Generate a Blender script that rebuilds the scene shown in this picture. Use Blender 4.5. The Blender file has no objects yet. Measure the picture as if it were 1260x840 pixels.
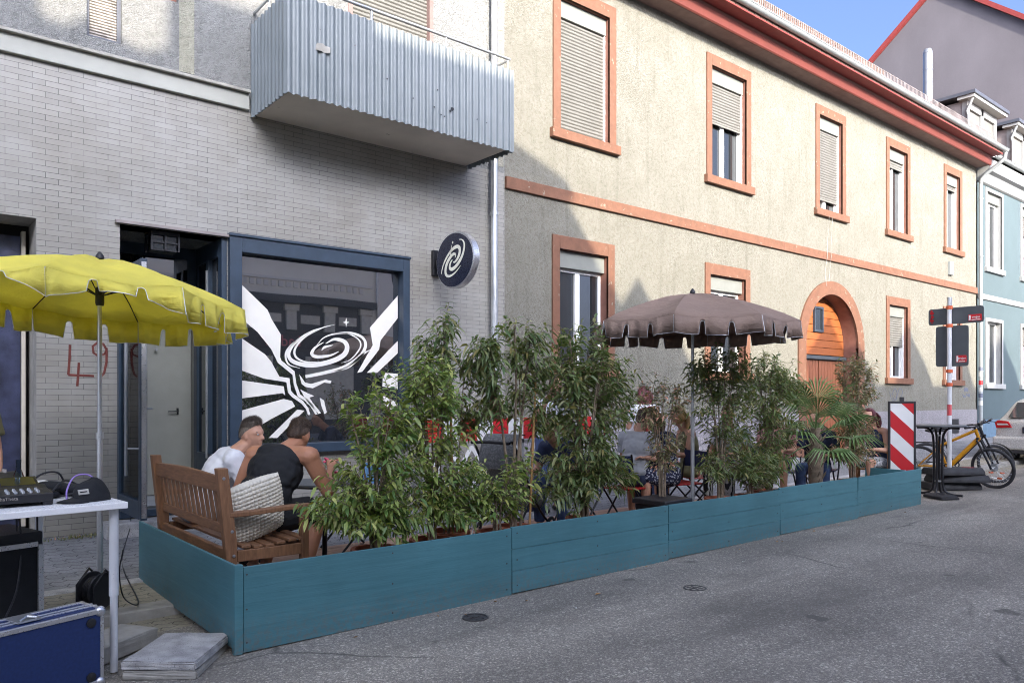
import bpy, bmesh, math, random
import numpy as np
from mathutils import Vector, Matrix, Euler
from math import radians as R, sin, cos, pi, tan, sqrt, atan2, atan

random.seed(7)
rng = np.random.default_rng(11)
C = bpy.context.scene.collection
sc = bpy.context.scene

# ------------------------------------------------------------------ materials
def nt(name):
    m = bpy.data.materials.new(name); m.use_nodes = True
    t = m.node_tree; t.nodes.clear()
    out = t.nodes.new('ShaderNodeOutputMaterial')
    b = t.nodes.new('ShaderNodeBsdfPrincipled')
    t.links.new(b.outputs[0], out.inputs[0])
    return m, t, b, out

def nd(t, typ, **k):
    n = t.nodes.new(typ)
    for a, v in k.items():
        if a[0] == 'i' and a[1:].isdigit(): n.inputs[int(a[1:])].default_value = v
        elif a.startswith('in_'): n.inputs[a[3:].replace('_', ' ')].default_value = v
        else: setattr(n, a, v)
    return n

def coords(t, mode='Object', scale=(1, 1, 1), rot=(0, 0, 0)):
    if mode == 'World':
        g = t.nodes.new('ShaderNodeNewGeometry'); o = g.outputs['Position']
    else:
        g = t.nodes.new('ShaderNodeTexCoord'); o = g.outputs[mode]
    mp = nd(t, 'ShaderNodeMapping'); mp.inputs['Scale'].default_value = scale
    mp.inputs['Rotation'].default_value = rot
    t.links.new(o, mp.inputs[0]); return mp.outputs[0]

def noise(t, co, scale, detail=4, rough=.55, dist=0):
    n = nd(t, 'ShaderNodeTexNoise'); n.inputs['Scale'].default_value = scale
    n.inputs['Detail'].default_value = detail; n.inputs['Roughness'].default_value = rough
    n.inputs['Distortion'].default_value = dist
    t.links.new(co, n.inputs['Vector']); return n.outputs['Fac']

def noise_col(t, co, scale):
    n = nd(t, 'ShaderNodeTexNoise'); n.inputs['Scale'].default_value = scale; n.inputs['Detail'].default_value = 4; t.links.new(co, n.inputs['Vector']); return n.outputs['Color']

def ramp(t, fac, stops, interp='LINEAR'):
    r = nd(t, 'ShaderNodeValToRGB'); cr = r.color_ramp; cr.interpolation = interp
    while len(cr.elements) < len(stops): cr.elements.new(.5)
    for e, (p, c) in zip(cr.elements, stops):
        e.position = p
        e.color = (c, c, c, 1) if isinstance(c, (int, float)) else (*c, 1)
    t.links.new(fac, r.inputs[0]); return r.outputs[0]

def mix(t, fac, a, b, mode='MIX'):
    m = nd(t, 'ShaderNodeMix', data_type='RGBA', blend_type=mode)
    for s, v in ((0, fac), (6, a), (7, b)):
        if isinstance(v, (int, float)): m.inputs[s].default_value = v
        elif isinstance(v, tuple): m.inputs[s].default_value = (*v, 1) if len(v) == 3 else v
        else: t.links.new(v, m.inputs[s])
    return m.outputs[2]

def bump(t, b, h, strength=.3, dist=.01):
    n = nd(t, 'ShaderNodeBump'); n.inputs['Strength'].default_value = strength
    n.inputs['Distance'].default_value = dist
    t.links.new(h, n.inputs['Height'])
    t.links.new(n.outputs[0], b.inputs['Normal']); return n

def sc_(c, k): return tuple(max(0, min(1, x*k)) for x in c)

def M(name, col, rough=.6, metal=0., var=.12, vs=7., bs=90., bst=.15, ior=1.45, stretch=(1, 1, 1), mode='Object', spots=None):
    m, t, b, o = nt(name)
    co = coords(t, mode, stretch)
    f = noise(t, co, vs, 5)
    c = ramp(t, f, [(.3, sc_(col, 1-var)), (.7, sc_(col, 1+var))])
    if spots:
        f3 = noise(t, co, spots[1], 6, .65)
        c = mix(t, ramp(t, f3, [(spots[2], 0.), (spots[2]+.05, 1.)]), c, spots[0])
    t.links.new(c, b.inputs['Base Color'])
    f2 = noise(t, co, bs, 3)
    rr = ramp(t, f2, [(.3, max(0, rough-.08)), (.7, min(1, rough+.08))])
    t.links.new(rr, b.inputs['Roughness'])
    b.inputs['Metallic'].default_value = metal
    b.inputs['IOR'].default_value = ior
    if bst: bump(t, b, f2, bst, .004)
    return m

MAT = {}
def mk(key, *a, **k): MAT[key] = M(key, *a, **k); return MAT[key]

# plain ones
mk('sandstone', (0.145, 0.067, 0.039), .8, var=.14, vs=9, bs=70, bst=.35, spots=((.21, .18, .13), 11, .63))
mk('reveal_brown', (.19, .085, .06), .8, var=.15)
mk('cornice_red', (0.118, 0.027, 0.018), .55, var=.1, vs=3)
mk('soffit_brown', (.20, .13, .115), .8)
mk('cornice_dark', (0.208, 0.032, 0.028), .6)
mk('zinc', (0.326, 0.345, 0.338), .42, .4, var=.12, vs=4)
mk('galv', (.55, .56, .56), .35, .8)
mk('pipe_red', (.20, .05, .05), .6)
mk('white_pvc', (.78, .78, .76), .35, var=.04)
mk('shutter', (0.142, 0.136, 0.119), .55, var=.08, vs=5)
mk('shutter_grey', (.30, .27, .24), .6, var=.4, vs=14)
mk('shutter_box', (0.169, 0.174, 0.154), .6, var=.06)
mk('anthracite', (.035, .045, .06), .42, var=.15)
mk('frame_blue', (.028, .045, .068), .4, var=.15)
mk('black_metal', (.018, .018, .02), .4, .3, var=.2)
mk('black_plastic', (.016, .016, .018), .45, var=.2)
mk('black_fabric', (.010, .011, .013), .85, var=.25, vs=12, bs=240, bst=.3)
mk('rubber', (.03, .03, .032), .8, var=.3, vs=9)
mk('vinyl_white', (.72, .69, .62), .5, var=.03)
mk('white_table', (.80, .80, .79), .3, var=.03, bst=.02)
mk('leg_grey', (.62, .63, .64), .35, .2, var=.06)
mk('concrete', (.30, .285, .25), .9, var=.2, vs=8, bs=160, bst=.6)
mk('concrete_light', (.36, .35, .335), .9, var=.3, vs=9, bs=150, bst=.8, spots=((.12, .12, .12), 130, .58))
mk('slab_soffit', (.60, .55, .48), .85, var=.1, vs=2, spots=((.16, .13, .11), 5, .70))
mk('band_beige', (0.319, 0.319, 0.282), .7, var=.08, vs=2.2, mode='World', stretch=(1, 1, 2))
mk('blue_wall', (.066, .092, .098), .85, var=.05, vs=1.5, bs=80, bst=.2, mode='World')
mk('blue_plinth', (.10, .16, .22), .8)
mk('white_trim', (0.284, 0.284, 0.273), .65, var=.05)
mk('gable_wall', (0.115, 0.105, 0.115), .9, var=.13, vs=.55, bs=30, bst=.3, mode='World', stretch=(1, 1, .6))
mk('dormer_side', (.22, .19, .18), .6, var=.25, vs=4)
mk('dark_cap', (.06, .065, .08), .45)
mk('steel', (.30, .31, .32), .38, .6, var=.06)
mk('terracotta', (.30, .095, .05), .8, var=.2)
mk('soil', (.05, .035, .025), .95, var=.4, bs=60, bst=.8)
mk('bark', (.19, .145, .10), .85, var=.3, vs=22, bs=70, bst=.6)
mk('cane', (.36, .20, .07), .6, var=.2, vs=14)
mk('skin', (.50, .27, .18), .5, var=.07, vs=14, bs=180, bst=.1)
mk('skin_tan', (.40, .185, .105), .48, var=.08, vs=14, bs=180, bst=.1)
mk('hair_brown', (.075, .048, .032), .6, var=.45, vs=70, bs=260, bst=.8, stretch=(1, 1, .25))
mk('hair_grey', (.16, .13, .105), .6, var=.5, vs=70, bs=260, bst=.8, stretch=(1, 1, .25))
mk('hair_burgundy', (.10, .018, .025), .55, var=.4, vs=60, bs=200, bst=.7)
mk('hair_blond', (.36, .22, .09), .55, var=.3, vs=60, bs=200, bst=.7)
mk('cloth_white', (.66, .67, .70), .85, var=.05, vs=9, bs=200, bst=.25)
mk('cloth_navy', (.022, .03, .065), .85, var=.2)
mk('cloth_denim', (.05, .08, .17), .85, var=.25, vs=16)
mk('cloth_blue', (.05, .085, .36), .8, var=.15)
mk('cloth_red', (.40, .025, .035), .75, var=.15)
mk('cloth_pink', (.55, .26, .26), .8, var=.1)
mk('cloth_grey', (.36, .37, .39), .85, var=.1)
mk('cloth_olive', (.16, .15, .08), .85, var=.1)
mk('cushion', (.60, .56, .47), .85, var=.07, vs=10)
mk('case_blue', (.012, .028, .105), .55, var=.15, vs=60, bs=300, bst=.3)
mk('alu', (.62, .62, .63), .32, .85, var=.08)
mk('purple_cable', (.30, .20, .52), .5)
mk('cable', (.02, .02, .022), .6)
mk('sign_red', (.48, .015, .02), .45, var=.05)
mk('sign_white', (.66, .66, .64), .45, var=.04)
mk('sign_back', (.07, .078, .082), .5, var=.15, vs=3)
mk('clamp_orange', (.50, .10, .035), .6)
mk('bike_yellow', (.48, .22, .01), .3, var=.04)
mk('car_paint', (.50, .49, .46), .25, .35, var=.03)
mk('car_dark', (.02, .02, .022), .5)
mk('tail_red', (.42, .012, .015), .15, var=.1)
mk('plate_white', (.75, .75, .75), .4)
mk('eu_blue', (.015, .06, .35), .4)
mk('graffiti', (.13, .028, .02), .7, var=.2, vs=20)
mk('scribble', (.12, .13, .17), .8)
mk('sign_navy', (.012, .016, .035), .3, var=.1)
mk('sign_glow', (.80, .79, .66), .4)
mk('oak_floor', (.36, .22, .15), .65, var=.2, stretch=(1, 9, 1), vs=2, mode='World')
mk('interior_dark', (.05, .045, .04), .9)
mk('interior_door', (.25, .255, .225), .6, var=.05)
mk('interior_floor', (.36, .38, .40), .35)
mk('paint_white', (.62, .62, .60), .8, var=.25, vs=18, spots=((.16, .16, .16), 20, .60))
mk('pink', (.75, .09, .17), .6)
mk('iron', (.085, .08, .075), .6, .5, var=.3, vs=30)
mk('opp_wall', (.84, .78, .67), .9, var=.08, vs=.8, mode='World')
mk('opp_grey', (.74, .70, .64), .9, var=.06, vs=.6, mode='World')
mk('opp_dark', (.05, .05, .055), .6)
mk('opp_cream', (.60, .56, .48), .8)
mk('roof_dark', (0.160, 0.090, 0.070), .8)
mk('letter_pink', (.62, .14, .18), .5)
mk('poster', (.035, .04, .075), .35, var=.5, vs=6)
mk('light_strip', (.52, .47, .38), .5)
mk('paper', (.62, .60, .55), .8)
mk('palm_green', (.12, .20, .06), .45, var=.25, vs=12)
mk('cover_blue', (.16, .34, .58), .6, var=.1)
mk('plastic_red', (.45, .02, .02), .4, var=.05)
mk('plastic_navy', (.012, .022, .09), .5)

def glass_mat(name, tint=(.015, .018, .02), ior=2.0, rough=.03):
    m, t, b, o = nt(name)
    b.inputs['Base Color'].default_value = (*tint, 1)
    b.inputs['Roughness'].default_value = rough
    b.inputs['IOR'].default_value = ior
    f = noise(t, coords(t, 'World'), 1.2, 1)
    bump(t, b, f, .06, .01)
    return m
MAT['glass'] = glass_mat('window_glass', ior=1.9)
MAT['shop_glass'] = glass_mat('shop_glass', (.018, .02, .022), 4.2, .015)
MAT['car_glass'] = glass_mat('car_glass', (.06, .07, .065), 2.4)

def clear_glass(name):
    m, t, b, o = nt(name)
    tr = nd(t, 'ShaderNodeBsdfTransparent'); tr.inputs[0].default_value = (.62, .70, .70, 1)
    gl = nd(t, 'ShaderNodeBsdfGlossy'); gl.inputs['Roughness'].default_value = .03
    fr = nd(t, 'ShaderNodeFresnel'); fr.inputs[0].default_value = 1.25
    ms = nd(t, 'ShaderNodeMixShader')
    t.links.new(fr.outputs[0], ms.inputs[0]); t.links.new(tr.outputs[0], ms.inputs[1]); t.links.new(gl.outputs[0], ms.inputs[2])
    t.links.new(ms.outputs[0], o.inputs[0]); return m
MAT['clear_glass'] = clear_glass('clear_glass')

def tile_mat():
    m, t, b, o = nt('glazed_brick_tile')
    g = nd(t, 'ShaderNodeNewGeometry'); s = nd(t, 'ShaderNodeSeparateXYZ'); t.links.new(g.outputs[0], s.inputs[0])
    a = nd(t, 'ShaderNodeMath', operation='ADD'); t.links.new(s.outputs[0], a.inputs[0]); t.links.new(s.outputs[1], a.inputs[1])
    cb = nd(t, 'ShaderNodeCombineXYZ'); t.links.new(a.outputs[0], cb.inputs[0]); t.links.new(s.outputs[2], cb.inputs[1])
    # slight waviness so courses are not ruler straight
    nz = nd(t, 'ShaderNodeTexNoise'); nz.inputs['Scale'].default_value = 3.; t.links.new(g.outputs[0], nz.inputs['Vector'])
    vm = nd(t, 'ShaderNodeVectorMath', operation='MULTIPLY_ADD')
    t.links.new(nz.outputs['Color'], vm.inputs[0]); vm.inputs[1].default_value = (.006, .006, 0); t.links.new(cb.outputs[0], vm.inputs[2])
    br = nd(t, 'ShaderNodeTexBrick', offset=.5, squash=1.)
    for k, v in (('Scale', 1.), ('Mortar Size', .0026), ('Mortar Smooth', .3), ('Bias', 0.), ('Brick Width', .224), ('Row Height', .0565)):
        br.inputs[k].default_value = v
    br.inputs['Color1'].default_value = (.255, .245, .22, 1); br.inputs['Color2'].default_value = (.292, .281, .253, 1)
    t.links.new(vm.outputs[0], br.inputs['Vector'])
    t.links.new(ramp(t, noise(t, g.outputs[0], 2.6, 6, .7), [(.38, (.05, .048, .045)), (.68, (.19, .184, .17))]), br.inputs['Mortar'])
    f = noise(t, g.outputs[0], 1.1, 6, .6)
    c = mix(t, 1., br.outputs['Color'], ramp(t, f, [(.3, (.80, .77, .72)), (.65, (1, 1, 1))]), 'MULTIPLY')
    fd = noise(t, coords(t, 'World', (4, 4, .35)), 1.4, 6, .7); c = mix(t, ramp(t, fd, [(.58, 0.), (.74, .45)]), c, (.30, .285, .255))
    # upright streaks scattered over the whole wall have their own ragged outline
    t.links.new(c, b.inputs['Base Color'])
    f2 = noise(t, g.outputs[0], 9, 2)
    t.links.new(ramp(t, f2, [(.3, .28), (.7, .5)]), b.inputs['Roughness'])
    iv = nd(t, 'ShaderNodeMath', operation='SUBTRACT'); iv.inputs[0].default_value = 1.; t.links.new(br.outputs['Fac'], iv.inputs[1])
    ad = nd(t, 'ShaderNodeMath', operation='MULTIPLY_ADD'); t.links.new(f2, ad.inputs[0]); ad.inputs[1].default_value = .35; t.links.new(iv.outputs[0], ad.inputs[2])
    bump(t, b, ad.outputs[0], .5, .006)
    return m
MAT['tile'] = tile_mat()

def stucco_mat(name, c1, c2, dark, bst=.8, streak=True):
    m, t, b, o = nt(name)
    co = coords(t, 'World')
    f1 = noise(t, co, 1.7, 8, .72)
    f2 = noise(t, co, 21, 4, .6, .9)
    f3 = noise(t, coords(t, 'World', (5.5, 5.5, .55)), 1.0, 5, .65)
    c = ramp(t, f1, [(.32, c1), (.62, c2)])
    c = mix(t, ramp(t, f2, [(.36, .55), (.53, 0.)]), c, dark)
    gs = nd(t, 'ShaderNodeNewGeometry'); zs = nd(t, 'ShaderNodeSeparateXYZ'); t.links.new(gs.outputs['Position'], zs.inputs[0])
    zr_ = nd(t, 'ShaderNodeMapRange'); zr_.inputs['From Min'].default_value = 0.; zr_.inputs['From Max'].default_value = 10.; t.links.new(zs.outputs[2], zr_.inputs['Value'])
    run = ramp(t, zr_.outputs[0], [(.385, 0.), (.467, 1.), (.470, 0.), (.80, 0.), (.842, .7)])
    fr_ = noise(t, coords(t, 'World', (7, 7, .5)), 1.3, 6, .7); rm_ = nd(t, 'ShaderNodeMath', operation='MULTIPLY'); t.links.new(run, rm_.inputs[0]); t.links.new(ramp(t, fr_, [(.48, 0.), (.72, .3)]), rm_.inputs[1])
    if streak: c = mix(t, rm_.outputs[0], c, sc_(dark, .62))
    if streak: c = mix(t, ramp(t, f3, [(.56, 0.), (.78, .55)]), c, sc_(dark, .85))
    t.links.new(c, b.inputs['Base Color'])
    b.inputs['Roughness'].default_value = .92
    ad = nd(t, 'ShaderNodeMath', operation='ADD'); t.links.new(f2, ad.inputs[0]); t.links.new(noise(t, co, 75, 3), ad.inputs[1])
    bump(t, b, ad.outputs[0], bst, .03)
    return m
MAT['stucco_cream'] = stucco_mat('stucco_cream', (.168, .159, .125), (.205, .196, .160), (.115, .105, .078))
MAT['stucco_grey'] = stucco_mat('stucco_grey', (.20, .20, .188), (.235, .235, .222), (.13, .13, .12))
MAT['stucco_yellow'] = stucco_mat('stucco_yellow', (.28, .27, .21), (.32, .31, .24), (.21, .2, .15))
MAT['plinth'] = stucco_mat('plinth', (.24, .225, .235), (.29, .27, .28), (.19, .18, .18))

def asphalt_mat(name='asphalt', base=(.245, .222, .182), patch=True):
    m, t, b, o = nt(name)
    co = coords(t, 'World')
    v = nd(t, 'ShaderNodeTexVoronoi', feature='F1'); v.inputs['Scale'].default_value = 88; t.links.new(co, v.inputs['Vector'])
    rnd = nd(t, 'ShaderNodeSeparateColor'); t.links.new(v.outputs['Color'], rnd.inputs[0])
    chip = ramp(t, rnd.outputs[0], [(.0, sc_(base, .62)), (.55, base), (.80, sc_(base, 1.3)), (.92, sc_(base, 2.1)), (1., sc_(base, 3.2))])
    v2 = nd(t, 'ShaderNodeTexVoronoi', feature='F1'); v2.inputs['Scale'].default_value = 210; t.links.new(co, v2.inputs['Vector'])
    r2 = nd(t, 'ShaderNodeSeparateColor'); t.links.new(v2.outputs['Color'], r2.inputs[0])
    c = mix(t, .45, chip, ramp(t, r2.outputs[1], [(0., sc_(base, .5)), (.8, sc_(base, 1.2)), (1., sc_(base, 3.))]))
    f = noise(t, co, .55, 6, .6)
    c = mix(t, 1., c, ramp(t, f, [(.3, .72), (.7, 1.18)]), 'MULTIPLY')
    if patch:
        f4 = noise(t, coords(t, 'World', (.22, .8, 1)), 1.3, 6, .7)
        c = mix(t, ramp(t, f4, [(.52, 0.), (.68, .7)]), c, sc_(base, .5))
        gy = nd(t, 'ShaderNodeNewGeometry'); sy = nd(t, 'ShaderNodeSeparateXYZ'); t.links.new(gy.outputs['Position'], sy.inputs[0]); wy = nd(t, 'ShaderNodeMath', operation='SINE'); my = nd(t, 'ShaderNodeMath', operation='MULTIPLY_ADD'); t.links.new(sy.outputs[1], my.inputs[0]); my.inputs[1].default_value = 3.6; t.links.new(noise(t, co, .35, 3), my.inputs[2]); t.links.new(my.outputs[0], wy.inputs[0])
        c = mix(t, 1., c, ramp(t, wy.outputs[0], [(.1, .88), (.9, 1.08)]), 'MULTIPLY')
        f6 = noise(t, coords(t, 'World', (1, 1, 1)), 2.3, 3, .5); c = mix(t, ramp(t, f6, [(.70, 0.), (.735, .75)]), c, sc_(base, .35))
        vc = nd(t, 'ShaderNodeTexVoronoi', feature='DISTANCE_TO_EDGE'); vc.inputs['Scale'].default_value = .42; t.links.new(mix(t, .12, co, noise_col(t, co, 3.)), vc.inputs['Vector'])
        ck = nd(t, 'ShaderNodeMath', operation='MULTIPLY'); t.links.new(ramp(t, vc.outputs['Distance'], [(.002, 1.), (.006, 0.)]), ck.inputs[0]); t.links.new(ramp(t, noise(t, co, .7, 3), [(.5, 0.), (.6, .8)]), ck.inputs[1])
        c = mix(t, ck.outputs[0], c, sc_(base, .25))
    t.links.new(c, b.inputs['Base Color'])
    b.inputs['Roughness'].default_value = .82
    hh = nd(t, 'ShaderNodeMath', operation='MULTIPLY_ADD'); t.links.new(v.outputs['Distance'], hh.inputs[0]); hh.inputs[1].default_value = -1.
    t.links.new(v2.outputs['Distance'], hh.inputs[2])
    bump(t, b, hh.outputs[0], .55, .006)
    return m
MAT['asphalt'] = asphalt_mat()

def paver_mat(name, scale, base, joint=(.03, .028, .025), jw=.05):
    m, t, b, o = nt(name)
    co = coords(t, 'World')
    v = nd(t, 'ShaderNodeTexVoronoi', feature='DISTANCE_TO_EDGE'); v.inputs['Scale'].default_value = scale
    v.inputs['Randomness'].default_value = .35; t.links.new(co, v.inputs['Vector'])
    v1 = nd(t, 'ShaderNodeTexVoronoi', feature='F1'); v1.inputs['Scale'].default_value = scale
    v1.inputs['Randomness'].default_value = .35; t.links.new(co, v1.inputs['Vector'])
    sp = nd(t, 'ShaderNodeSeparateColor'); t.links.new(v1.outputs['Color'], sp.inputs[0])
    c = ramp(t, sp.outputs[0], [(0, sc_(base, .82)), (1, sc_(base, 1.15))])
    c = mix(t, 1., c, ramp(t, noise(t, co, 45, 4), [(.3, .75), (.7, 1.15)]), 'MULTIPLY')
    e = ramp(t, v.outputs['Distance'], [(jw*.4, 0.), (jw, 1.)])
    t.links.new(mix(t, e, joint, c), b.inputs['Base Color'])
    b.inputs['Roughness'].default_value = .88
    bump(t, b, e, .5, .01)
    return m
def interlock_mat(name, base):
    m, t, b, o = nt(name)
    g = nd(t, 'ShaderNodeNewGeometry'); s = nd(t, 'ShaderNodeSeparateXYZ'); t.links.new(g.outputs[0], s.inputs[0])
    def tri(src, period, amp):
        a = nd(t, 'ShaderNodeMath', operation='PINGPONG'); t.links.new(src, a.inputs[0]); a.inputs[1].default_value = period
        c = nd(t, 'ShaderNodeMath', operation='MULTIPLY'); t.links.new(a.outputs[0], c.inputs[0]); c.inputs[1].default_value = amp; return c.outputs[0]
    ax = nd(t, 'ShaderNodeMath', operation='ADD'); t.links.new(s.outputs[0], ax.inputs[0]); t.links.new(tri(s.outputs[1], .055, .55), ax.inputs[1])
    ay = nd(t, 'ShaderNodeMath', operation='ADD'); t.links.new(s.outputs[1], ay.inputs[0]); t.links.new(tri(s.outputs[0], .055, .55), ay.inputs[1])
    cb = nd(t, 'ShaderNodeCombineXYZ'); t.links.new(ax.outputs[0], cb.inputs[0]); t.links.new(ay.outputs[0], cb.inputs[1])
    br = nd(t, 'ShaderNodeTexBrick', offset=.5)
    for k, v in (('Scale', 1.), ('Mortar Size', .005), ('Mortar Smooth', .3), ('Brick Width', .22), ('Row Height', .11)): br.inputs[k].default_value = v
    br.inputs['Color1'].default_value = (*sc_(base, .88), 1); br.inputs['Color2'].default_value = (*sc_(base, 1.1), 1); br.inputs['Mortar'].default_value = (*sc_(base, .3), 1)
    t.links.new(cb.outputs[0], br.inputs['Vector'])
    c = mix(t, 1., br.outputs['Color'], ramp(t, noise(t, g.outputs[0], 60, 5, .7), [(.3, .7), (.7, 1.2)]), 'MULTIPLY')
    c = mix(t, 1., c, ramp(t, noise(t, g.outputs[0], 2, 5), [(.3, .75), (.7, 1.1)]), 'MULTIPLY')
    t.links.new(c, b.inputs['Base Color']); b.inputs['Roughness'].default_value = .88
    bump(t, b, br.outputs['Fac'], -.5, .008); return m
MAT['pavers'] = interlock_mat('pavers', (.23, .23, .23))
MAT['sett'] = interlock_mat('sett', (.30, .27, .20))

def wood_mat(name, c1, c2, stretch, rough=.55):
    m, t, b, o = nt(name)
    co = coords(t, 'Object', stretch)
    f = noise(t, co, 9, 6, .6, .6)
    t.links.new(ramp(t, f, [(.3, c1), (.7, c2)]), b.inputs['Base Color'])
    b.inputs['Roughness'].default_value = rough
    bump(t, b, f, .25, .003); return m
MAT['teak'] = wood_mat('teak', (.13, .06, .028), (.25, .125, .06), (6, 1, 1))
MAT['teak_y'] = wood_mat('teak_y', (.13, .06, .028), (.25, .125, .06), (6, .8, 6))
MAT['teak_z'] = wood_mat('teak_z', (.13, .06, .028), (.25, .125, .06), (6, 6, .8))
MAT['gate_wood'] = wood_mat('gate_wood', (.24, .062, .014), (.31, .095, .024), (.8, 4, 5))
MAT['door_wood'] = wood_mat('door_wood', (.18, .06, .025), (.29, .10, .045), (5, 5, .6))
MAT['chair_wood'] = wood_mat('chair_wood', (.26, .115, .04), (.38, .18, .07), (4, 4, 1))

def planter_mat():
    m, t, b, o = nt('teal_paint')
    co = coords(t, 'World', (.6, .6, 9))
    f = noise(t, co, 2.5, 6, .65, .4)
    co2 = coords(t, 'World')
    f2 = noise(t, co2, 1.6, 5, .6)
    c = ramp(t, f, [(.25, (.045, .145, .17)), (.75, (.068, .185, .21))])
    c = mix(t, 1., c, ramp(t, f2, [(.3, .86), (.7, 1.12)]), 'MULTIPLY')
    f3 = noise(t, coords(t, 'World', (1, 1, 2)), 16, 6, .7)
    c = mix(t, ramp(t, f3, [(.66, 0.), (.72, .75)]), c, (.02, .05, .06))
    f5 = noise(t, coords(t, 'World', (.5, .5, 30)), 3., 5, .75); c = mix(t, ramp(t, f5, [(.60, 0.), (.70, .5)]), c, (.07, .22, .25))
    g5 = nd(t, 'ShaderNodeNewGeometry'); z5 = nd(t, 'ShaderNodeSeparateXYZ'); t.links.new(g5.outputs['Position'], z5.inputs[0])
    sp5 = nd(t, 'ShaderNodeMath', operation='MULTIPLY'); t.links.new(ramp(t, z5.outputs[2], [(.02, .9), (.26, 0.)]), sp5.inputs[0]); t.links.new(ramp(t, noise(t, co2, 28, 6, .75), [(.45, 0.), (.62, 1.)]), sp5.inputs[1])
    c = mix(t, sp5.outputs[0], c, (.13, .125, .11))
    t.links.new(c, b.inputs['Base Color']); b.inputs['Roughness'].default_value = .48
    bump(t, b, f, .6, .006); return m
MAT['teal'] = planter_mat()

def leaf_mat(name, cols, trans=.3):
    m, t, b, o = nt(name)
    g = nd(t, 'ShaderNodeNewGeometry')
    n = len(cols)
    c = ramp(t, g.outputs['Random Per Island'], [(i/max(1, n-1), q) for i, q in enumerate(cols)])
    t.links.new(c, b.inputs['Base Color']); b.inputs['Roughness'].default_value = .40
    tr = nd(t, 'ShaderNodeBsdfTranslucent'); t.links.new(mix(t, 1., c, (1.3, 1.5, .5), 'MULTIPLY'), tr.inputs[0])
    ms = nd(t, 'ShaderNodeMixShader'); ms.inputs[0].default_value = trans
    t.links.new(b.outputs[0], ms.inputs[1]); t.links.new(tr.outputs[0], ms.inputs[2]); t.links.new(ms.outputs[0], o.inputs[0])
    return m
MAT['leaf_dark'] = leaf_mat('leaf_dark', [(0.089, 0.128, 0.051), (0.144, 0.186, 0.067), (0.190, 0.239, 0.091), (0.112, 0.154, 0.063), (0.284, 0.269, 0.114), (.10, .15, .055), (.07, .125, .04), (.26, .21, .07)])
MAT['leaf_fresh'] = leaf_mat('leaf_fresh', [(0.144, 0.197, 0.063), (0.238, 0.311, 0.091), (0.317, 0.392, 0.114), (0.190, 0.248, 0.079), (0.508, 0.517, 0.169), (.13, .22, .06), (.09, .17, .05), (.30, .27, .08)])
MAT['leaf_small'] = leaf_mat('leaf_small', [(0.094, 0.115, 0.056), (0.157, 0.176, 0.085), (0.254, 0.217, 0.114), (0.157, 0.164, 0.079), (0.634, 0.289, 0.225)])

def fabric_mat(name, col, trans=.35):
    m, t, b, o = nt(name)
    co = coords(t, 'Object')
    f = noise(t, co, 3, 5)
    c = ramp(t, f, [(.3, sc_(col, .9)), (.7, sc_(col, 1.08))])
    t.links.new(c, b.inputs['Base Color']); b.inputs['Roughness'].default_value = .8
    fw = noise(t, coords(t, 'Object', (1, 1, 2)), 5, 4, .6, 1.5); bump(t, b, fw, .55, .05)
    tr = nd(t, 'ShaderNodeBsdfTranslucent'); t.links.new(c, tr.inputs[0])
    ms = nd(t, 'ShaderNodeMixShader'); ms.inputs[0].default_value = trans
    t.links.new(b.outputs[0], ms.inputs[1]); t.links.new(tr.outputs[0], ms.inputs[2]); t.links.new(ms.outputs[0], o.inputs[0])
    return m
MAT['canopy_yellow'] = fabric_mat('canopy_yellow', (.88, .80, .17), .5)
MAT['canopy_brown'] = fabric_mat('canopy_brown', (.29, .205, .16), .25)

def corrugated_mat():
    m, t, b, o = nt('corrugated_paint')
    co = coords(t, 'World')
    f = noise(t, co, 2.5, 6)
    c = ramp(t, f, [(.3, (.118, .138, .142)), (.7, (.148, .168, .174))])
    f3 = noise(t, co, 9, 6, .7)
    c = mix(t, ramp(t, f3, [(.715, 0.), (.73, 1.)]), c, (.07, .06, .055))
    t.links.new(c, b.inputs['Base Color']); b.inputs['Roughness'].default_value = .45
    return m
MAT['corrugated'] = corrugated_mat()

def roof_mat(name, c1, c2):
    m, t, b, o = nt(name)
    g = nd(t, 'ShaderNodeNewGeometry'); s = nd(t, 'ShaderNodeSeparateXYZ'); t.links.new(g.outputs[0], s.inputs[0])
    cb = nd(t, 'ShaderNodeCombineXYZ'); t.links.new(s.outputs[0], cb.inputs[0]); t.links.new(s.outputs[2], cb.inputs[1])
    br = nd(t, 'ShaderNodeTexBrick', offset=.5)
    for k, v in (('Scale', 1.), ('Mortar Size', .014), ('Mortar Smooth', .6), ('Brick Width', .2), ('Row Height', .16)): br.inputs[k].default_value = v
    br.inputs['Color1'].default_value = (*c1, 1); br.inputs['Color2'].default_value = (*c2, 1); br.inputs['Mortar'].default_value = (*sc_(c1, .3), 1)
    t.links.new(cb.outputs[0], br.inputs['Vector'])
    t.links.new(mix(t, 1., br.outputs['Color'], ramp(t, noise(t, g.outputs[0], 6, 5), [(.3, .7), (.7, 1.2)]), 'MULTIPLY'), b.inputs['Base Color'])
    b.inputs['Roughness'].default_value = .85
    iv = nd(t, 'ShaderNodeMath', operation='SUBTRACT'); iv.inputs[0].default_value = 1.; t.links.new(br.outputs['Fac'], iv.inputs[1])
    bump(t, b, iv.outputs[0], .8, .03); return m
MAT['roof_tile'] = roof_mat('roof_tile', (.12, .075, .055), (.17, .10, .07))

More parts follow.
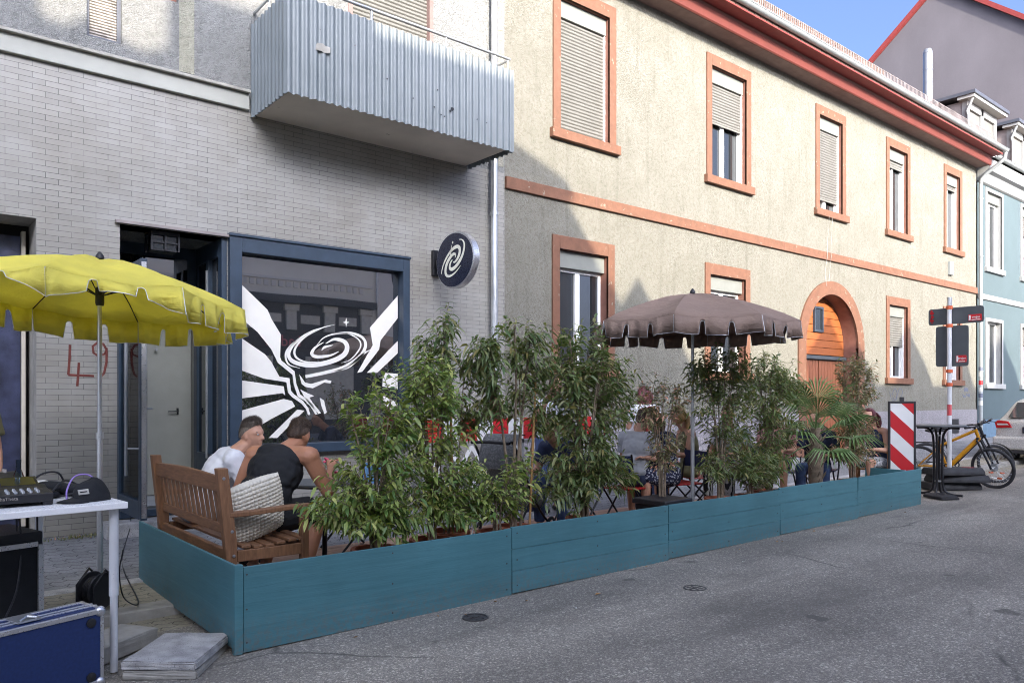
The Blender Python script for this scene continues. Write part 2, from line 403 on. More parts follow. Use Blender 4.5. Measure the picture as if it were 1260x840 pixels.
def pattern_mat(name, c1, c2, scale):
    m, t, b, o = nt(name)
    v = nd(t, 'ShaderNodeTexVoronoi', feature='F1'); v.inputs['Scale'].default_value = scale; t.links.new(coords(t), v.inputs['Vector'])
    t.links.new(ramp(t, v.outputs['Distance'], [(.35, c1), (.42, c2)]), b.inputs['Base Color']); b.inputs['Roughness'].default_value = .85
    return m
MAT['dress'] = pattern_mat('dress', (.35, .36, .42), (.015, .02, .05), 38)
MAT['mesh_fabric'] = pattern_mat('mesh_fabric', (.26, .26, .25), (.10, .10, .097), 90)
def zebra_mat():
    m, t, b, o = nt('zebra_cloth')
    w = nd(t, 'ShaderNodeTexWave'); w.inputs['Scale'].default_value = 11; w.inputs['Distortion'].default_value = 5; t.links.new(coords(t), w.inputs['Vector'])
    t.links.new(ramp(t, w.outputs['Fac'], [(.45, (.02, .02, .025)), (.52, (.6, .6, .6))]), b.inputs['Base Color']); b.inputs['Roughness'].default_value = .85
    return m
MAT['zebra'] = zebra_mat()

# ------------------------------------------------------------------ geometry
def frame_from(d):
    d = Vector(d).normalized()
    a = Vector((0, 0, 1)) if abs(d.z) < .9 else Vector((1, 0, 0))
    u = d.cross(a).normalized(); v = d.cross(u).normalized()
    return u, v, d

class MB:
    def __init__(s): s.v = []; s.f = []; s.m = []; s.mi = 0
    def add(s, vs, fs, m=None):
        n = len(s.v); s.v += [tuple(p) for p in vs]; s.f += [tuple(i+n for i in f) for f in fs]
        s.m += [s.mi if m is None else m]*len(fs); return s
    def box(s, x0, x1, y0, y1, z0, z1, m=None):
        return s.add([(x0, y0, z0), (x1, y0, z0), (x1, y1, z0), (x0, y1, z0), (x0, y0, z1), (x1, y0, z1), (x1, y1, z1), (x0, y1, z1)],
                     [(0, 3, 2, 1), (4, 5, 6, 7), (0, 1, 5, 4), (1, 2, 6, 5), (2, 3, 7, 6), (3, 0, 4, 7)], m)
    def obox(s, c, size, rot=None, m=None):
        a, b, d = (q/2 for q in size); M_ = rot.to_3x3() if rot is not None else Matrix.Identity(3)
        vs = [Vector(c) + M_ @ Vector(p) for p in ((-a, -b, -d), (a, -b, -d), (a, b, -d), (-a, b, -d), (-a, -b, d), (a, -b, d), (a, b, d), (-a, b, d))]
        return s.add(vs, [(0, 3, 2, 1), (4, 5, 6, 7), (0, 1, 5, 4), (1, 2, 6, 5), (2, 3, 7, 6), (3, 0, 4, 7)], m)
    def beam(s, p, q, w, h, up=(0, 0, 1), m=None):
        p = Vector(p); q = Vector(q); d = (q-p); L = d.length; d.normalize()
        r = d.cross(Vector(up)); r = r.normalized() if r.length > 1e-4 else Vector((1, 0, 0)); u = r.cross(d)
        M_ = Matrix((d, r, u)).transposed()
        return s.obox((p+q)/2, (L, w, h), M_, m)
    def tube(s, pts, r, n=8, caps=True, m=None):
        pts = [Vector(p) for p in pts]
        rr = r if isinstance(r, (list, tuple)) else [r]*len(pts)
        base = len(s.v); prev = None; vs = []; fs = []
        for i, p in enumerate(pts):
            d = (pts[min(i+1, len(pts)-1)] - pts[max(i-1, 0)])
            if d.length < 1e-9: d = Vector((0, 0, 1))
            d.normalize()
            if prev is None: u, v, _ = frame_from(d)
            else:
                u = prev - d*prev.dot(d)
                u = u.normalized() if u.length > 1e-6 else frame_from(d)[0]
                v = d.cross(u)
            prev = u
            if i == 0: v = d.cross(u)
            for k in range(n):
                a = 2*pi*k/n; vs.append(p + (u*cos(a) + v*sin(a))*rr[i])
        for i in range(len(pts)-1):
            for k in range(n):
                a, b = i*n+k, i*n+(k+1) % n
                fs.append((a, b, b+n, a+n))
        if caps:
            fs.append(tuple(reversed(range(n)))); fs.append(tuple((len(pts)-1)*n+k for k in range(n)))
        return s.add(vs, fs, m)
    def capsule(s, p, q, r1, r2, n=12, m=None):
        p = Vector(p); q = Vector(q); d = q-p
        if d.length < 1e-5: d = Vector((0, 0, 1e-4))
        d.normalize()
        pts = []; rr = []
        for a in (85, 60, 30): pts.append(p - d*r1*sin(R(a))); rr.append(r1*cos(R(a)))
        pts += [p, q]; rr += [r1, r2]
        for a in (30, 60, 85): pts.append(q + d*r2*sin(R(a))); rr.append(r2*cos(R(a)))
        return s.tube(pts, rr, n, True, m)
    def ellip(s, c, rad, rot=None, nu=16, nv=10, m=None):
        M_ = rot.to_3x3() if rot is not None else Matrix.Identity(3); vs = []; fs = []
        for j in range(1, nv):
            th = pi*j/nv
            for i in range(nu):
                ph = 2*pi*i/nu
                vs.append(Vector(c) + M_ @ Vector((rad[0]*sin(th)*cos(ph), rad[1]*sin(th)*sin(ph), rad[2]*cos(th))))
        top = len(vs); vs.append(Vector(c)+M_ @ Vector((0, 0, rad[2]))); vs.append(Vector(c)+M_ @ Vector((0, 0, -rad[2])))
        for j in range(nv-2):
            for i in range(nu):
                a, b = j*nu+i, j*nu+(i+1) % nu
                fs.append((a, a+nu, b+nu, b))
        for i in range(nu):
            fs.append((top, i, (i+1) % nu)); a = (nv-2)*nu; fs.append((top+1, a+(i+1) % nu, a+i))
        return s.add(vs, fs, m)
    def lathe(s, prof, c=(0, 0, 0), n=24, rot=None, m=None, close=False):
        M_ = rot.to_3x3() if rot is not None else Matrix.Identity(3); vs = []; fs = []
        for r, z in prof:
            for k in range(n):
                a = 2*pi*k/n; vs.append(Vector(c)+M_ @ Vector((r*cos(a), r*sin(a), z)))
        L = len(prof)
        for i in range(L-1 if not close else L):
            for k in range(n):
                a, b = i*n+k, i*n+(k+1) % n; j = ((i+1) % L)
                fs.append((a, b, j*n+(k+1) % n, j*n+k))
        if not close:
            if prof[0][0] > 1e-6: fs.append(tuple(reversed(range(n))))
            if prof[-1][0] > 1e-6: fs.append(tuple((L-1)*n+k for k in range(n)))
        return s.add(vs, fs, m)
    def prism(s, poly, o, u, v, w, m=None):
        """poly of (a,b); point = o + a*u + b*v, thickness vector w"""
        o, u, v, w = map(Vector, (o, u, v, w)); n = len(poly)
        vs = [o+u*a+v*b for a, b in poly] + [o+u*a+v*b+w for a, b in poly]
        ar = sum(poly[i][0]*poly[(i+1) % n][1]-poly[(i+1) % n][0]*poly[i][1] for i in range(n))
        flip = (ar > 0) == (u.cross(v).dot(w) > 0)
        fs = [tuple(reversed(range(n))), tuple(range(n, 2*n))] + [(i, (i+1) % n, n+(i+1) % n, n+i) for i in range(n)]
        if not flip: fs = [tuple(reversed(f)) for f in fs]
        return s.add(vs, fs, m)
    def strip(s, path, widths, o, u, v, w, m=None):
        """flat ribbon along 2-D path with width profile, given thickness"""
        L = len(path); l = []; r = []
        for i, (a, b) in enumerate(path):
            a0, b0 = path[max(0, i-1)]; a1, b1 = path[min(L-1, i+1)]
            dx, dy = a1-a0, b1-b0; q = math.hypot(dx, dy) or 1
            nx, ny = -dy/q, dx/q; h = widths[i]/2
            l.append((a+nx*h, b+ny*h)); r.append((a-nx*h, b-ny*h))
        o, u, v, w = map(Vector, (o, u, v, w)); vs = []; fs = []
        for i in range(L):
            for (a, b) in (l[i], r[i]):
                p = o+u*a+v*b; vs += [p, p+w]
        for i in range(L-1):
            k = 4*i
            fs += [(k+1, k+3, k+7, k+5), (k, k+4, k+6, k+2), (k, k+1, k+5, k+4), (k+2, k+6, k+7, k+3)]
        fs += [(0, 2, 3, 1), (4*L-4, 4*L-3, 4*L-1, 4*L-2)]
        return s.add(vs, fs, m)
    def build(s, name, mats, parent=None, smooth=False, bevel=0, local=False, normals=True):
        me = bpy.data.meshes.new(name)
        off = root_loc(parent) if (parent is not None and not local) else Vector((0, 0, 0))
        me.from_pydata([(p[0]-off.x, p[1]-off.y, p[2]-off.z) for p in s.v], [], s.f)
        mats = mats if isinstance(mats, (list, tuple)) else [mats]
        for q in mats: me.materials.append(MAT[q] if isinstance(q, str) else q)
        if len(mats) > 1: me.polygons.foreach_set('material_index', s.m)
        if normals:
            bm = bmesh.new(); bm.from_mesh(me); bmesh.ops.recalc_face_normals(bm, faces=bm.faces); bm.to_mesh(me); bm.free()
        if smooth:
            me.polygons.foreach_set('use_smooth', [True]*len(me.polygons))
            me.set_sharp_from_angle(angle=R(smooth if smooth is not True else 50))
        me.update()
        o = bpy.data.objects.new(name, me); C.objects.link(o)
        if parent is not None: o.parent = parent
        if bevel:
            b = o.modifiers.new('bevel', 'BEVEL'); b.width = bevel; b.segments = 2; b.limit_method = 'ANGLE'; b.angle_limit = R(40)
        return o

def root_loc(o):
    while o.parent is not None: o = o.parent
    return o.location

def tag(o, label=None, cat=None, group=None, kind=None):
    if label: o['label'] = label
    if cat: o['category'] = cat
    if group: o['group'] = group
    if kind: o['kind'] = kind
    return o

def thing(name, label, cat, loc=(0, 0, 0), rotz=0., group=None):
    o = bpy.data.objects.new(name, None); C.objects.link(o); o.empty_display_size = .1
    o.location = loc; o.rotation_euler = (0, 0, rotz)
    return tag(o, label, cat, group)

def struct(o): o['kind'] = 'structure'; return o

def copy_tree(o, parent=None):
    c = o.copy(); C.objects.link(c); c.parent = parent
    for ch in list(o.children): copy_tree(ch, c)
    return c

def text_mesh(name, body, size, mat, parent, loc, rot, extrude=.002, align='CENTER', shear=0.):
    cu = bpy.data.curves.new(name, 'FONT'); cu.body = body; cu.size = size; cu.extrude = extrude
    cu.align_x = align; cu.align_y = 'CENTER'; cu.shear = shear
    tmp = bpy.data.objects.new(name, cu); C.objects.link(tmp)
    bpy.context.view_layer.update()
    me = bpy.data.meshes.new_from_object(tmp.evaluated_get(bpy.context.evaluated_depsgraph_get()))
    bpy.data.objects.remove(tmp); bpy.data.curves.remove(cu)
    me.materials.clear(); me.materials.append(MAT[mat])
    o = bpy.data.objects.new(name, me); C.objects.link(o)
    if parent is not None: o.parent = parent; loc = Vector(loc) - root_loc(parent)
    o.location = loc; o.rotation_euler = rot
    return o

def catmull(pts, n=8, closed=False):
    P = [Vector((*p, 0)) if len(p) == 2 else Vector(p) for p in pts]; out = []
    L = len(P); rngi = range(L if closed else L-1)
    for i in rngi:
        p0 = P[(i-1) % L] if closed or i > 0 else P[i]*2-P[i+1]
        p1 = P[i]; p2 = P[(i+1) % L]
        p3 = P[(i+2) % L] if closed or i+2 < L else p2*2-p1
        for k in range(n):
            t = k/n
            out.append(.5*((2*p1)+(p2-p0)*t+(2*p0-5*p1+4*p2-p3)*t*t+(3*p1-p0-3*p2+p3)*t**3))
    if not closed: out.append(P[-1])
    return out

# survey of the street: image rays against real planes, taken once to size the facades
AZ = atan2(780, 945); CA, SA = cos(AZ), sin(AZ); EYE = 1.6
def wx(px, Y=8.8):
    u = (px-630)/945.; return Y/(CA-u*SA)*(u*CA+SA)
def wz(px, py, Y=8.8):
    u = (px-630)/945.; return EYE+(490-py)/945.*Y/(CA-u*SA)
def gz(X): return .008*(min(max(X, -8), 40)-1.7)
SUN_E, SKY_E, EXPO = 2.0, .15, 2.4
# ------------------------------------------------------------------ people
def fuse(mb, voxel, smooth=3, fac=.5):
    """one continuous surface from overlapping volumes"""
    me = bpy.data.meshes.new('tmp'); me.from_pydata(mb.v, [], mb.f)
    bm = bmesh.new(); bm.from_mesh(me); bmesh.ops.recalc_face_normals(bm, faces=bm.faces); bm.to_mesh(me); bm.free()
    o = bpy.data.objects.new('tmp', me); C.objects.link(o)
    r = o.modifiers.new('r', 'REMESH'); r.mode = 'VOXEL'; r.voxel_size = voxel; r.use_smooth_shade = True
    if smooth: s_ = o.modifiers.new('s', 'SMOOTH'); s_.iterations = smooth; s_.factor = fac
    bpy.context.view_layer.update()
    out = bpy.data.meshes.new_from_object(o.evaluated_get(bpy.context.evaluated_depsgraph_get()))
    bpy.data.objects.remove(o); bpy.data.meshes.remove(me)
    out.polygons.foreach_set('use_smooth', [True]*len(out.polygons))
    return out

from mathutils import noise as mnoise
def noise_fold(p):
    q = Vector((p.x*9+p.z*4, p.y*7, p.z*6)); return .007*(1-abs(mnoise.noise(q))*2.6)*.8+.003*mnoise.noise(p*26)

def mesh_obj(name, me, mat, parent):
    me.name = name; me.materials.clear(); me.materials.append(MAT[mat])
    o = bpy.data.objects.new(name, me); C.objects.link(o); o.parent = parent; return o

def head_pts(center, rot, mb, hair=None, k=1.):
    """x forward, y left, z up; head about 23 cm tall"""
    M_ = rot.to_3x3(); c = Vector(center); nu, nv = 28, 20
    def sk(th, ph):
        d = Vector((sin(th)*cos(ph), sin(th)*sin(ph), cos(th)))
        x, y, z = d.x*.098, d.y*.077, d.z*.118
        if d.x > 0 and d.z < .15:                       # face narrows to the chin
            t = min(1, (.15-d.z)); y *= 1-.30*t; x *= 1-.06*t
        if d.x < 0: x *= 1.04
        if d.z < -.3: y *= .92; x = x*(.95) + (.012 if d.x > 0 else .02)
        if d.x > .55 and .12 < d.z < .34: x += .006      # brow
        if d.x > .6 and -.08 < d.z < .12 and abs(d.y) > .12: x -= .007   # eye sockets
        if d.x > .6 and d.z < -.8: x += .006
        return Vector((x, y, z))*k
    vs = [c+M_ @ sk(pi*j/nv, 2*pi*i/nu) for j in range(1, nv) for i in range(nu)]
    fs = [(j*nu+i, (j+1)*nu+i, (j+1)*nu+(i+1) % nu, j*nu+(i+1) % nu) for j in range(nv-2) for i in range(nu)]
    t0 = len(vs); vs += [c+M_ @ sk(0, 0), c+M_ @ sk(pi, 0)]
    fs += [(t0, i, (i+1) % nu) for i in range(nu)] + [(t0+1, (nv-2)*nu+(i+1) % nu, (nv-2)*nu+i) for i in range(nu)]
    mb.add(vs, fs)
    P = lambda x, y, z: c+M_ @ (Vector((x, y, z))*k)
    mb.capsule(P(.092, 0, .018), P(.112, 0, -.022), .008, .0135)      # nose
    mb.ellip(P(.100, 0, -.026), (.012*k, .017*k, .009*k), rot)
    mb.ellip(P(.088, 0, -.058), (.012*k, .024*k, .007*k), rot); mb.ellip(P(.087, 0, -.069), (.012*k, .021*k, .007*k), rot)   # lips
    mb.ellip(P(.074, 0, -.096), (.014*k, .022*k, .013*k), rot)
    for s_ in (1, -1):
        mb.ellip(P(-.004, .076*s_, -.008), (.017*k, .010*k, .032*k), (rot.to_3x3() @ Euler((0, R(-12), R(18*s_))).to_matrix()), 12, 8)
    return P, sk

def hair_cap(P, sk, c, rot, k, style):
    """solid shell over the scalp"""
    M_ = rot.to_3x3(); c = Vector(c); nu, nv = 36, 22; m = MB(); vs = []; th_ = .012 if style == 'short' else .02
    ids = {}
    for j in range(nv+1):
        for i in range(nu):
            th = pi*(.002+.996*j/nv); ph = 2*pi*i/nu; p = sk(max(th, .001), ph); d = p.normalized()
            fwd = cos(ph)
            lim = 1.05 - .42*fwd if style == 'short' else 1.25-.72*max(0, fwd)
            if style == 'short': lim = 1.36 + .64*max(0, -fwd)**.8 - .66*max(0, fwd)**1.1
            if style == 'long': lim = 2.5 if fwd < .25 else .85
            t = max(0., min(1., (lim-th)/.16))
            up = 1.5 if (style == 'short' and th < .75) else .75
            if style == 'short' and th < .8 and fwd > 0: up += .5*fwd
            if style == 'short' and th >= .95: up = .42
            q = p + d*((th_*up+.003)*t - .008*(1-t) + .0012*t*sin(ph*17+th*9))
            vs.append(c+M_ @ q)
    fs = [(j*nu+i, (j+1)*nu+i, (j+1)*nu+(i+1) % nu, j*nu+(i+1) % nu) for j in range(nv) for i in range(nu)]
    fs += [tuple(range(nu)), tuple(nv*nu+i for i in reversed(range(nu)))]
    m.add(vs, fs)
    if style == 'long':
        for s_ in range(-4, 5):
            y = .018*s_; m.tube([P(-.05, y*1.0, .06), P(-.105, y*1.25, 0), P(-.105, y*1.5, -.09), P(-.085, y*1.6, -.2+.01*abs(s_))], [.02, .022, .022, .010], 7)
    if style == 'bun': m.ellip(P(-.11, 0, .06), (.045, .045, .045), rot)
    return m

def hand(mb, w, d, nrm, k=1., curl=.6, side=1):
    """palm and five bent fingers; w wrist, d pointing direction, nrm back-of-hand direction"""
    d = Vector(d).normalized(); n = Vector(nrm); n = (n-d*n.dot(d)).normalized(); s_ = d.cross(n)*side
    w = Vector(w)
    for q in (-.022, 0, .022): mb.capsule(w+s_*q*.6*k, w+d*.085*k+s_*q*1.2*k, .014*k, .013*k, 8)
    for i, L in enumerate((.070, .080, .075, .058)):
        b = w+d*.085*k+s_*(.033-.022*i)*k; a1 = curl*.5; p = b; dd = d
        for j, f in enumerate((.45, .32, .23)):
            dd = (d*cos(a1)-n*sin(a1)).normalized(); q = p+dd*L*f*k; mb.capsule(p, q, (.0088-.0008*j)*k, (.0082-.0009*j)*k, 7); p = q; a1 += curl*.55
    b = w+d*.025*k+s_*.03*k; t = (d*.75+s_*.65-n*.15).normalized(); m_ = b+t*.045*k; mb.capsule(b, m_, .0115*k, .010*k, 8); mb.capsule(m_, m_+(d*.95+s_*.1-n*.25).normalized()*.035*k, .0095*k, .0075*k, 8)

def person(label, loc, yaw, lean=0., seated=True, build=1., head=(0, 0), skin='skin', hair='hair_brown', hstyle='short', top=('cloth_white', 'tee'), legs=('cloth_navy', 'long'),
           elb=None, wri=None, voxel=.012, group=None, side_lean=0., sh_w=.19, knee_dir=(1, 0), foot_back=0., seat_h=.45, neck_fwd=.06, shoes='black_plastic', hand_k=1., handdir=None, footdrop=None, head_drop=0., scale=1.):
    """local frame: x the way the person faces, y their left; z=0 the seat top (seated) or the ground"""
    o = thing('person', label, 'person', loc, yaw, group); o.scale = (scale,)*3
    m = MB(); B = build
    hip = Vector((0, 0, .105 if seated else .92))
    td = Vector((sin(lean), sin(side_lean), cos(lean))).normalized(); fw = Vector((cos(lean), 0, -sin(lean)))
    chest = hip+td*.33; neck = hip+td*.52; hc = neck+Vector((neck_fwd+.03, 0, -head_drop))+(td*.6+Vector((0, 0, .4)))*.165
    sh = {s_: neck+Vector((0, s_*sh_w*B, 0))-td*.055+fw*.005 for s_ in (1, -1)}
    HR = Euler((0, R(head[1]), R(head[0]))).to_matrix().to_4x4()
    # torso
    tb = Matrix((fw, td.cross(fw), td)).transposed(); trot = tb
    m.ellip(hip+td*.02, (.115*B, .165*B, .12), trot); m.ellip(hip+td*.17, (.105*B, .148*B, .16), trot); m.ellip(chest, (.115*B, .168*B, .19), trot); m.ellip(chest+td*.11-fw*.01, (.085*B, .165*B, .09), trot)
    for s_ in (1, -1): m.capsule(neck-td*.03+Vector((0, .04*s_, 0)), sh[s_], .055, .062*B)
    m.capsule(neck-td*.04, hc+HR.to_3x3() @ Vector((-.02, 0, -.06)), min(.072, .062*B), .062)
    P, sk = head_pts(hc, HR, m)
    EL, WR_ = {}, {}
    for s_ in (1, -1):
        e = (elb or {}).get(s_); w = (wri or {}).get(s_)
        EL[s_] = sh[s_]+Vector(e) if e else sh[s_]+Vector((.08, .06*s_, -.27))
        WR_[s_] = EL[s_]+Vector(w) if w else EL[s_]+Vector((.23, -.06*s_, .02))
        m.capsule(sh[s_], sh[s_].lerp(EL[s_], .5), .056*B, .052*B); m.capsule(sh[s_].lerp(EL[s_], .5), EL[s_], .052*B, .041*B)
        m.capsule(EL[s_], EL[s_].lerp(WR_[s_], .3), .042*B, .042*B); m.capsule(EL[s_].lerp(WR_[s_], .3), WR_[s_], .042*B, .026)
        dd = WR_[s_]-EL[s_]; hd_ = (handdir or {}).get(s_)
        hand(m, WR_[s_]-dd.normalized()*.008, Vector(hd_) if hd_ else dd, Vector((0, 0, 1)) if abs(dd.normalized().z) < .8 else Vector((1, 0, 0)), hand_k, .7, -s_)
    KN, AN = {}, {}
    for s_ in (1, -1):
        h = hip+Vector((0, .095*s_*B, -.02))
        if seated:
            KN[s_] = h+Vector((.43*knee_dir[0], .06*s_+.43*knee_dir[1], .03)); AN[s_] = KN[s_]+Vector((-.02-foot_back, .0, -(seat_h+.085-.07)))
        else:
            KN[s_] = h+Vector((.03+.03*s_, .01*s_, -.43)); AN[s_] = KN[s_]+Vector((-.03-.02*s_, 0, -.40))
        m.capsule(h, KN[s_], .088*B, .062*B); m.capsule(KN[s_], KN[s_].lerp(AN[s_], .3), .058*B, .058*B); m.capsule(KN[s_].lerp(AN[s_], .3), AN[s_], .058*B, .036)
        m.capsule(AN[s_]+Vector((-.03, 0, -.03)), AN[s_]+Vector((.15, .015*s_, -.045)), .038, .03)
    mesh_obj('body', fuse(m, voxel, 2), skin, o)
    if hair: hairo = mesh_obj('hair', fuse(hair_cap(P, sk, hc, HR, 1., hstyle), .006 if voxel < .01 else .008, 1), hair, o)
    if hair and voxel < .01:
        rr_ = random.Random(5); vs_ = [v.co.copy() for v in hairo.data.vertices]; ns_ = [v.normal.copy() for v in hairo.data.vertices]; st_ = MB(); Hm = HR.to_3x3(); Hi = Hm.inverted()
        for c_, n_ in zip(vs_, ns_):
            l_ = Hi @ (c_-hc)
            if l_.length < .098 or rr_.random() < .15: continue
            for _ in range(2):
                top_ = max(0, l_.z/.12); L_ = rr_.uniform(.006, .010)+.016*top_**2*rr_.uniform(.6, 1.2)
                d_ = (n_*.8+Hm @ Vector((.35*top_, 0, .25-.7*(1-top_)))+Vector((rr_.uniform(-.3, .3), rr_.uniform(-.3, .3), rr_.uniform(-.2, .2)))).normalized()
                b_ = c_+Vector((rr_.uniform(-.003, .003), rr_.uniform(-.003, .003), rr_.uniform(-.003, .003))); sd2 = d_.cross(n_+Vector((.1, .2, .1))).normalized()*.0015
                st_.add([b_-sd2, b_+sd2, b_+d_*L_], [(0, 1, 2)])
        st_.build('hair_strands', hair, hairo, local=True, normals=False)
    for s_ in (1, -1):
        e = MB(); e.ellip(P(.0835, .031*s_, .012), (.0085, .0125, .0075), HR); e.build('eye', 'sign_white', o, True, local=True)
        e = MB(); e.ellip(P(.0895, .031*s_, .012), (.004, .0055, .0055), HR); e.build('iris', 'black_metal', o, True, local=True)
        e = MB(); e.capsule(P(.089, .014*s_, .031), P(.080, .049*s_, .030), .0045, .003, 6); e.build('eyebrow', hair or 'hair_brown', o, True, local=True)
    # top
    c, kind = top; t = MB(); g = .016
    t.ellip(hip+td*.05, (.115*B+g+.008, .165*B+g+.006, .11), trot); t.ellip(hip+td*.17, (.105*B+g+.012, .148*B+g+.012, .17), trot); t.ellip(chest, (.115*B+g, .168*B+g, .195), trot); t.ellip(chest+td*.11-fw*.01, (.085*B+g, .165*B+g*(.3 if kind == 'tank' else 1), .09+g*.6), trot)
    for s_ in (1, -1):
        if kind == 'tank': t.capsule(neck-td*.055+Vector((0, .055*s_, 0)), neck-td*.065+Vector((0, .122*s_*B, 0)), .056+g*.5, .052+g*.4)
        else:
            t.capsule(neck-td*.04+Vector((0, .05*s_, 0)), sh[s_], .055+g*.8, .062*B+g)
            f = .62 if kind == 'tee' else 1.
            en = sh[s_].lerp(EL[s_], f); t.tube([sh[s_], sh[s_].lerp(en, .5), en, en-(en-sh[s_])*.02], [.06*B+g, .058*B+g, .054*B+g+.006, .05*B], 14)
            if kind == 'long': t.tube([EL[s_], EL[s_].lerp(WR_[s_], .9)], [.045*B+g, .032+g], 12)
    if kind == 'tank': t.ellip(hip+td*.10, (.122*B+g, .170*B+g, .20), trot)
    if kind == 'dress':
        t.ellip(hip+Vector((.05, 0, -.02)), (.2, .2*B, .13))
        for s_ in (1, -1):
            h = hip+Vector((0, .095*s_*B, -.02)); t.capsule(h, h.lerp(KN[s_], .95), .105*B, .095*B)
    me = fuse(t, voxel, 4)
    n_ = np.array([v.co[:] for v in me.vertices])
    # creases
    for v in me.vertices:
        p = v.co; q = p-hip
        w2_ = 1.; w_ = max(0., min(1., (.30-abs(p.z-hip.z-.12))/.2)); a_ = w_*(.0035*sin(p.z*62+p.y*41+sin(p.x*40)*1.5)+.002*sin(p.y*95-p.z*70+p.x*50))
        v.co += v.normal*(a_ + w2_*noise_fold(p))
    mesh_obj('shirt' if kind != 'dress' else 'dress', me, c, o)
    # legs
    if legs:
        c, kind = legs; t = MB(); t.ellip(hip+Vector((0, 0, 0)), (.13*B, .18*B, .125))
        for s_ in (1, -1):
            h = hip+Vector((0, .095*s_*B, -.02))
            if kind == 'short': e = h.lerp(KN[s_], .85); t.tube([h, h.lerp(e, .5), e, e-(e-h)*.03], [.10*B, .098*B, .09*B, .07*B], 14)
            else:
                t.capsule(h, KN[s_], .10*B, .076*B); e = KN[s_].lerp(AN[s_], .92); t.tube([KN[s_], KN[s_].lerp(e, .5), e], [.074*B, .068*B, .06*B], 14)
        mesh_obj('shorts' if kind == 'short' else 'trousers', fuse(t, voxel, 3), c, o)
    for s_ in (1, -1):
        t = MB(); t.capsule(AN[s_]+Vector((-.035, 0, -.042)), AN[s_]+Vector((.16, .016*s_, -.052)), .043, .034)
        t.build('shoe', shoes, o, True, local=True)
    return o

DZ = .135
SEAT = .575
m2 = person('broad man in a black sleeveless top with cropped sides, hunched forward on the bench', (2.27, 5.88, SEAT), R(34), lean=R(24), build=1.2, head=(4, 22), skin='skin_tan', hair='hair_brown',
       top=('black_fabric', 'tank'), legs=('black_fabric', 'short'), elb={-1: (.10, -.09, -.26), 1: (-.03, .12, -.26)}, wri={-1: (.22, .10, .15), 1: (.24, -.06, -.02)}, voxel=.008, knee_dir=(.86, -.25), foot_back=.16, side_lean=R(-11), sh_w=.19, hand_k=1.05, seat_h=.44, neck_fwd=.09, head_drop=.075, scale=1.09)
m1 = person('man with short greying hair in a white T-shirt looking towards the street from the bench', (2.06, 6.64, SEAT), R(-14), lean=R(33), build=1.12, head=(-44, 2), hair='hair_grey',
       top=('cloth_white', 'tee'), legs=('cloth_grey', 'short'), elb={-1: (.15, -.05, -.25), 1: (.12, .08, -.24)}, wri={-1: (.22, .08, .04), 1: (.22, -.08, .02)}, voxel=.008, seat_h=.44, neck_fwd=.05, head_drop=.015, scale=1.05)
def seat_person(i, label, px, Y, yaw, **k):
    u = (px-630)/945.; X = Y/(CA-u*SA)*(u*CA+SA)
    return person(label, (X, Y, k.pop('z', DZ+.45)), R(yaw), **k)
def X_at(px, Y): u = (px-630)/945.; return Y/(CA-u*SA)*(u*CA+SA)

person('waiter in a white T-shirt standing with raised hand beside the pushchair', (X_at(676, 7.3), 7.3, .17), R(-100), seated=False, build=1.03, top=('cloth_white', 'tee'), legs=('cloth_denim', 'long'), elb={1: (.05, .07, -.26), -1: (.16, -.10, -.18)}, wri={1: (.1, -.02, -.22), -1: (.16, .02, .20)}, lean=R(6), hair='hair_brown')
person('person with long burgundy hair standing behind the tallest dense shrub', (X_at(794, 7.6), 7.6, .05), R(60), seated=False, build=.9, hair='hair_burgundy', hstyle='long', top=('cloth_white', 'tee'), legs=('cloth_navy', 'long'))
seat_person(0, 'seated person in a dark navy top bent forward beside the pushchair', 706, 6.15, -170, lean=R(35), top=('cloth_navy', 'tee'), legs=('cloth_denim', 'long'), hair='hair_brown')
seat_person(1, 'seated person in a light grey top half hidden behind the dense shrub', 778, 6.0, 10, lean=R(15), top=('cloth_grey', 'tee'), legs=('cloth_navy', 'long'), hair='hair_brown')
seat_person(2, 'seated woman with brown hair in a dark patterned dress resting her chin on her hand', 822, 5.9, 165, lean=R(14), build=1., top=('dress', 'dress'), legs=None, hair='hair_brown', hstyle='long', elb={-1: (.18, -.02, -.2), 1: (.1, .06, -.25)}, wri={-1: (.06, .06, .24), 1: (.22, -.06, .03)})
seat_person(3, 'seated blond woman in an olive skirt with bare arms beside the brown parasol pole', 852, 6.2, 150, lean=R(10), build=.92, top=('cloth_olive', 'tank'), legs=('cloth_olive', 'short'), hair='hair_blond', hstyle='long')
seat_person(4, 'seated person in a pale blue shirt and zebra print trousers right of the parasol pole', 905, 5.95, 185, lean=R(12), top=('cloth_white', 'tee'), legs=('zebra', 'long'), hair='hair_brown')
seat_person(5, 'seated person in a pink top half hidden behind the sparse shrub', 958, 5.95, 200, lean=R(10), build=.95, top=('cloth_pink', 'tee'), legs=('cloth_navy', 'short'), hair='hair_blond', hstyle='bun')
seat_person(6, 'bald person in a navy top seated behind the palm', 1006, 5.7, -160, lean=R(12), top=('cloth_navy', 'tee'), legs=('cloth_denim', 'long'), hair=None, z=DZ+.38)
seat_person(7, 'woman in a dark sleeveless top seated on the wooden armchair at the far end', 1083, 5.35, 168, lean=R(14), build=.93, top=('cloth_navy', 'tank'), legs=('zebra', 'short'), hair='hair_burgundy', hstyle='long', z=DZ+.42, elb={-1: (.1, -.05, -.26), 1: (.03, .06, -.27)})
djp = person('person in a yellow and blue outfit standing at the left edge behind the equipment table', (.46, 7.0, .09), R(-75), seated=False, build=1., top=('cloth_olive', 'tee'), legs=('cloth_blue', 'long'), hair='hair_brown', elb={-1: (.04, -.04, -.27), 1: (.04, .04, -.27)}, wri={-1: (.14, .04, -.20), 1: (.14, -.04, -.20)})

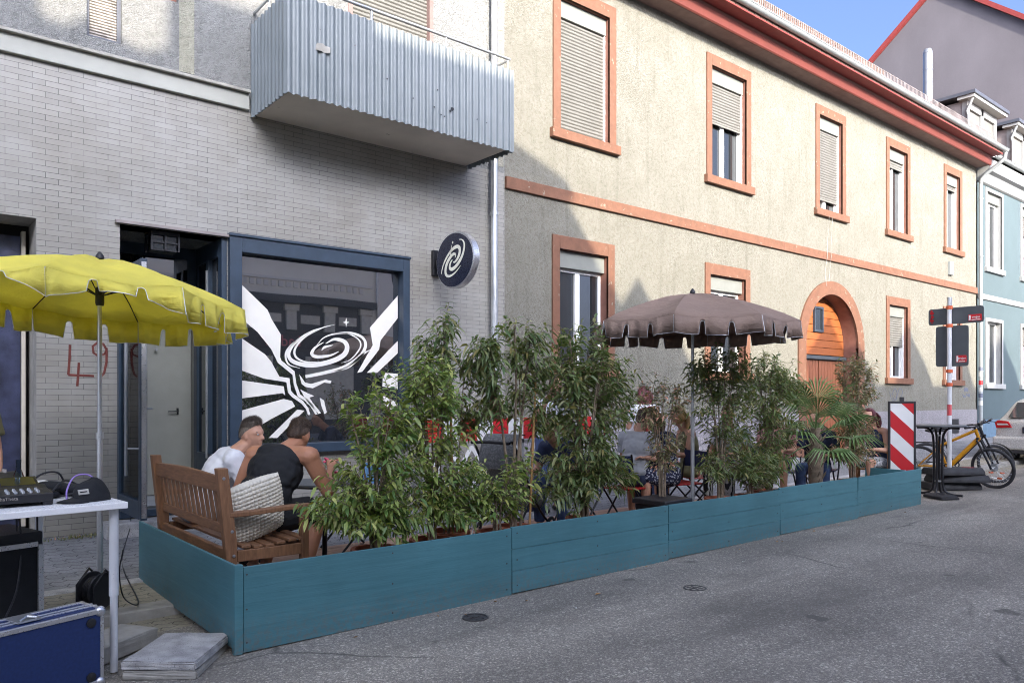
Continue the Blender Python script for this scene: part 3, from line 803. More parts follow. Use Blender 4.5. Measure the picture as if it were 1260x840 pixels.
# ------------------------------------------------------------------ the ground
XS = [-60, -20, -8, 1.7, 12, 25, 40, 150]
def strip_sheet(name, prof, mat, xs=XS):
    """prof: list of (y, z); swept along X over the gentle rise of the street"""
    mb = MB(); n = len(prof); vs = []; fs = []
    for x in xs:
        for y, z in prof: vs.append((x, y, z+gz(x)))
    for i in range(len(xs)-1):
        for k in range(n-1): fs.append((i*n+k, (i+1)*n+k, (i+1)*n+k+1, i*n+k+1))
    mb.add(vs, fs); return struct(mb.build(name, mat, normals=False))

g = MB(); g.box(-400, 400, -400, 400, -1.2, -.45); struct(g.build('ground', 'concrete'))
strip_sheet('road', [(-7.75, 0), (-2, .04), (1.6, .04), (5.62, 0)], 'asphalt')
strip_sheet('gutter', [(5.62, -.004), (6.02, -.012)], 'sett')
strip_sheet('kerb', [(6.02, -.012), (6.025, .055), (6.04, .065), (6.2, .067)], 'concrete')
strip_sheet('verge', [(6.2, .065), (6.88, .075)], 'sett')
strip_sheet('edging', [(6.88, .072), (6.885, .085), (7.02, .087), (7.025, .078)], 'concrete_light')
strip_sheet('pavement', [(7.025, .078), (8.9, .23)], 'pavers')
strip_sheet('far_pavement', [(-10.2, .18), (-7.9, .12), (-7.75, .11), (-7.75, -.01)], 'pavers')

rm = MB()
def mark(pts): rm.add([(x, y, gz(x)+.006) for x, y in pts], [tuple(range(len(pts)))])
mark([(13.0, 4.55), (14.3, 4.42), (14.3, 4.54), (13.0, 4.67)])
mark([(14.9, 4.1), (15.02, 4.1), (16.2, 5.4), (16.08, 5.4)])
mark([(14.3, 4.42), (19.5, 4.42), (19.5, 4.53), (14.3, 4.54)])
struct(rm.build('road_markings', 'paint_white', normals=False))

def manhole(px, py, r, label):
    t = (EYE-.012)/((py-490)/945.); u = (px-630)/945.
    X, Y = t*(u*CA+SA), t*(CA-u*SA); z = gz(X)+.012
    o = thing('valve_cover', label, 'manhole cover', (X, Y, z), group='small round iron covers in the road')
    a = MB(); a.lathe([(r, -.05), (r, .009), (r*.86, .009), (r*.86, -.05)], (0, 0, 0), 28, close=True); a.build('rim', 'iron', o, True, local=True)
    b = MB(); b.lathe([(0, .004), (r*.84, .004), (r*.84, -.03)], (0, 0, 0), 28)
    for k in range(6):
        b.obox((r*.5*cos(k*pi/3), r*.5*sin(k*pi/3), .006), (r*.4, .012, .006), Euler((0, 0, k*pi/3)).to_matrix())
    b.box(-.02, .02, -.012, .012, .003, .01); b.build('lid', 'iron', o, 35, local=True)
manhole(855, 728, .095, 'round iron valve cover in the road below the third teal panel')
manhole(585, 762, .095, 'round iron valve cover nearest the camera, below the first teal panel joint')

# dead leaves and scraps by the planter
for i, (x, y, s_, c) in enumerate([(4.42, 4.28, .035, 'cane'), (4.0, 4.1, .02, 'paper'), (6.3, 4.2, .018, 'paper')]):
    a = MB(); L = s_
    a.add([(-L, 0, .004), (0, -L*.5, .01), (L, 0, .004), (0, L*.5, .012), (0, 0, .001)], [(0, 1, 4), (1, 2, 4), (2, 3, 4), (3, 0, 4)])
    o = a.build('fallen_leaf', c, local=True, normals=False); o.location = (x, y, gz(x)+.01 + .03*(1-abs(y-1.6)/4)); o.rotation_euler = (0, 0, i*1.3)
    tag(o, ['yellow dead leaf lying on the asphalt below the second teal panel', 'small pale scrap lying on the asphalt in front of the first panel joint',
            'tiny pale scrap on the asphalt below the third teal panel'][i], 'litter')

lr = random.Random(21); lm = None
for i in range(16):
    if lm is None:
        a = MB(); L = .022
        a.add([(-L, 0, .003), (0, -L*.45, .008), (L, 0, .003), (0, L*.45, .01), (0, 0, .001)], [(0, 1, 4), (1, 2, 4), (2, 3, 4), (3, 0, 4)])
        lm = a.build('dry_leaf', 'cane', local=True, normals=False); o = lm
    else: o = lm.copy(); C.objects.link(o)
    x = lr.uniform(2.2, 11.2); y = 4.72-abs(lr.gauss(0, .10)); o.location = (x, y, gz(x)+.012); o.rotation_euler = (lr.uniform(-.3, .3), lr.uniform(-.3, .3), lr.uniform(0, 6)); k = lr.uniform(.5, 1.1); o.scale = (k, k, k)
    tag(o, 'small dry leaf lying along the foot of the teal boards', 'leaf', 'dry leaves along the teal boards')
# ------------------------------------------------------------------ building helpers
def wall_sheet(mb, x0, x1, z0, z1, y, openings, m=None):
    xs = sorted({x0, x1, *[q for o in openings for q in o[:2] if x0 < q < x1]})
    zs = sorted({z0, z1, *[q for o in openings for q in o[2:4] if z0 < q < z1]})
    for a, b in zip(xs, xs[1:]):
        for c, d in zip(zs, zs[1:]):
            cx, cz = (a+b)/2, (c+d)/2
            if any(o[0] < cx < o[1] and o[2] < cz < o[3] for o in openings): continue
            mb.add([(a, y, c), (b, y, c), (b, y, d), (a, y, d)], [(0, 1, 2, 3)], m)

def reveal(mb, x0, x1, z0, z1, y, dep, m=None, bottom=True):
    a = [(x0, y, z0), (x1, y, z0), (x1, y, z1), (x0, y, z1)]; b = [(p[0], y+dep, p[2]) for p in a]
    fs = [(0, 3, 7, 4), (1, 5, 6, 2), (3, 2, 6, 7)] + ([(0, 4, 5, 1)] if bottom else [])
    mb.add(a+b, fs, m)

def shutter_curtain(x0, x1, z0, z1, y, pitch=.055):
    mb = MB(); n = max(2, int((z1-z0)/pitch)); h = (z1-z0)/n
    for k in range(n):
        a = z0+k*h
        mb.prism([(0, 0), (.012, h*.25), (.012, h*.7), (0, h*.93), (-.006, h*.93), (-.006, 0)], (x0, y, a), (0, -1, 0), (0, 0, 1), (x1-x0, 0, 0))
    return mb

def stone_window(parent, X0, X1, Z0, Z1, closed, style='two', y=8.8, sill=True, jw=.155, hw=.21, mats=('sandstone', 'reveal_brown'), label=None, sash=None, box=True, depth=.2):
    """sandstone surround proud of the wall; X0..Z1 is its outside"""
    a, b, zt = X0+jw, X1-jw, Z1-hw
    f = MB(); p = y-.03
    f.box(X0, a, p, y+.02, Z0, Z1); f.box(b, X1, p, y+.02, Z0, Z1); f.box(a, b, p, y+.02, zt, Z1)
    w = f.build('window', mats[0], parent, bevel=.006)
    if label: w['label'] = label
    r = MB(); reveal(r, a, b, Z0, zt, p+.012, depth+.018); r.build('reveal', mats[1], w, normals=False)
    if sill:
        s_ = MB(); s_.box(X0-.06, X1+.06, y-.085, y+.02, Z0-.155, Z0-.003); s_.build('sill', mats[0], w, bevel=.008)
    yb = y+depth-.09
    zb = zt
    if box:
        q = MB(); q.box(a+.004, b-.004, yb-.05, yb+.1, zt-.27, zt-.004); q.build('shutter_box', 'shutter_box', w, bevel=.006); zb = zt-.27
    if closed > 0:
        zl = zb - closed*(zb-Z0)
        c = shutter_curtain(a+.03, b-.03, zl+.035, zb, yb)
        c.box(a+.03, b-.03, yb-.016, yb+.006, zl, zl+.034)
        c.build('roller_shutter', 'shutter', w, normals=False)
        gr = MB(); gr.box(a+.004, a+.03, yb-.03, yb+.03, Z0+.002, zb); gr.box(b-.03, b-.004, yb-.03, yb+.03, Z0+.002, zb); gr.build('shutter_rail', 'white_pvc', w)
    if closed < .97:
        yf = y+depth-.02
        fr = MB(); t_ = .05
        fr.box(a+.002, a+t_, yf-.03, yf+.03, Z0+.002, zb); fr.box(b-t_, b-.002, yf-.03, yf+.03, Z0+.002, zb)
        fr.box(a+t_, b-t_, yf-.03, yf+.03, Z0+.002, Z0+t_); fr.box(a+t_, b-t_, yf-.03, yf+.03, zb-t_, zb-.001)
        if style == 'two':
            m_ = (a+b)/2; fr.box(m_-.05, m_+.05, yf-.035, yf+.03, Z0+t_, zb-t_)
        fr.build('window_frame', 'white_pvc', w, bevel=.004)
        pn = MB(); pn.box(a+.03, b-.03, yf+.005, yf+.02, Z0+.03, zb-.03); pn.build('pane', 'glass', w)
        if sash:   # a sash standing open into the room
            pass
        k = MB()
        for (c0, c1) in ((a+.06, a+.22), (b-.22, b-.06)):
            n = 10
            pts = [(c0+(c1-c0)*i/n, .012*sin(i*2.6)) for i in range(n+1)]
            for (q0, w0), (q1, w1) in zip(pts, pts[1:]):
                k.add([(q0, yf+.05+w0, Z0+.06), (q1, yf+.05+w1, Z0+.06), (q1, yf+.05+w1, zb-.06), (q0, yf+.05+w0, zb-.06)], [(0, 1, 2, 3)])
    return w

def downpipe(mb, x, y, z0, z1, r=.05):
    mb.tube([(x, y, z0), (x, y, z1)], r, 14)
    z = z0+.6
    while z < z1:
        mb.lathe([(r+.012, -.02), (r+.012, .02)], (x, y, z), 14); mb.box(x-.012, x+.012, y, 8.81, z-.012, z+.012); z += 1.9

# ------------------------------------------------------------------ tiled house with the bar
b1 = thing('tiled_house', 'white brick-tiled house with the swirl shop window, the corrugated balcony and the number 49', 'building', (0, 8.8, .2))
Y0 = 8.8
OP1 = [(-.45, 1.2, .24, 3.37), (1.95, 3.06, .41, 3.42), (3.10, 5.42, .98, 3.42)]
w = MB(); wall_sheet(w, -9, 7.12, -.3, 4.91, Y0, OP1)
reveal(w, *OP1[1], Y0, .3)
w.build('tiled_wall', 'tile', b1, normals=False)
UW = [(1.64, 1.97, 5.30, 6.7), (2.2, 2.53, 5.92, 7.2), (4.58, 5.86, 5.2, 7.35)]
w = MB(); wall_sheet(w, -9, 7.12, 4.91, 12.2, Y0, UW, 0)
for o in UW: reveal(w, *o, Y0, .16, 0)
w.box(-9, 7.12, 18.0, 18.05, -.3, 12.2, 0); w.add([(-9, 8.8, -.3), (-9, 18, -.3), (-9, 18, 12.2), (-9, 8.8, 12.2)], [(0, 1, 2, 3)], 0)
w.add([(7.12, 8.8, 4.9), (7.12, 18, 4.9), (7.12, 18, 12.2), (7.12, 8.8, 12.2)], [(0, 1, 2, 3)], 0)
w.box(.36, .62, Y0-.004, Y0+.004, 5.18, 12, 1); w.box(2.42+.12, 2.7, Y0-.004, Y0+.004, 5.18, 12, 1); w.box(6.92, 7.1, Y0-.004, Y0+.004, 5.0, 12, 1)
w.build('rendered_wall', ['stucco_grey', 'stucco_yellow'], b1, normals=False)
rf = MB(); rf.box(-9.1, 7.12, 8.3, 18.1, 12.2, 12.5); rf.build('roof', 'roof_tile', b1)
bd = MB(); bd.box(-9, 3.30, Y0-.05, Y0+.01, 4.92, 5.10); bd.build('band', 'band_beige', b1, bevel=.008)
bd = MB(); bd.box(-9, 3.30, Y0-.10, Y0+.01, 5.102, 5.135); bd.build('ledge', 'concrete', b1, bevel=.006)
# closed interiors behind the openings
it = MB(); it.box(-.6, 1.95-.01, 9.5, 9.52, .1, 3.6, 0)
it.add([(1.2, 8.8, .24), (1.2, 9.3, .24), (1.2, 9.3, 3.37), (1.2, 8.8, 3.37)], [(0, 1, 2, 3)], 1)
it.add([(-.45, 8.8, 3.37), (1.2, 8.8, 3.37), (1.2, 9.3, 3.37), (-.45, 9.3, 3.37)], [(0, 1, 2, 3)], 1)
it.add([(-.45, 8.8, .24), (-.45, 9.3, .24), (-.45, 9.3, 3.37), (-.45, 8.8, 3.37)], [(0, 1, 2, 3)], 1)
it.add([(-.45, 8.8, .24), (1.2, 8.8, .24), (1.2, 9.3, .24), (-.45, 9.3, .24)], [(0, 1, 2, 3)], 1)
it.build('side_recess', ['interior_dark', 'concrete'], b1, normals=False)
sp = MB(); sp.box(-.44, 1.12, 9.24, 9.28, .3, 3.25); po = sp.build('poster_panel', 'poster', b1)
ls = MB(); ls.box(1.125, 1.16, 9.20, 9.28, .3, 3.3); ls.build('panel_edge', 'light_strip', po)
# poster colours: abstract blotches
bl = MB()
for k in range(7):
    cx, cz, r_ = random.uniform(-.1, 1.0), random.uniform(.8, 2.4), random.uniform(.06, .2)
    bl.prism([(r_*(1+.3*sin(3*q+k))*cos(q), r_*(1+.3*sin(3*q+k))*sin(q)) for q in [i*2*pi/14 for i in range(14)]], (cx, 9.236-k*.0004, cz), (1, 0, 0), (0, 0, 1), (0, .003, 0), k % 3)
bl.build('poster_print', ['cloth_blue', 'cloth_olive', 'opp_cream'], po)

# doorway: recessed vestibule
vd = MB()
vd.add([(1.95, 8.8, .41), (3.06, 8.8, .41), (3.06, 10.6, .41), (1.95, 10.6, .41)], [(0, 1, 2, 3)], 1)
vd.add([(1.95, 8.8, 3.42), (3.06, 8.8, 3.42), (3.06, 10.6, 3.42), (1.95, 10.6, 3.42)], [(3, 2, 1, 0)], 2)
vd.add([(1.95, 9.1, .41), (1.95, 10.6, .41), (1.95, 10.6, 3.42), (1.95, 9.1, 3.42)], [(0, 1, 2, 3)], 0)
vd.add([(3.06, 9.8, .41), (3.06, 10.6, .41), (3.06, 10.6, 3.42), (3.06, 9.8, 3.42)], [(0, 1, 2, 3)], 0)
vd.add([(1.95, 10.6, .41), (3.06, 10.6, .41), (3.06, 10.6, 3.42), (1.95, 10.6, 3.42)], [(0, 1, 2, 3)], 0)
vd.build('vestibule', ['interior_door', 'interior_floor', 'stucco_grey'], b1, normals=False)
id_ = MB(); id_.box(2.32, 3.05, 10.05, 10.10, .42, 2.75); idr = id_.build('inner_door', 'interior_door', b1, bevel=.004)
hd = MB(); hd.box(2.87, 2.89, 10.03, 10.05, 1.40, 1.48); hd.tube([(2.88, 10.0, 1.44), (2.76, 10.0, 1.44)], .008); hd.tube([(2.88, 10.05, 1.44), (2.88, 10.0, 1.44)], .008); hd.build('handle', 'black_metal', idr)
ht = MB(); ht.lathe([(.018, 0), (.018, .02), (.006, .02)], (2.62, 10.0, 2.2), 10, Euler((R(90), 0, 0)).to_matrix()); ht.build('door_viewer', 'steel', idr)
ds = MB(); ds.box(1.93, 3.08, 8.70, 8.9, .355, .43, 0); ds.build('threshold', 'frame_blue', b1, bevel=.005)
st = MB(); st.box(1.75, 3.2, 8.45, 8.78, .05, .34); st.build('door_step', 'concrete_light', b1, bevel=.012)
st = MB(); st.box(-.6, .95, 8.4, 8.78, .0, .33); st.build('side_step', 'concrete', b1, bevel=.012)
# dark blue side light on the right flank of the doorway
sd = MB(); 
sd.box(3.0, 3.06, 8.8, 8.92, .43, 3.42); sd.box(3.0, 3.06, 9.68, 9.8, .43, 3.42); sd.box(3.0, 3.06, 8.92, 9.68, 3.22, 3.42); sd.box(3.0, 3.06, 8.92, 9.68, .43, .95)
sd.box(2.98, 3.06, 9.2, 9.28, .95, 3.22)
slt = sd.build('side_light', 'frame_blue', b1, bevel=.005)
a = MB(); a.box(3.03, 3.04, 8.92, 9.68, .95, 3.22); a.build('pane', 'glass', slt)
a = MB(); a.box(2.966, 2.98, 9.22, 9.26, .9, 3.1); a.build('frame_edge', 'galv', slt)
tr = MB(); tr.box(1.95, 3.0, 9.72, 9.8, 2.95, 3.42); tr.box(1.95, 2.02, 9.72, 9.8, .43, 2.95)
trn = tr.build('transom', 'frame_blue', b1, bevel=.004)
a = MB(); a.box(2.1, 2.9, 9.715, 9.73, 3.02, 3.28); a.build('pane', 'shop_glass', trn)
dd = MB(); dd.box(1.90, 3.07, 8.74, 8.80, 3.425, 3.455); dd.build('drip_rail', 'dormer_side', b1)
# open glass door leaf
dl = MB(); yA, yB = 7.86, 8.79; x_ = 1.95
dl.box(x_-.03, x_+.03, yA, yA+.085, .44, 2.93); dl.box(x_-.03, x_+.03, yB-.085, yB, .44, 2.93); dl.box(x_-.03, x_+.03, yA+.085, yB-.085, .44, .62); dl.box(x_-.03, x_+.03, yA+.085, yB-.085, 2.8, 2.93)
leaf = dl.build('glass_door', 'frame_blue', b1, bevel=.004)
a = MB(); a.box(x_-.008, x_+.008, yA+.085, yB-.085, .62, 2.8); a.build('pane', 'clear_glass', leaf)
a = MB(); a.tube([(x_-.12, yA+.16, .86), (x_-.12, yA+.16, 2.5)], .016, 12)
for z in (1.12, 2.24): a.tube([(x_-.12, yA+.16, z), (x_-.02, yA+.06, z)], .010, 8)
a.build('pull_handle', 'steel', leaf, True)
a = MB(); a.tube([(x_+.03, yA+.04, 1.5), (x_+.08, yA+.04, 1.5), (x_+.085, yA+.15, 1.5)], .010, 8); a.build('lever', 'steel', leaf, True)
a = MB(); a.box(x_-.022, x_+.022, yA-.004, yA, .46, 2.9); a.build('lock_edge', 'alu', leaf)

# ceiling lamp in the doorway
o = thing('ceiling_lantern', 'black caged lantern under the ceiling of the open doorway', 'lamp', (2.42, 9.0, 3.42))
a = MB(); a.box(2.27, 2.57, 8.87, 9.13, 3.375, 3.418); a.box(2.29, 2.55, 8.89, 9.11, 3.21, 3.225)
for x in (2.28, 2.42, 2.56):
    for y in (8.88, 9.12): a.box(x-.01, x+.01, y-.01, y+.01, 3.21, 3.38)
for y in (8.88, 9.12): a.box(2.28, 2.56, y-.006, y+.006, 3.29, 3.305)
a.build('cage', 'black_metal', o)
a = MB(); a.box(2.30, 2.54, 8.9, 9.1, 3.226, 3.37); a.build('lamp_shade', 'glass', o)

# shop window
fr = MB(); fx0, fx1, fz0, fz1 = 3.07, 5.45, .95, 3.44
fr.box(fx0, fx0+.14, 8.73, 8.88, fz0, fz1); fr.box(fx1-.10, fx1, 8.73, 8.88, fz0, fz1)
fr.box(fx0+.14, fx1-.10, 8.73, 8.88, fz1-.17, fz1); fr.box(fx0+.14, fx1-.10, 8.70, 8.88, fz0, fz0+.11)
fr.box(fx0-.01, fx1+.012, 8.71, 8.80, fz1+.002, fz1+.035)
sw = fr.build('shop_window', 'frame_blue', b1, bevel=.006)
a = MB(); a.box(fx0+.145, fx1-.105, 8.865, 8.872, fz0+.115, fz1-.175); a.build('pane', 'shop_glass', sw)
a = MB(); a.box(fx0, fx1, 9.4, 9.42, .7, 3.6); a.build('room_wall', 'interior_dark', sw)
# vinyl swirl traced on the glass: crop pixels -> wall plane
YG = 8.862
def gp(cx, cy):
    px, py = 280+cx/3.358, 290+cy/3.36
    x, z = wx(px, YG), wz(px, py, YG)
    return (min(max(x, fx0+.15), fx1-.11), min(max(z, fz0+.12), fz1-.18))
G = MB()
def gpoly(pts): G.prism([gp(*p) for p in pts], (0, YG, 0), (1, 0, 0), (0, 0, 1), (0, -.002, 0))
def gstrip(pts, w0, wm, w1, n=8, peak=.5):
    c = catmull(pts, n); L = len(c); ws = []
    for i in range(L):
        t = i/(L-1)
        ws.append(((w0+(wm-w0)*sin(pi/2*min(1, t/peak))) if t < peak else (w1+(wm-w1)*cos(pi/2*(t-peak)/(1-peak))))/3.358*.0082)
    G.strip([gp(p.x, p.y) for p in c], ws, (0, YG, 0), (1, 0, 0), (0, 0, 1), (0, -.002, 0))
gpoly([(56, 200), (165, 306), (182, 345), (220, 408), (217, 500), (222, 515), (277, 560), (284, 610), (300, 655), (330, 675), (352, 700), (372, 738), (362, 738), (343, 706), (322, 684), (290, 664), (274, 616), (268, 574), (208, 525), (196, 500), (180, 468), (124, 398), (56, 342)])
gpoly([(56, 422), (155, 490), (180, 520), (214, 582), (256, 588), (262, 640), (275, 655), (312, 682), (334, 712), (342, 740), (332, 740), (324, 716), (304, 692), (266, 666), (250, 648), (243, 605), (212, 600), (150, 590), (56, 556)])
gpoly([(56, 597), (232, 622), (238, 660), (228, 650), (56, 672)])
gpoly([(56, 722), (232, 674), (266, 682), (279, 705), (180, 757), (56, 830)])
gpoly([(170, 835), (288, 718), (318, 722), (205, 835)])
gpoly([(724, 250), (588, 380), (600, 452), (536, 566), (556, 562), (626, 470), (632, 432), (724, 342)])
gpoly([(724, 436), (668, 470), (640, 500), (576, 566), (618, 566), (724, 486)])
gpoly([(642, 566), (724, 570), (724, 636), (692, 632), (640, 622)])
gpoly([(640, 660), (724, 690), (724, 745), (690, 730), (640, 690)])
gpoly([(296, 572), (320, 606), (345, 612), (405, 594), (430, 600), (424, 610), (400, 606), (352, 630), (322, 624), (306, 612)])
gpoly([(300, 634), (330, 650), (358, 662), (338, 668), (352, 690), (386, 732), (376, 736), (340, 698), (318, 668)])
gpoly([(380, 668), (398, 680), (410, 730), (400, 736), (388, 704)])
# galaxy arms (outer tip first)
gstrip([(446, 366), (392, 380), (335, 402), (275, 446), (252, 490), (275, 522), (345, 535), (425, 520), (478, 494), (494, 462), (480, 436), (440, 428), (405, 446)], 1, 26, 3, peak=.72)
gstrip([(392, 382), (330, 412), (290, 448), (276, 482), (290, 508), (330, 522), (380, 520)], 1, 11, 2)
gstrip([(322, 582), (400, 566), (478, 544), (545, 500), (570, 455), (556, 420), (508, 402), (450, 404), (400, 420), (368, 452)], 16, 18, 2, peak=.25)
gstrip([(398, 440), (362, 462), (348, 488), (372, 500), (425, 494), (460, 478)], 2, 17, 2)
gstrip([(440, 560), (500, 542), (556, 492), (590, 470)], 2, 13, 1)
gstrip([(430, 404), (490, 402), (540, 428), (548, 462), (510, 510), (470, 526)], 1, 8, 1)
gstrip([(300, 420), (258, 456), (240, 492), (252, 530), (300, 548)], 1, 10, 1)
gstrip([(388, 474), (402, 460), (436, 452)], 1, 12, 1)
gpoly([(490, 338), (493, 354), (504, 358), (493, 362), (490, 378), (487, 362), (476, 358), (487, 354)])
G.build('window_graphic', 'vinyl_white', sw, normals=True)

# painted house number
def brush(mb, pts, r=.016):
    c = [tuple(p) for p in pts]
    mb.tube([(wx(px), 8.797, wz(px, py)) for px, py in c], r, 6)
nb = MB()
brush(nb, [(86, 424), (85.5, 440), (84, 461)], .013); brush(nb, [(84, 461), (95, 461.5), (109, 462), (115.5, 462.5)], .013); brush(nb, [(97, 446), (96, 462), (95, 475)], .013)
brush(nb, [(131, 430), (127, 423), (120, 421), (114, 426), (115, 434), (121, 438), (129, 435), (131, 428), (131, 445), (128, 459), (124, 463)], .013)
nbm = nb.build('house_number', 'graffiti', b1, True)
for v in nbm.data.vertices: v.co.y = (v.co.y+.003)*.2-.003

# upper louvred openings
for i, o in enumerate(UW[:2]):
    f = MB(); f.box(o[0], o[0]+.035, Y0+.06, Y0+.12, o[2], o[3]); f.box(o[1]-.035, o[1], Y0+.06, Y0+.12, o[2], o[3]); f.box(o[0]+.035, o[1]-.035, Y0+.06, Y0+.12, o[2], o[2]+.04)
    wf = f.build('louvre_window', 'reveal_brown' if i else 'dark_cap', b1)
    c = shutter_curtain(o[0]+.035, o[1]-.035, o[2]+.04, o[3], Y0+.10, .03); c.build('louvres', 'shutter_grey', wf, normals=False)
# balcony door with roller shutter
o = UW[2]
f = MB(); f.box(o[0], o[0]+.06, Y0-.01, Y0+.1, o[2], o[3]); f.box(o[1]-.06, o[1], Y0-.01, Y0+.1, o[2], o[3])
wf = f.build('balcony_door', 'soffit_brown', b1)
c = shutter_curtain(o[0]+.062, o[1]-.062, o[2], o[3], Y0+.07, .05); c.build('roller_shutter', 'shutter', wf, normals=False)

# balcony
bx0, bx1, by0, bz0, bz1 = 3.34, 6.46, 7.8, 4.88, 5.92
sl = MB(); sl.box(bx0+.05, bx1-.05, by0+.05, 8.80, bz0, bz0+.14)
bal = sl.build('balcony', 'slab_soffit', b1, bevel=.01)
def corrug(p, q, n_per_m=10):
    p = Vector(p); q = Vector(q); L = (q-p).length; d = (q-p)/L; nn = Vector((d.y, -d.x, 0)); N = int(L*n_per_m)*8
    mb = MB(); vs = []; fs = []
    for i in range(N+1):
        t = i/N*L; ph = t*n_per_m*2*pi; a = .016*max(-.75, min(.75, sin(ph)))/.75
        b_ = p+d*t+nn*a
        for off in (0, -.003):
            c = b_+nn*off
            vs += [(c.x, c.y, bz0-.035+.004*sin(i*1.7)), (c.x, c.y, bz1+.003*sin(i*2.3))]
    for i in range(N):
        k = i*4; fs += [(k, k+4, k+5, k+1), (k+2, k+3, k+7, k+6), (k+1, k+5, k+7, k+3), (k, k+2, k+6, k+4)]
    mb.add(vs, fs); return mb
for p, q in (((bx0, by0, 0), (bx1, by0, 0)), ((bx0, 8.79, 0), (bx0, by0+.01, 0)), ((bx1, by0+.01, 0), (bx1, 8.79, 0))):
    corrug(p, q).build('corrugated_panel', 'corrugated', bal, 60, normals=False)
rl = MB(); zr = 6.07
rl.tube([(bx0+.03, 8.79, zr), (bx0+.03, by0+.04, zr), (bx1-.03, by0+.04, zr), (bx1-.03, 8.79, zr)], .019, 10)
for x in (bx0+.05, 4.38, 5.42, bx1-.05): rl.tube([(x, by0+.05, bz0+.15), (x, by0+.05, zr)], .015, 8)
for x in (bx0+.05, bx1-.05): rl.tube([(x, 8.4, bz0+.15), (x, 8.4, zr)], .013, 8)
rl.build('railing', 'galv', bal, True)
dt = MB()
for x, z, r_ in ((5.47, 5.17, .022), (5.44, 5.14, .014), (5.2, 5.13, .009), (5.3, 5.06, .008), (5.35, 5.05, .008), (4.55, 5.3, .008), (4.9, 5.16, .008), (5.25, 5.35, .008), (5.85, 5.13, .007), (6.0, 5.12, .007)):
    dt.prism([(r_*(1+.35*sin(5*q+x*9))*cos(q), r_*(1+.35*sin(3*q+x*7))*sin(q)) for q in [i*2*pi/11 for i in range(11)]], (x, by0-.024, z), (1, 0, 0), (0, 0, 1), (0, .01, 0))
dt.build('dent', 'black_metal', bal)
pt = MB(); pt.prism([(0, 0), (.07, .004), (.10, -.01), (.17, .01), (.175, .07), (.11, .075), (.09, .09), (.02, .08), (.005, .05)], (3.66, by0-.019, 5.38), (1, 0, 0), (0, 0, 1), (0, .012, 0)); pt.build('patch', 'concrete', bal)
# downpipe on the tiled wall
dp = MB(); downpipe(dp, 6.85, 8.70, 1.76, 12.2); dpp = dp.build('downpipe', 'galv', b1, True)
dp = MB(); dp.tube([(6.85, 8.70, .25), (6.85, 8.70, 1.78)], .062, 14); dp.build('standpipe', 'pipe_red', dpp, True)

# disc sign
sg = thing('shop_sign', 'round navy sign with a pale galaxy swirl, sticking out over the pavement', 'sign', (5.93, 8.27, 3.42))
a = MB(); a.lathe([(.362, -.085), (.370, -.078), (.370, .005), (.362, .012)], (0, 0, 0), 48, Euler((0, R(90), 0)).to_matrix())
for i, v in enumerate(a.v):
    x, y, z = v; k = 1+.06*(y/.37); a.v[i] = (x+5.93, y*1.16+8.27, z*k*1.0+3.42)
a.build('rim', 'alu', sg, 40)
a = MB(); a.lathe([(0, -.0), (.35, 0), (.35, .006), (0, .006)], (0, 0, 0), 48, Euler((0, R(90), 0)).to_matrix())
for i, v in enumerate(a.v):
    x, y, z = v; k = 1+.06*(y/.37); a.v[i] = (x+5.838, y*1.16+8.27, z*k+3.42)
fc = a.build('face', 'sign_navy', sg, 40)
a = MB()
def sarm(th0, th1, r0, r1, w0):
    n = 44; path = []; ws = []
    for i in range(n+1):
        t = i/n; th = th0+(th1-th0)*t; r_ = r0+(r1-r0)*t**.9
        x, y = r_*cos(th), r_*.52*sin(th); q = R(38)
        path.append((x*cos(q)-y*sin(q), x*sin(q)+y*cos(q))); ws.append(w0*(.15+sin(pi*min(1, t*.93+.05))))
    a.strip(path, ws, (5.833, 8.27, 3.42), (0, -1, 0), (0, 0, 1), (-.003, 0, 0))
for k in range(3): sarm(k*2.1, k*2.1+4.9, .04, .335, .042)
a.strip([(-.05, .20), (-.06, .12), (-.08, .05)], [.004, .016, .004], (5.833, 8.27, 3.42), (0, -1, 0), (0, 0, 1), (-.003, 0, 0))
a.prism([(-.02, .25), (-.012, .235), (0, .23), (-.012, .225), (-.02, .21), (-.028, .225), (-.04, .23), (-.028, .235)], (5.833, 8.27, 3.42), (0, -1, 0), (0, 0, 1), (-.003, 0, 0))
a.build('galaxy_mark', 'sign_glow', fc)
a = MB(); a.box(5.83, 6.03, 8.74, 8.80, 3.27, 3.62); a.box(5.88, 5.98, 8.64, 8.74, 3.36, 3.50); a.build('bracket', 'black_metal', sg, bevel=.006)

# ------------------------------------------------------------------ cream house with sandstone windows
b2 = thing('cream_house', 'long cream rendered house with sandstone window surrounds, red eaves and an arched gate', 'building', (16, 8.8, .25))
UPW = [(8.08, 9.5, 1.), (11.99, 13.43, .42), (15.93, 17.26, .86), (19.30, 20.63, .10), (22.77, 24.01, .07)]
GRW = [(8.06, 9.46, 2.1, 0.), (11.94, 13.4, 2.1, 0.), (19.3, 20.63, 2.12, .48), (22.71, 24.01, 2.12, .25)]
jw, hw = .155, .21
ops = [(a+jw, b-jw, 5.80, 8.10-hw) for a, b, _ in UPW] + [(a+jw, b-jw, z, 4.15-hw) for a, b, z, _ in GRW]
AX, AR, AZ0 = 16.66, 1.165, 2.78
ops.append((AX-AR, AX+AR, -.2, AZ0+AR))
w = MB(); wall_sheet(w, 7.12, 25.1, 1.28, 8.44, 8.8, ops, 0)
N = 24
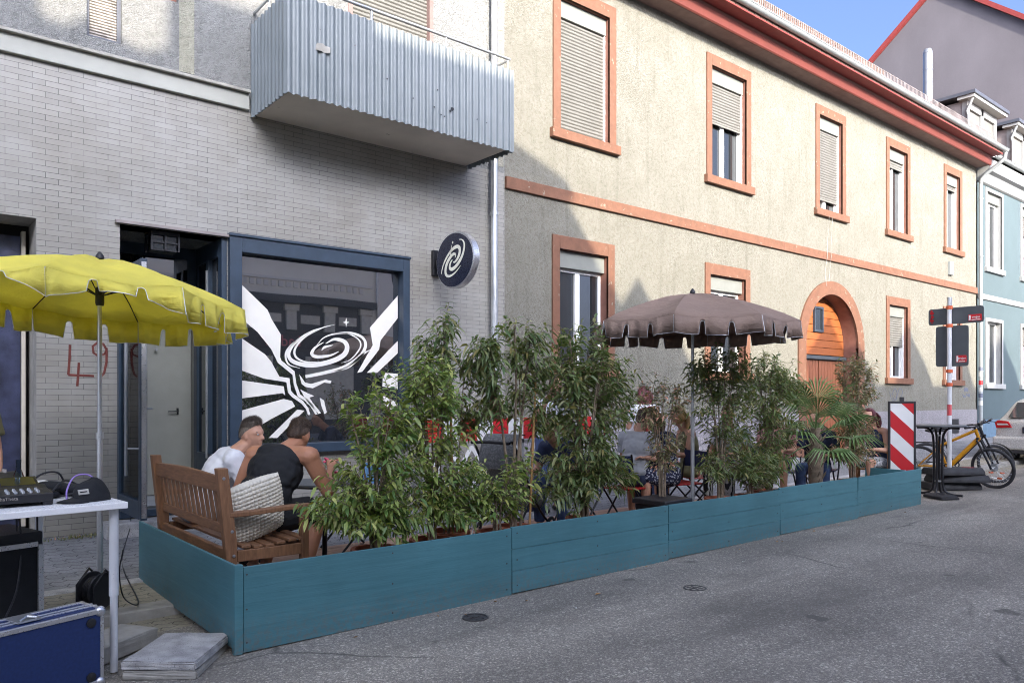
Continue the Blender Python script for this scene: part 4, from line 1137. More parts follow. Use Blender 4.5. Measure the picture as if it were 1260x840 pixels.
for i in range(N):
    t0, t1 = pi*i/N, pi*(i+1)/N
    p0, p1 = (AX+AR*cos(t0), AZ0+AR*sin(t0)), (AX+AR*cos(t1), AZ0+AR*sin(t1))
    w.add([(p0[0], 8.8, p0[1]), (p0[0], 8.8, AZ0+AR), (p1[0], 8.8, AZ0+AR), (p1[0], 8.8, p1[1])], [(0, 1, 2, 3)], 0)
w.add([(7.12, 8.8, -.2), (7.12, 18, -.2), (7.12, 18, 8.4), (7.12, 8.8, 8.4)], [(0, 1, 2, 3)], 0)
w.build('wall', 'stucco_cream', b2, normals=False)
w = MB(); 
for x0, x1 in ((7.13, AX-1.46), (AX+1.46, 25.1)): w.box(x0, x1, 8.77, 8.82, -.2, 1.28)
pl = w.build('plinth', 'plinth', b2)
a = MB(); a.box(23.0, 23.7, 8.755, 8.78, .62, 1.02); a.build('cellar_window', 'black_metal', pl)
w = MB(); w.box(7.3, 25.0, 9.3, 9.32, .2, 8.3); w.build('room_wall', 'interior_dark', b2)
w = MB(); w.box(7.125, 25.1, 8.75, 8.81, 4.69, 4.87); 
sc_b = w.build('string_course', 'sandstone', b2, bevel=.01)
w = MB()
for x in (9.0, 10.6, 12.4, 14.6, 16.2, 18.4, 20.6, 22.7): w.box(x-.004, x+.004, 8.747, 8.76, 4.692, 4.868)
w.build('joint', 'reveal_brown', sc_b)
for (a0, a1, cl) in UPW: stone_window(b2, a0, a1, 5.80, 8.10, cl, style='two')
for i, (a0, a1, z0, cl) in enumerate(GRW): stone_window(b2, a0, a1, z0, 4.15, cl, style='two')
# room glimpse in the near ground floor window: an orange lamp globe
a = MB(); a.ellip((8.98, 9.12, 3.18), (.11, .11, .12)); tag(a.build('pendant_globe', 'clamp_orange', None, True), 'small orange globe behind the glass of the ground floor window beside the tiled house', 'lamp')
# arched gateway
f = MB(); vs = []; fs = []; RO = 1.46; n = 40
prof = [(-1.0, 0)] + [(None, pi*(1-i/n)) for i in range(n+1)] + [(1.0, 0)]
ring = []
for r_ in (AR, RO):
    ring.append([(AX-r_, .15)] + [(AX+r_*cos(pi*(1-i/n)), AZ0+r_*sin(pi*(1-i/n))) for i in range(n+1)] + [(AX+r_, .15)])
L = len(ring[0])
for r_ in ring:
    for y in (8.76, 8.82): vs += [(x, y, z) for x, z in r_]
for i in range(L-1):
    A, B, Cc, D = i, L+i, 2*L+i, 3*L+i
    fs += [(A, A+1, Cc+1, Cc), (A, B, B+1, A+1), (Cc, Cc+1, D+1, D)]
f.add(vs, fs); ar = f.build('gate_arch', 'sandstone', b2, 40, normals=True)
f = MB(); vs = []; fs = []
for y in (8.775, 9.2): vs += [(x, y, z) for x, z in ring[0]]
for i in range(L-1): fs.append((i, i+1, L+i+1, L+i))
f.add(vs, fs); f.build('reveal', 'reveal_brown', ar, 40, normals=False)
gt = MB(); zb = 2.50
for k in range(8):   # horizontal boards of the tympanum
    z0 = zb+.1+k*.172; z1 = z0+.164
    if z1 > AZ0+AR: z1 = AZ0+AR-.01
    def hwid(z): return AR*.99 if z < AZ0 else sqrt(max(0.0004, (AR*.99)**2-(z-AZ0)**2))
    if z0 >= z1: continue
    gt.prism([(-hwid(z0), z0), (hwid(z0), z0), (hwid((z0+z1)/2), (z0+z1)/2), (hwid(z1), z1), (-hwid(z1), z1), (-hwid((z0+z1)/2), (z0+z1)/2)], (AX, 9.12, 0), (1, 0, 0), (0, 0, 1), (0, .03, 0))
ty = gt.build('tympanum', 'gate_wood', b2, bevel=.006)
a = MB(); a.box(AX-1.16, AX+1.16, 9.16, 9.18, .1, 3.95); a.build('backing', 'black_metal', ty)
a = MB()
a.box(AX-.26, AX-.21, 9.07, 9.13, 3.12, 3.70); a.box(AX+.09, AX+.14, 9.07, 9.13, 3.12, 3.70); a.box(AX-.21, AX+.09, 9.07, 9.13, 3.12, 3.17); a.box(AX-.21, AX+.09, 9.07, 9.13, 3.65, 3.70)
tw = a.build('gate_window', 'anthracite', ty)
a = MB(); a.box(AX-.21, AX+.09, 9.10, 9.115, 3.17, 3.65); a.build('gate_pane', 'glass', ty)
a = MB(); a.box(AX-AR+.005, AX+AR-.005, 9.05, 9.15, zb-.005, zb+.075); a.build('beam', 'sign_back', b2, bevel=.006)
for s_ in (-1, 1):
    a = MB()
    for k in range(9):
        x0 = AX+s_*.02+s_*k*.126; x1 = x0+s_*.118
        a.box(min(x0, x1), max(x0, x1), 9.12, 9.15, .22, zb-.025)
    gd = a.build('gate_leaf', 'door_wood', b2, bevel=.005)
# cables from the window down to the arch
a = MB()
a.tube([(16.35, 8.7, 5.66), (16.34, 8.74, 5.0), (16.33, 8.73, 4.78), (16.3, 8.76, 4.5), (16.28, 8.75, 4.28), (16.32, 8.74, 4.1)], .0045, 6)
a.tube([(16.5, 8.7, 5.66), (16.5, 8.74, 5.0), (16.49, 8.73, 4.78), (16.48, 8.76, 4.4), (16.44, 8.75, 4.24)], .0045, 6)
a.build('hanging_cable', 'shutter_grey', b2)
a = MB(); a.box(23.05, 23.28, 8.72, 8.8, 5.05, 5.42); a.build('meter_box', 'zinc', b2, bevel=.01)
# scribbles and stencil on the plinth zone
a = MB()
for pts in ([(1098, 486), (1101, 478), (1104, 483), (1102, 492), (1099, 488)], [(1103, 492), (1107, 478), (1111, 482), (1108, 491), (1111, 493)], [(1095, 482), (1097, 490), (1100, 494)]):
    c = catmull(pts, 6); a.strip([(wx(p.x, 8.79), wz(p.x, p.y, 8.79)) for p in c], [.016]*len(c), (0, 8.797, 0), (1, 0, 0), (0, 0, 1), (0, -.003, 0))
a.build('scribble', 'scribble', b2)
a = MB()
for pts in ([(1188.2, 477.5), (1188.4, 481.5)], [(1188.4, 478), (1192, 478)], [(1189, 480), (1192.3, 480.2)], [(1192.4, 477.5), (1192.6, 481.5)], [(1186.2, 484.5), (1187.4, 487.6), (1190, 487.4)], [(1190.6, 484.8), (1192.4, 486.8)], [(1192.6, 484.5), (1195, 487.6)], [(1195, 484.6), (1193, 487.4)]):
    a.strip([(wx(x_, 8.76), wz(x_, y_, 8.76)) for x_, y_ in pts], [.05]*len(pts), (0, 8.797, 0), (1, 0, 0), (0, 0, 1), (0, -.003, 0))
a.build('stencil', 'scribble', b2)
# eaves
a = MB(); a.box(7.12, 25.12, 8.42, 8.80, 8.425, 8.455); a.build('soffit', 'soffit_brown', b2)
a = MB(); a.prism([(8.42, 8.41), (8.40, 8.43), (8.385, 8.60), (8.36, 8.65), (8.45, 8.66), (8.45, 8.41)], (7.12, 0, 0), (0, 1, 0), (0, 0, 1), (18.0, 0, 0)); a.build('cornice', 'cornice_red', b2)
a = MB(); a.box(7.12, 25.12, 8.10, 8.45, 8.662, 8.69); a.build('upper_soffit', 'cornice_dark', b2)
def gutter(parent, x0, x1, y, z, r=.075, mat='zinc'):
    a = MB(); prof = [(y+r*cos(t), z+r*sin(t)) for t in [pi+pi*i/10 for i in range(11)]]
    prof = prof + [(y+(r-.006)*cos(t), z+(r-.006)*sin(t)) for t in [2*pi-pi*i/10 for i in range(11)]]
    a.prism(prof, (x0, 0, 0), (0, 1, 0), (0, 0, 1), (x1-x0, 0, 0))
    a.tube([(x0, y-r, z), (x1, y-r, z)], .011, 6)
    x = x0+.5
    while x < x1:
        pr = [(y+(r+.006)*cos(t), z+(r+.006)*sin(t)) for t in [pi+pi*i/8 for i in range(9)]] + [(y+(r+.001)*cos(t), z+(r+.001)*sin(t)) for t in [2*pi-pi*i/8 for i in range(9)]]
        a.prism(pr, (x, 0, 0), (0, 1, 0), (0, 0, 1), (.03, 0, 0)); x += .85
    return a.build('gutter', mat, parent, 40)
gutter(b2, 7.12, 25.25, 8.05, 8.80)
a = MB(); a.add([(7.12, 8.10, 8.84), (25.1, 8.10, 8.84), (25.1, 11.6, 12.13), (7.12, 11.6, 12.13)], [(0, 1, 2, 3)])
a.add([(7.12, 11.6, 12.13), (25.1, 11.6, 12.13), (25.1, 18, 8.4), (7.12, 18, 8.4)], [(0, 1, 2, 3)])
a.add([(7.12, 8.1, 8.69), (7.12, 8.1, 8.84), (7.12, 11.6, 12.13), (7.12, 18, 8.4)], [(0, 1, 2, 3)])
a.add([(25.1, 8.1, 8.69), (25.1, 8.1, 8.84), (25.1, 11.6, 12.13), (25.1, 18, 8.4)], [(0, 1, 2, 3)])
a.add([(7.12, 8.1, 8.69), (25.1, 8.1, 8.69), (25.1, 8.1, 8.84), (7.12, 8.1, 8.84)], [(0, 1, 2, 3)])
rf = a.build('roof', 'roof_tile', b2, normals=False)
a = MB(); a.tube([(7.12, 11.6, 12.14), (25.1, 11.6, 12.14)], .11, 8); a.build('ridge', 'roof_tile', rf)
a = MB(); yg, zg = 8.38, 9.12
for z in (0, .07, .20): a.tube([(7.12, yg+.0*z, zg+z), (25.1, yg, zg+z)], .008, 5)
x = 7.2
while x < 25.1: a.box(x-.008, x+.008, yg-.006, yg+.006, zg-.03, zg+.21); x += .075
a.build('snow_guard', 'dormer_side', rf)
# downpipe between the cream and the blue house
a = MB(); a.tube([(25.2, 8.06, 8.72), (25.2, 8.08, 8.58), (25.2, 8.25, 8.42), (25.18, 8.55, 8.22), (25.17, 8.68, 8.08), (25.17, 8.70, 7.9), (25.17, 8.70, .3)], .055, 12)
z = 7.5
while z > 1: a.lathe([(.068, -.02), (.068, .02)], (25.17, 8.70, z), 12); z -= 1.7
dpb = a.build('downpipe', 'zinc', b2, True)
a = MB()
for z, m in ((1.4, 0), (1.62, 1), (1.8, 0), (2.0, 2), (2.25, 0), (2.4, 1)): a.lathe([(.058, 0), (.058, .13)], (25.17, 8.70, z), 12, m=m)
a.build('sticker', ['paper', 'scribble', 'sign_red'], dpb)

# ------------------------------------------------------------------ blue house
b3 = thing('blue_house', 'pale blue house with white window frames beyond the cream house', 'building', (29.5, 8.8, .3))
BW = [(25.86, 27.3), (28.9, 30.34), (31.9, 33.3)]
ops = [(a+.1, b-.1, 5.6, 7.9) for a, b in BW] + [(a+.1, b-.1, 2.05, 3.95) for a, b in BW]
w = MB(); wall_sheet(w, 25.25, 34, .9, 8.3, 8.82, ops); w.build('wall', 'blue_wall', b3, normals=False)
w = MB(); w.box(25.25, 34, 8.80, 8.86, -.2, .95); w.build('plinth', 'blue_plinth', b3)
w = MB(); w.box(25.3, 34, 9.25, 9.27, .2, 8.3); w.build('room_wall', 'interior_dark', b3)
w = MB(); w.box(25.26, 34, 8.77, 8.83, 4.58, 4.74); w.build('band', 'white_trim', b3, bevel=.01)
for a0, a1 in BW:
    for z0, z1 in ((5.6, 8.0), (2.05, 4.05)):
        stone_window(b3, a0, a1, z0, z1, .0 if a0 < 28 else .3, y=8.82, jw=.11, hw=.10, mats=('white_trim', 'white_trim'), box=(z0 > 5), depth=.2)
a = MB(); a.prism([(8.8, 8.05), (8.74, 8.08), (8.62, 8.3), (8.5, 8.34), (8.46, 8.5), (8.42, 8.62), (8.85, 8.62), (8.85, 8.05)], (25.26, 0, 0), (0, 1, 0), (0, 0, 1), (8.74, 0, 0)); a.build('cornice', 'white_trim', b3)
gutter(b3, 25.3, 34, 8.36, 8.74)
a = MB(); a.add([(25.26, 8.42, 8.76), (34, 8.42, 8.76), (34, 12, 11.6), (25.26, 12, 11.6)], [(0, 1, 2, 3)]); a.add([(25.26, 12, 11.6), (34, 12, 11.6), (34, 18, 8.4), (25.26, 18, 8.4)], [(0, 1, 2, 3)])
a.add([(25.26, 8.42, 8.76), (25.26, 12, 11.6), (25.26, 18, 8.4)], [(0, 1, 2)])
rf3 = a.build('roof', 'roof_tile', b3, normals=False)
for xa, xb in ((25.8, 28.2), (29.6, 32.0)):
    ya = 9.3; zt = 10.75
    d = MB(); d.box(xa, xb, ya+.12, 11.4, 8.9, zt, 1)
    d.box(xa-.02, xa+.14, ya-.02, ya+.13, 8.95, zt, 0); d.box(xb-.14, xb+.02, ya-.02, ya+.13, 8.95, zt, 0); d.box((xa+xb)/2-.09, (xa+xb)/2+.09, ya-.02, ya+.13, 8.95, zt, 0); d.box(xa+.14, xb-.14, ya-.02, ya+.13, zt-.22, zt, 0)
    dm = d.build('dormer', ['white_trim', 'dormer_side'], b3)
    q = MB(); q.box(xa-.25, xb+.25, ya-.32, 11.5, zt+.10, zt+.2); q.build('dormer_roof', 'dark_cap', dm)
    q = MB(); q.box(xa-.2, xb+.2, ya-.27, ya+.2, zt+.002, zt+.098); q.build('dormer_cornice', 'white_trim', dm)
    q = MB(); q.box(xa+.14, (xa+xb)/2-.09, ya+.06, ya+.08, 8.95, zt-.22); q.box((xa+xb)/2+.09, xb-.14, ya+.06, ya+.08, 8.95, zt-.22); q.build('dormer_pane', 'glass', dm)
    q = MB()
    for c0, c1 in ((xa+.16, (xa+xb)/2-.11), ((xa+xb)/2+.11, xb-.16)): q.box(c0, c1, ya+.045, ya+.055, 9.45, zt-.24)
    q.build('dormer_blind', 'shutter', dm)
    q = MB(); q.tube([(xa-.12, ya-.2, zt), (xa-.1, ya-.15, zt-.1), (xa-.06, ya-.02, zt-.35), (xa-.06, ya-.06, zt-.5), (xa-.06, ya-.06, 9.0)], .045, 10); q.build('dormer_pipe', 'zinc', dm, True)
a = MB(); a.tube([(26.2, 10.6, 10.4), (26.2, 10.6, 12.75)], .14, 16); a.lathe([(.15, 0), (.15, .03)], (26.2, 10.6, 12.2), 16); a.lathe([(.30, 0), (.16, .14)], (26.2, 10.6, 10.98), 16); a.lathe([(.15, 0), (.11, .12), (.09, .14)], (26.2, 10.6, 12.75), 16)
a.build('flue', 'steel', b3, True)

# ------------------------------------------------------------------ tall gabled house behind
b4 = thing('gabled_house', 'tall house with a bare grey gable wall rising behind the blue house', 'building', (38, 13.4, .3))
a = MB(); zr_, ya_ = 18.7, 13.37
a.add([(34.02, 7.6, 0), (34.02, 19.1, 0), (34.02, 19.1, zr_-.83*(19.1-ya_)), (34.02, ya_, zr_), (34.02, 7.6, zr_-.83*(ya_-7.6))], [(0, 1, 2, 3, 4)])
a.add([(34.02, 7.6, 0), (60, 7.6, 0), (60, 7.6, 13.9), (34.02, 7.6, 13.9)], [(0, 1, 2, 3)])
a.build('gable_wall', 'gable_wall', b4, normals=False)
a = MB()
for s_ in (-1, 1):
    yb_ = ya_+s_*6.2; zb_ = zr_-.83*6.2
    a.add([(33.86, ya_, zr_+.02), (60, ya_, zr_+.02), (60, yb_, zb_+.02), (33.86, yb_, zb_+.02), (33.86, ya_, zr_+.24), (60, ya_, zr_+.24), (60, yb_, zb_+.24), (33.86, yb_, zb_+.24)],
          [(0, 1, 2, 3), (4, 7, 6, 5), (0, 3, 7, 4), (1, 5, 6, 2), (2, 6, 7, 3), (0, 4, 5, 1)])
a.build('roof', 'cornice_dark', b4)

# ------------------------------------------------------------------ the opposite side of the street (throws the shadow, shows in the glass)
YO = -10.
def oz(z): return 1.6+1.327*(z-1.6)
o1 = thing('tall_house', 'tall house across the street whose roofline shades the tiled house', 'building', (-8, YO, .15))
PT = .40; DR = (8.8-YO)*PT; SX = tan(R(18))*(8.8-YO)       # fall of the shadow line and its sideways shift across the street
def roofpt(xw, zw): return (xw-SX, zw+DR)
a = MB(); a.box(-26, 8.25-SX, YO-9, YO, -.3, 4.9+DR); a.build('wall', 'opp_wall', o1)
prof = [(-20, 4.9), (8.42, 4.9), (8.36, 5.05), (7.3, 5.42), (4.6, 5.42), (4.6, 6.1), (2.42, 6.1), (2.40, 5.42), (2.2, 5.30), (2.0, 5.34), (1.85, 5.48), (1.62, 5.5), (1.45, 5.36), (1.25, 5.38), (1.1, 5.5), (1.05, 6.0), (-20, 6.0)]
a = MB(); a.prism([roofpt(*p) for p in prof], (0, YO-.02, 0), (1, 0, 0), (0, 0, 1), (0, -.4, 0)); a.build('roof_edge', 'roof_dark', o1)
for fl in range(3):
    for k in range(7):
        x = -24.4+k*3.6; z = 3.9+fl*3.1
        f = MB(); f.box(x, x+.1, YO-.001, YO+.05, z, z+1.9); f.box(x+1.1, x+1.2, YO-.001, YO+.05, z, z+1.9); f.box(x+.1, x+1.1, YO-.001, YO+.05, z+1.8, z+1.9); f.box(x-.05, x+1.25, YO-.001, YO+.1, z-.1, z-.002)
        wv = f.build('window', 'white_trim', o1); f = MB(); f.box(x+.1, x+1.1, YO+.001, YO+.012, z, z+1.8); f.build('pane', 'glass', wv)
XB = 15.7
o2 = thing('pilaster_house', 'pale house with a dark pilastered shopfront, seen mirrored in the swirl window', 'building', (9, YO, .15))
EZ = 1.9+DR
a = MB(); a.box(8.27-SX, XB, YO-8, YO, -.3, EZ); a.build('wall', 'opp_wall', o2)
a = MB(); a.box(4.0, XB-.3, YO+.002, YO+.08, .15, oz(4.3)); a.box(3.9, XB-.2, YO+.002, YO+.4, oz(4.3), oz(4.5)); sf = a.build('shopfront', 'opp_dark', o2)
a = MB()
for k in range(8):
    x = 4.2+k*1.56; a.box(x-.21, x+.21, YO+.09, YO+.2, oz(3.55), oz(4.27)); a.box(x-.29, x+.29, YO+.09, YO+.25, oz(4.1), oz(4.27))
a.build('pilaster', 'opp_cream', sf)
a = MB()
for k in range(7):
    x = 4.2+k*1.56+.42; a.box(x, x+.76, YO+.082, YO+.1, oz(3.75), oz(4.0))
a.build('panel', 'opp_cream', sf)
a = MB()
for k in range(40): a.box(4.0+k*.28, 4.0+k*.28+.17, YO+.001, YO+.05, oz(4.75), oz(4.92))
a.box(3.9, XB-.2, YO+.001, YO+.07, oz(4.95), oz(5.03)); a.build('frieze', 'opp_grey', o2)
a = MB(); a.box(9.4, 14.6, YO+.084, YO+.12, oz(3.0), oz(3.45)); sb = a.build('sign_board', 'sign_navy', sf); text_mesh('sign_lettering', 'Laddd', .58, 'letter_pink', sf, (11.7, YO+.125, oz(3.22)), (R(90), 0, R(180)))
a = MB()
for x in (9.3, 12.6): a.box(x, x+2.0, YO+.084, YO+.1, oz(1.0), oz(2.8))
a.build('shop_pane', 'opp_cream', sf)
o3 = thing('grey_arch_house', 'plain grey house with an arched doorway, seen mirrored in the swirl window', 'building', (22, YO, .15))
a = MB(); a.box(XB+.03, 27, YO-8, YO, -.3, EZ); a.build('wall', 'opp_grey', o3)
AC, AW, AZ_ = 17.5, 1.26, oz(2.7)
a = MB(); a.prism([(-AW, .1), (AW, .1), (AW, AZ_)]+[(AW*cos(t), AZ_+AW*sin(t)) for t in [pi*i/16 for i in range(1, 16)]]+[(-AW, AZ_)], (AC, YO, 0), (1, 0, 0), (0, 0, 1), (0, .03, 0)); a.build('arched_door', 'opp_dark', o3)
a = MB(); vs = []
for i in range(17):
    t = pi*i/16
    for r_ in (AW+.02, AW+.24): vs.append((r_*cos(t), AZ_+r_*sin(t)))
for i in range(16):
    a.prism([vs[2*i], vs[2*i+1], vs[2*i+3], vs[2*i+2]], (AC, YO, 0), (1, 0, 0), (0, 0, 1), (0, .08, 0))
a.build('door_surround', 'opp_cream', o3)
a = MB(); a.tube([(XB, YO+.1, .1), (XB, YO+.1, EZ)], .065, 10); a.build('downpipe', 'galv', o3)
for oo, x0, x1 in ((o2, 8.27-SX, XB), (o3, XB+.03, 27)):
    r_ = MB(); r_.prism([(YO+.02, EZ), (YO+.02, EZ+.04), (YO-4, EZ+1.1), (YO-8, EZ)], (x0, 0, 0), (0, 1, 0), (0, 0, 1), (x1-x0, 0, 0)); r_.build('roof', 'roof_dark', oo)
    for xw, hs in ((10.07, 1.0), (17.0, 1.0), (20.55, .9), (23.6, .8), (27.3, .95)):
        xx = xw-SX
        if not (x0 <= xx <= x1): continue
        d = MB(); d.prism([(-.95*hs, EZ), (.95*hs, EZ), (.95*hs, EZ+.75*hs), (1.15*hs, EZ+.72*hs), (.5*hs, EZ+1.2*hs), (0, EZ+1.78*hs), (-.5*hs, EZ+1.2*hs), (-1.15*hs, EZ+.72*hs), (-.95*hs, EZ+.75*hs)], (xx, YO+.0, 0), (1, 0, 0), (0, 0, 1), (0, -2.4, 0))
        d.build('dormer', 'roof_dark', oo)
    for k in range(14):
        x = x0+.9+k*2.4; z = oz(6.0)
        if x+1.2 > x1: break
        f = MB(); f.box(x, x+1.1, YO+.001, YO+.02, z, z+1.7); f.box(x-.06, x+1.16, YO+.001, YO+.1, z-.1, z-.002); f.build('window', 'glass', oo)
# ------------------------------------------------------------------ parasols
def parasol(label, loc, rot, canopy, R_=1.14, zr=2.38, zt=2.74, val=.17, z0=.05, group='scalloped parasols', tilt=None, flip=()):
    """eight ribs; loc is the foot of the pole; heights are above z0 of the ground at that foot"""
    o = thing('parasol', label, 'parasol', loc, rot, group)
    h = zt; tw = Matrix.Rotation(-rot, 3, 'Z') @ Vector((*(tilt or (0, 0)), 0))
    a = MB(); a.tube([(0, 0, .0), (0, 0, 1.25)], .021, 14); a.tube([(0, 0, 1.25), (0, 0, h-.01)], .0165, 14); a.lathe([(.028, 0), (.028, .05)], (0, 0, 1.23), 14)
    a.build('pole', 'galv', o, True, local=True)
    a = MB(); a.lathe([(.028, 0), (.032, .02), (.032, .12), (.024, .14)], (0, 0, zr-.05), 12)
    a.build('runner', 'black_plastic', o, True, local=True)
    a = MB(); a.lathe([(.012, 0), (.03, .01), (.03, .03), (.01, .06), (0, .065)], (0, 0, h), 12)
    a.build('finial', 'black_plastic', o, True, local=True)
    ns = 8; per = 14; N = ns*per
    def rim(k):
        a0 = (k//per)*2*pi/ns; a1 = a0+2*pi/ns; t = (k % per)/per
        p0 = Vector((R_*cos(a0), R_*sin(a0), 0)); p1 = Vector((R_*cos(a1), R_*sin(a1), 0))
        p = p0.lerp(p1, t); s_ = sin(pi*t)
        return p*(1-.025*s_), .028*s_
    rows = [0, .12, .3, .5, .7, .85, 1.]
    def surf(k, u, dz=0):
        p, sag = rim(k); prof = (1-u**1.7)
        z = zr+(h-zr)*prof - sag*u*u*1.0 - (.075*sin(pi*((k % per)/per))*u*(1-u)*2) + .006*sin(k*.9+u*9)*u
        return Vector((p.x*u, p.y*u, z+dz+(tw.x*p.x+tw.y*p.y)*u))
    a = MB(); vs = []; fs = []
    for u in rows:
        for k in range(N): vs.append(surf(k, max(u, .012)))
    for j in range(len(rows)-1):
        for k in range(N): q = (k+1) % N; fs.append((j*N+k, j*N+q, (j+1)*N+q, (j+1)*N+k))
    a.add(vs, fs); can = a.build('canopy', canopy, o, 40, local=True, normals=False)
    s_ = can.modifiers.new('thickness', 'SOLIDIFY'); s_.thickness = .003
    # hanging valance with rounded scallop gaps, and its white piping
    a = MB(); P = MB(); hem = []; sub = 4
    for seg in range(ns):
        top = []; bot = []
        M2 = per*sub
        for i in range(M2+1):
            t = i/M2; k = seg*per + t*per
            k0 = int(min(k, (seg+1)*per-1e-6)); f = k-k0
            pa = surf(k0 % N, 1.); pb = surf((k0+1) % N, 1.); p = pa.lerp(pb, f)
            d = 1.
            for c in (0., .333, .667, 1.):
                q = abs(t-c)/.042
                if q < 1: d = min(d, .22+.78*(1-sqrt(max(0, 1-q**4)))) if c not in (0., 1.) else d
            wob = .026*sin(t*13+seg*2.1)+.020*sin(t*27+seg)+.010*sin(t*47+seg*3)
            nrm = Vector((p.x, p.y, 0)).normalized(); drop = val*d
            lift = flip[seg] if seg < len(flip) else 0
            lf = lift*sin(pi*t)
            b_ = p + nrm*(wob*d + .05*d*0 + .15*lf) + Vector((0, 0, -drop*(1-1.2*lf)))
            top.append(p); bot.append(b_)
        n = len(a.v)
        vs = top+bot; L = len(top)
        a.add(vs, [(i, i+1, L+i+1, L+i) for i in range(L-1)])
        P.tube([top[0]]+bot+[top[-1]], .0028, 5)
    va = a.build('valance', canopy, o, 60, local=True, normals=False)
    s_ = va.modifiers.new('thickness', 'SOLIDIFY'); s_.thickness = .002
    P.build('piping', 'leg_grey', va, True, local=True)
    a = MB()
    for k in range(ns):
        c = [surf(k*per, u, -.012) for u in (.02, .25, .5, .75, .985)]
        a.tube(c, .005, 6)
        m_ = surf(k*per, .42, -.014); a.tube([(.03*cos(2*pi*k/ns), .03*sin(2*pi*k/ns), zr+.03), m_], .0045, 6)
    a.build('ribs', 'black_metal', o, local=True)
    return o
parasol('yellow parasol with white piping over the equipment table', (1.31, 6.55, .06), R(-28), 'canopy_yellow', R_=1.06, zr=2.30, zt=2.60, val=.19, flip=(0, 0, 0, 0, .45, .8, .5, 0), tilt=(-.085, -.03))
parasol('brown parasol with pale piping standing among the shrubs of the parklet', (7.0, 5.32, .12), R(-62), 'canopy_brown', R_=1.13, zr=2.30, zt=2.64, val=.17)

# ------------------------------------------------------------------ teal parklet boxes
pk = thing('parklet_enclosure', 'long low enclosure of teal painted boards around the seating on the road', 'planter', (6.6, 4.85, .03))
PX = [1.72, 3.92, 5.88, 7.84, 9.65, 11.52]; PY = 4.75
PZ = [.553, .566, .572, .594, .592, .61]
for i in range(5):
    x0, x1 = PX[i]+.004, PX[i+1]-.004; zb = gz(x0)+.018; zt = PZ[i]
    a = MB()
    if i in (0,):
        a.box(x0+.03, x1, PY, PY+.022, zb, zt)
    else:
        nb_ = 3; hh = (zt-zb)/nb_
        for k in range(nb_):
            a.box(x0, x1, PY+.001*((k*7+i) % 3), PY+.024, zb+k*hh+.0013, zb+(k+1)*hh-.0013)
    w_ = (0, .004, -.003, .005, -.004)[i]
    a.v = [(vx, vy+w_*(vz-.3)*4+.006*sin((vx-x0)*3.1/(x1-x0))*((i % 2)*2-1), vz+.004*sin(vx*2.3)*(vz > .4)) for vx, vy, vz in a.v]
    p_ = a.build('panel', 'teal', pk, bevel=.0025)
    a = MB(); a.box(x0+.03, x1-.01, PY+.026, PY+.30, zt-.09, zt-.07)
    a.build('soil_board', 'soil', pk)
    sc2 = MB()
    for x in (x0+.05, (x0+x1)/2, x1-.05):
        for z in (zb+.06, zt-.05, (zb+zt)/2): sc2.lathe([(.006, 0), (.006, .003), (0, .003)], (x, PY, z), 8, Euler((R(90), 0, 0)).to_matrix())
    sc2.build('screws', 'iron', p_)
    a = MB(); a.box(x1-.025, x1+.03, PY+.028, PY+.07, zb, zt-.004); a.build('batten', 'teal', pk)
a = MB(); a.box(1.70, 1.722, 4.79, 7.02, .045, .565); a.build('end_panel', 'teal', pk, bevel=.003)
a = MB(); a.box(1.695, 1.75, 4.742, 4.788, .012, .568); a.build('corner_post', 'teal', pk, bevel=.004)
a = MB(); a.box(11.50, 11.53, 4.78, 5.35, .09, .61); a.box(11.06, 11.09, 4.78, 5.34, .09, .60); a.box(11.09, 11.50, 5.32, 5.345, .09, .60); a.build('end_box', 'teal', pk, bevel=.003)
a = MB()
for x in (2.2, 3.9, 5.4, 7.8, 9.6, 11.3): a.box(x-.12, x+.12, PY+.03, PY+.16, gz(x)-.002, gz(x)+.03)
a.build('runner_block', 'cane', pk)
a = MB()
for k in range(16): a.box(1.76, 11.45, 5.16+k*.118, 5.16+k*.118+.112, .105, .135)
dk = thing('deck', 'brown wooden deck laid inside the teal enclosure', 'deck', (6.6, 6, .1)); a.build('boards', 'oak_floor', dk)
a = MB()
for x in (2.5, 5, 7.5, 10): a.box(x, x+.08, 5.2, 6.95, .062, .104)
a.build('joist', 'cane', dk)

# concrete slabs and stones at the corner
def slab(name, label, x, y, z, sx, sy, sz, rot, mat, cat='slab'):
    bm = bmesh.new(); bmesh.ops.create_cube(bm, size=1)
    bmesh.ops.scale(bm, vec=(sx, sy, sz), verts=bm.verts); bmesh.ops.bevel(bm, geom=bm.edges, offset=.008, segments=2, affect='EDGES')
    bmesh.ops.subdivide_edges(bm, edges=bm.edges, cuts=2, use_grid_fill=True)
    for v in bm.verts: v.co += Vector([random.uniform(-1, 1)*.003 for _ in range(3)])
    me = bpy.data.meshes.new(name); bm.to_mesh(me); bm.free(); me.materials.append(MAT[mat])
    o = bpy.data.objects.new(name, me); C.objects.link(o); o.location = (x, y, z+sz/2); o.rotation_euler = (0, 0, rot)
    return tag(o, label, cat)
slab('concrete_slab', 'lower grey concrete slab of the pair at the enclosure corner', 1.39, 4.84, .004, .54, .42, .05, R(53), 'concrete')
slab('concrete_slab', 'upper speckled concrete slab of the pair at the enclosure corner', 1.40, 4.85, .057, .55, .43, .05, R(50), 'concrete_light')
slab('kerb_block', 'wedge of grey concrete lying under the white table', 1.10, 5.30, .01, .55, .30, .10, R(35), 'concrete')

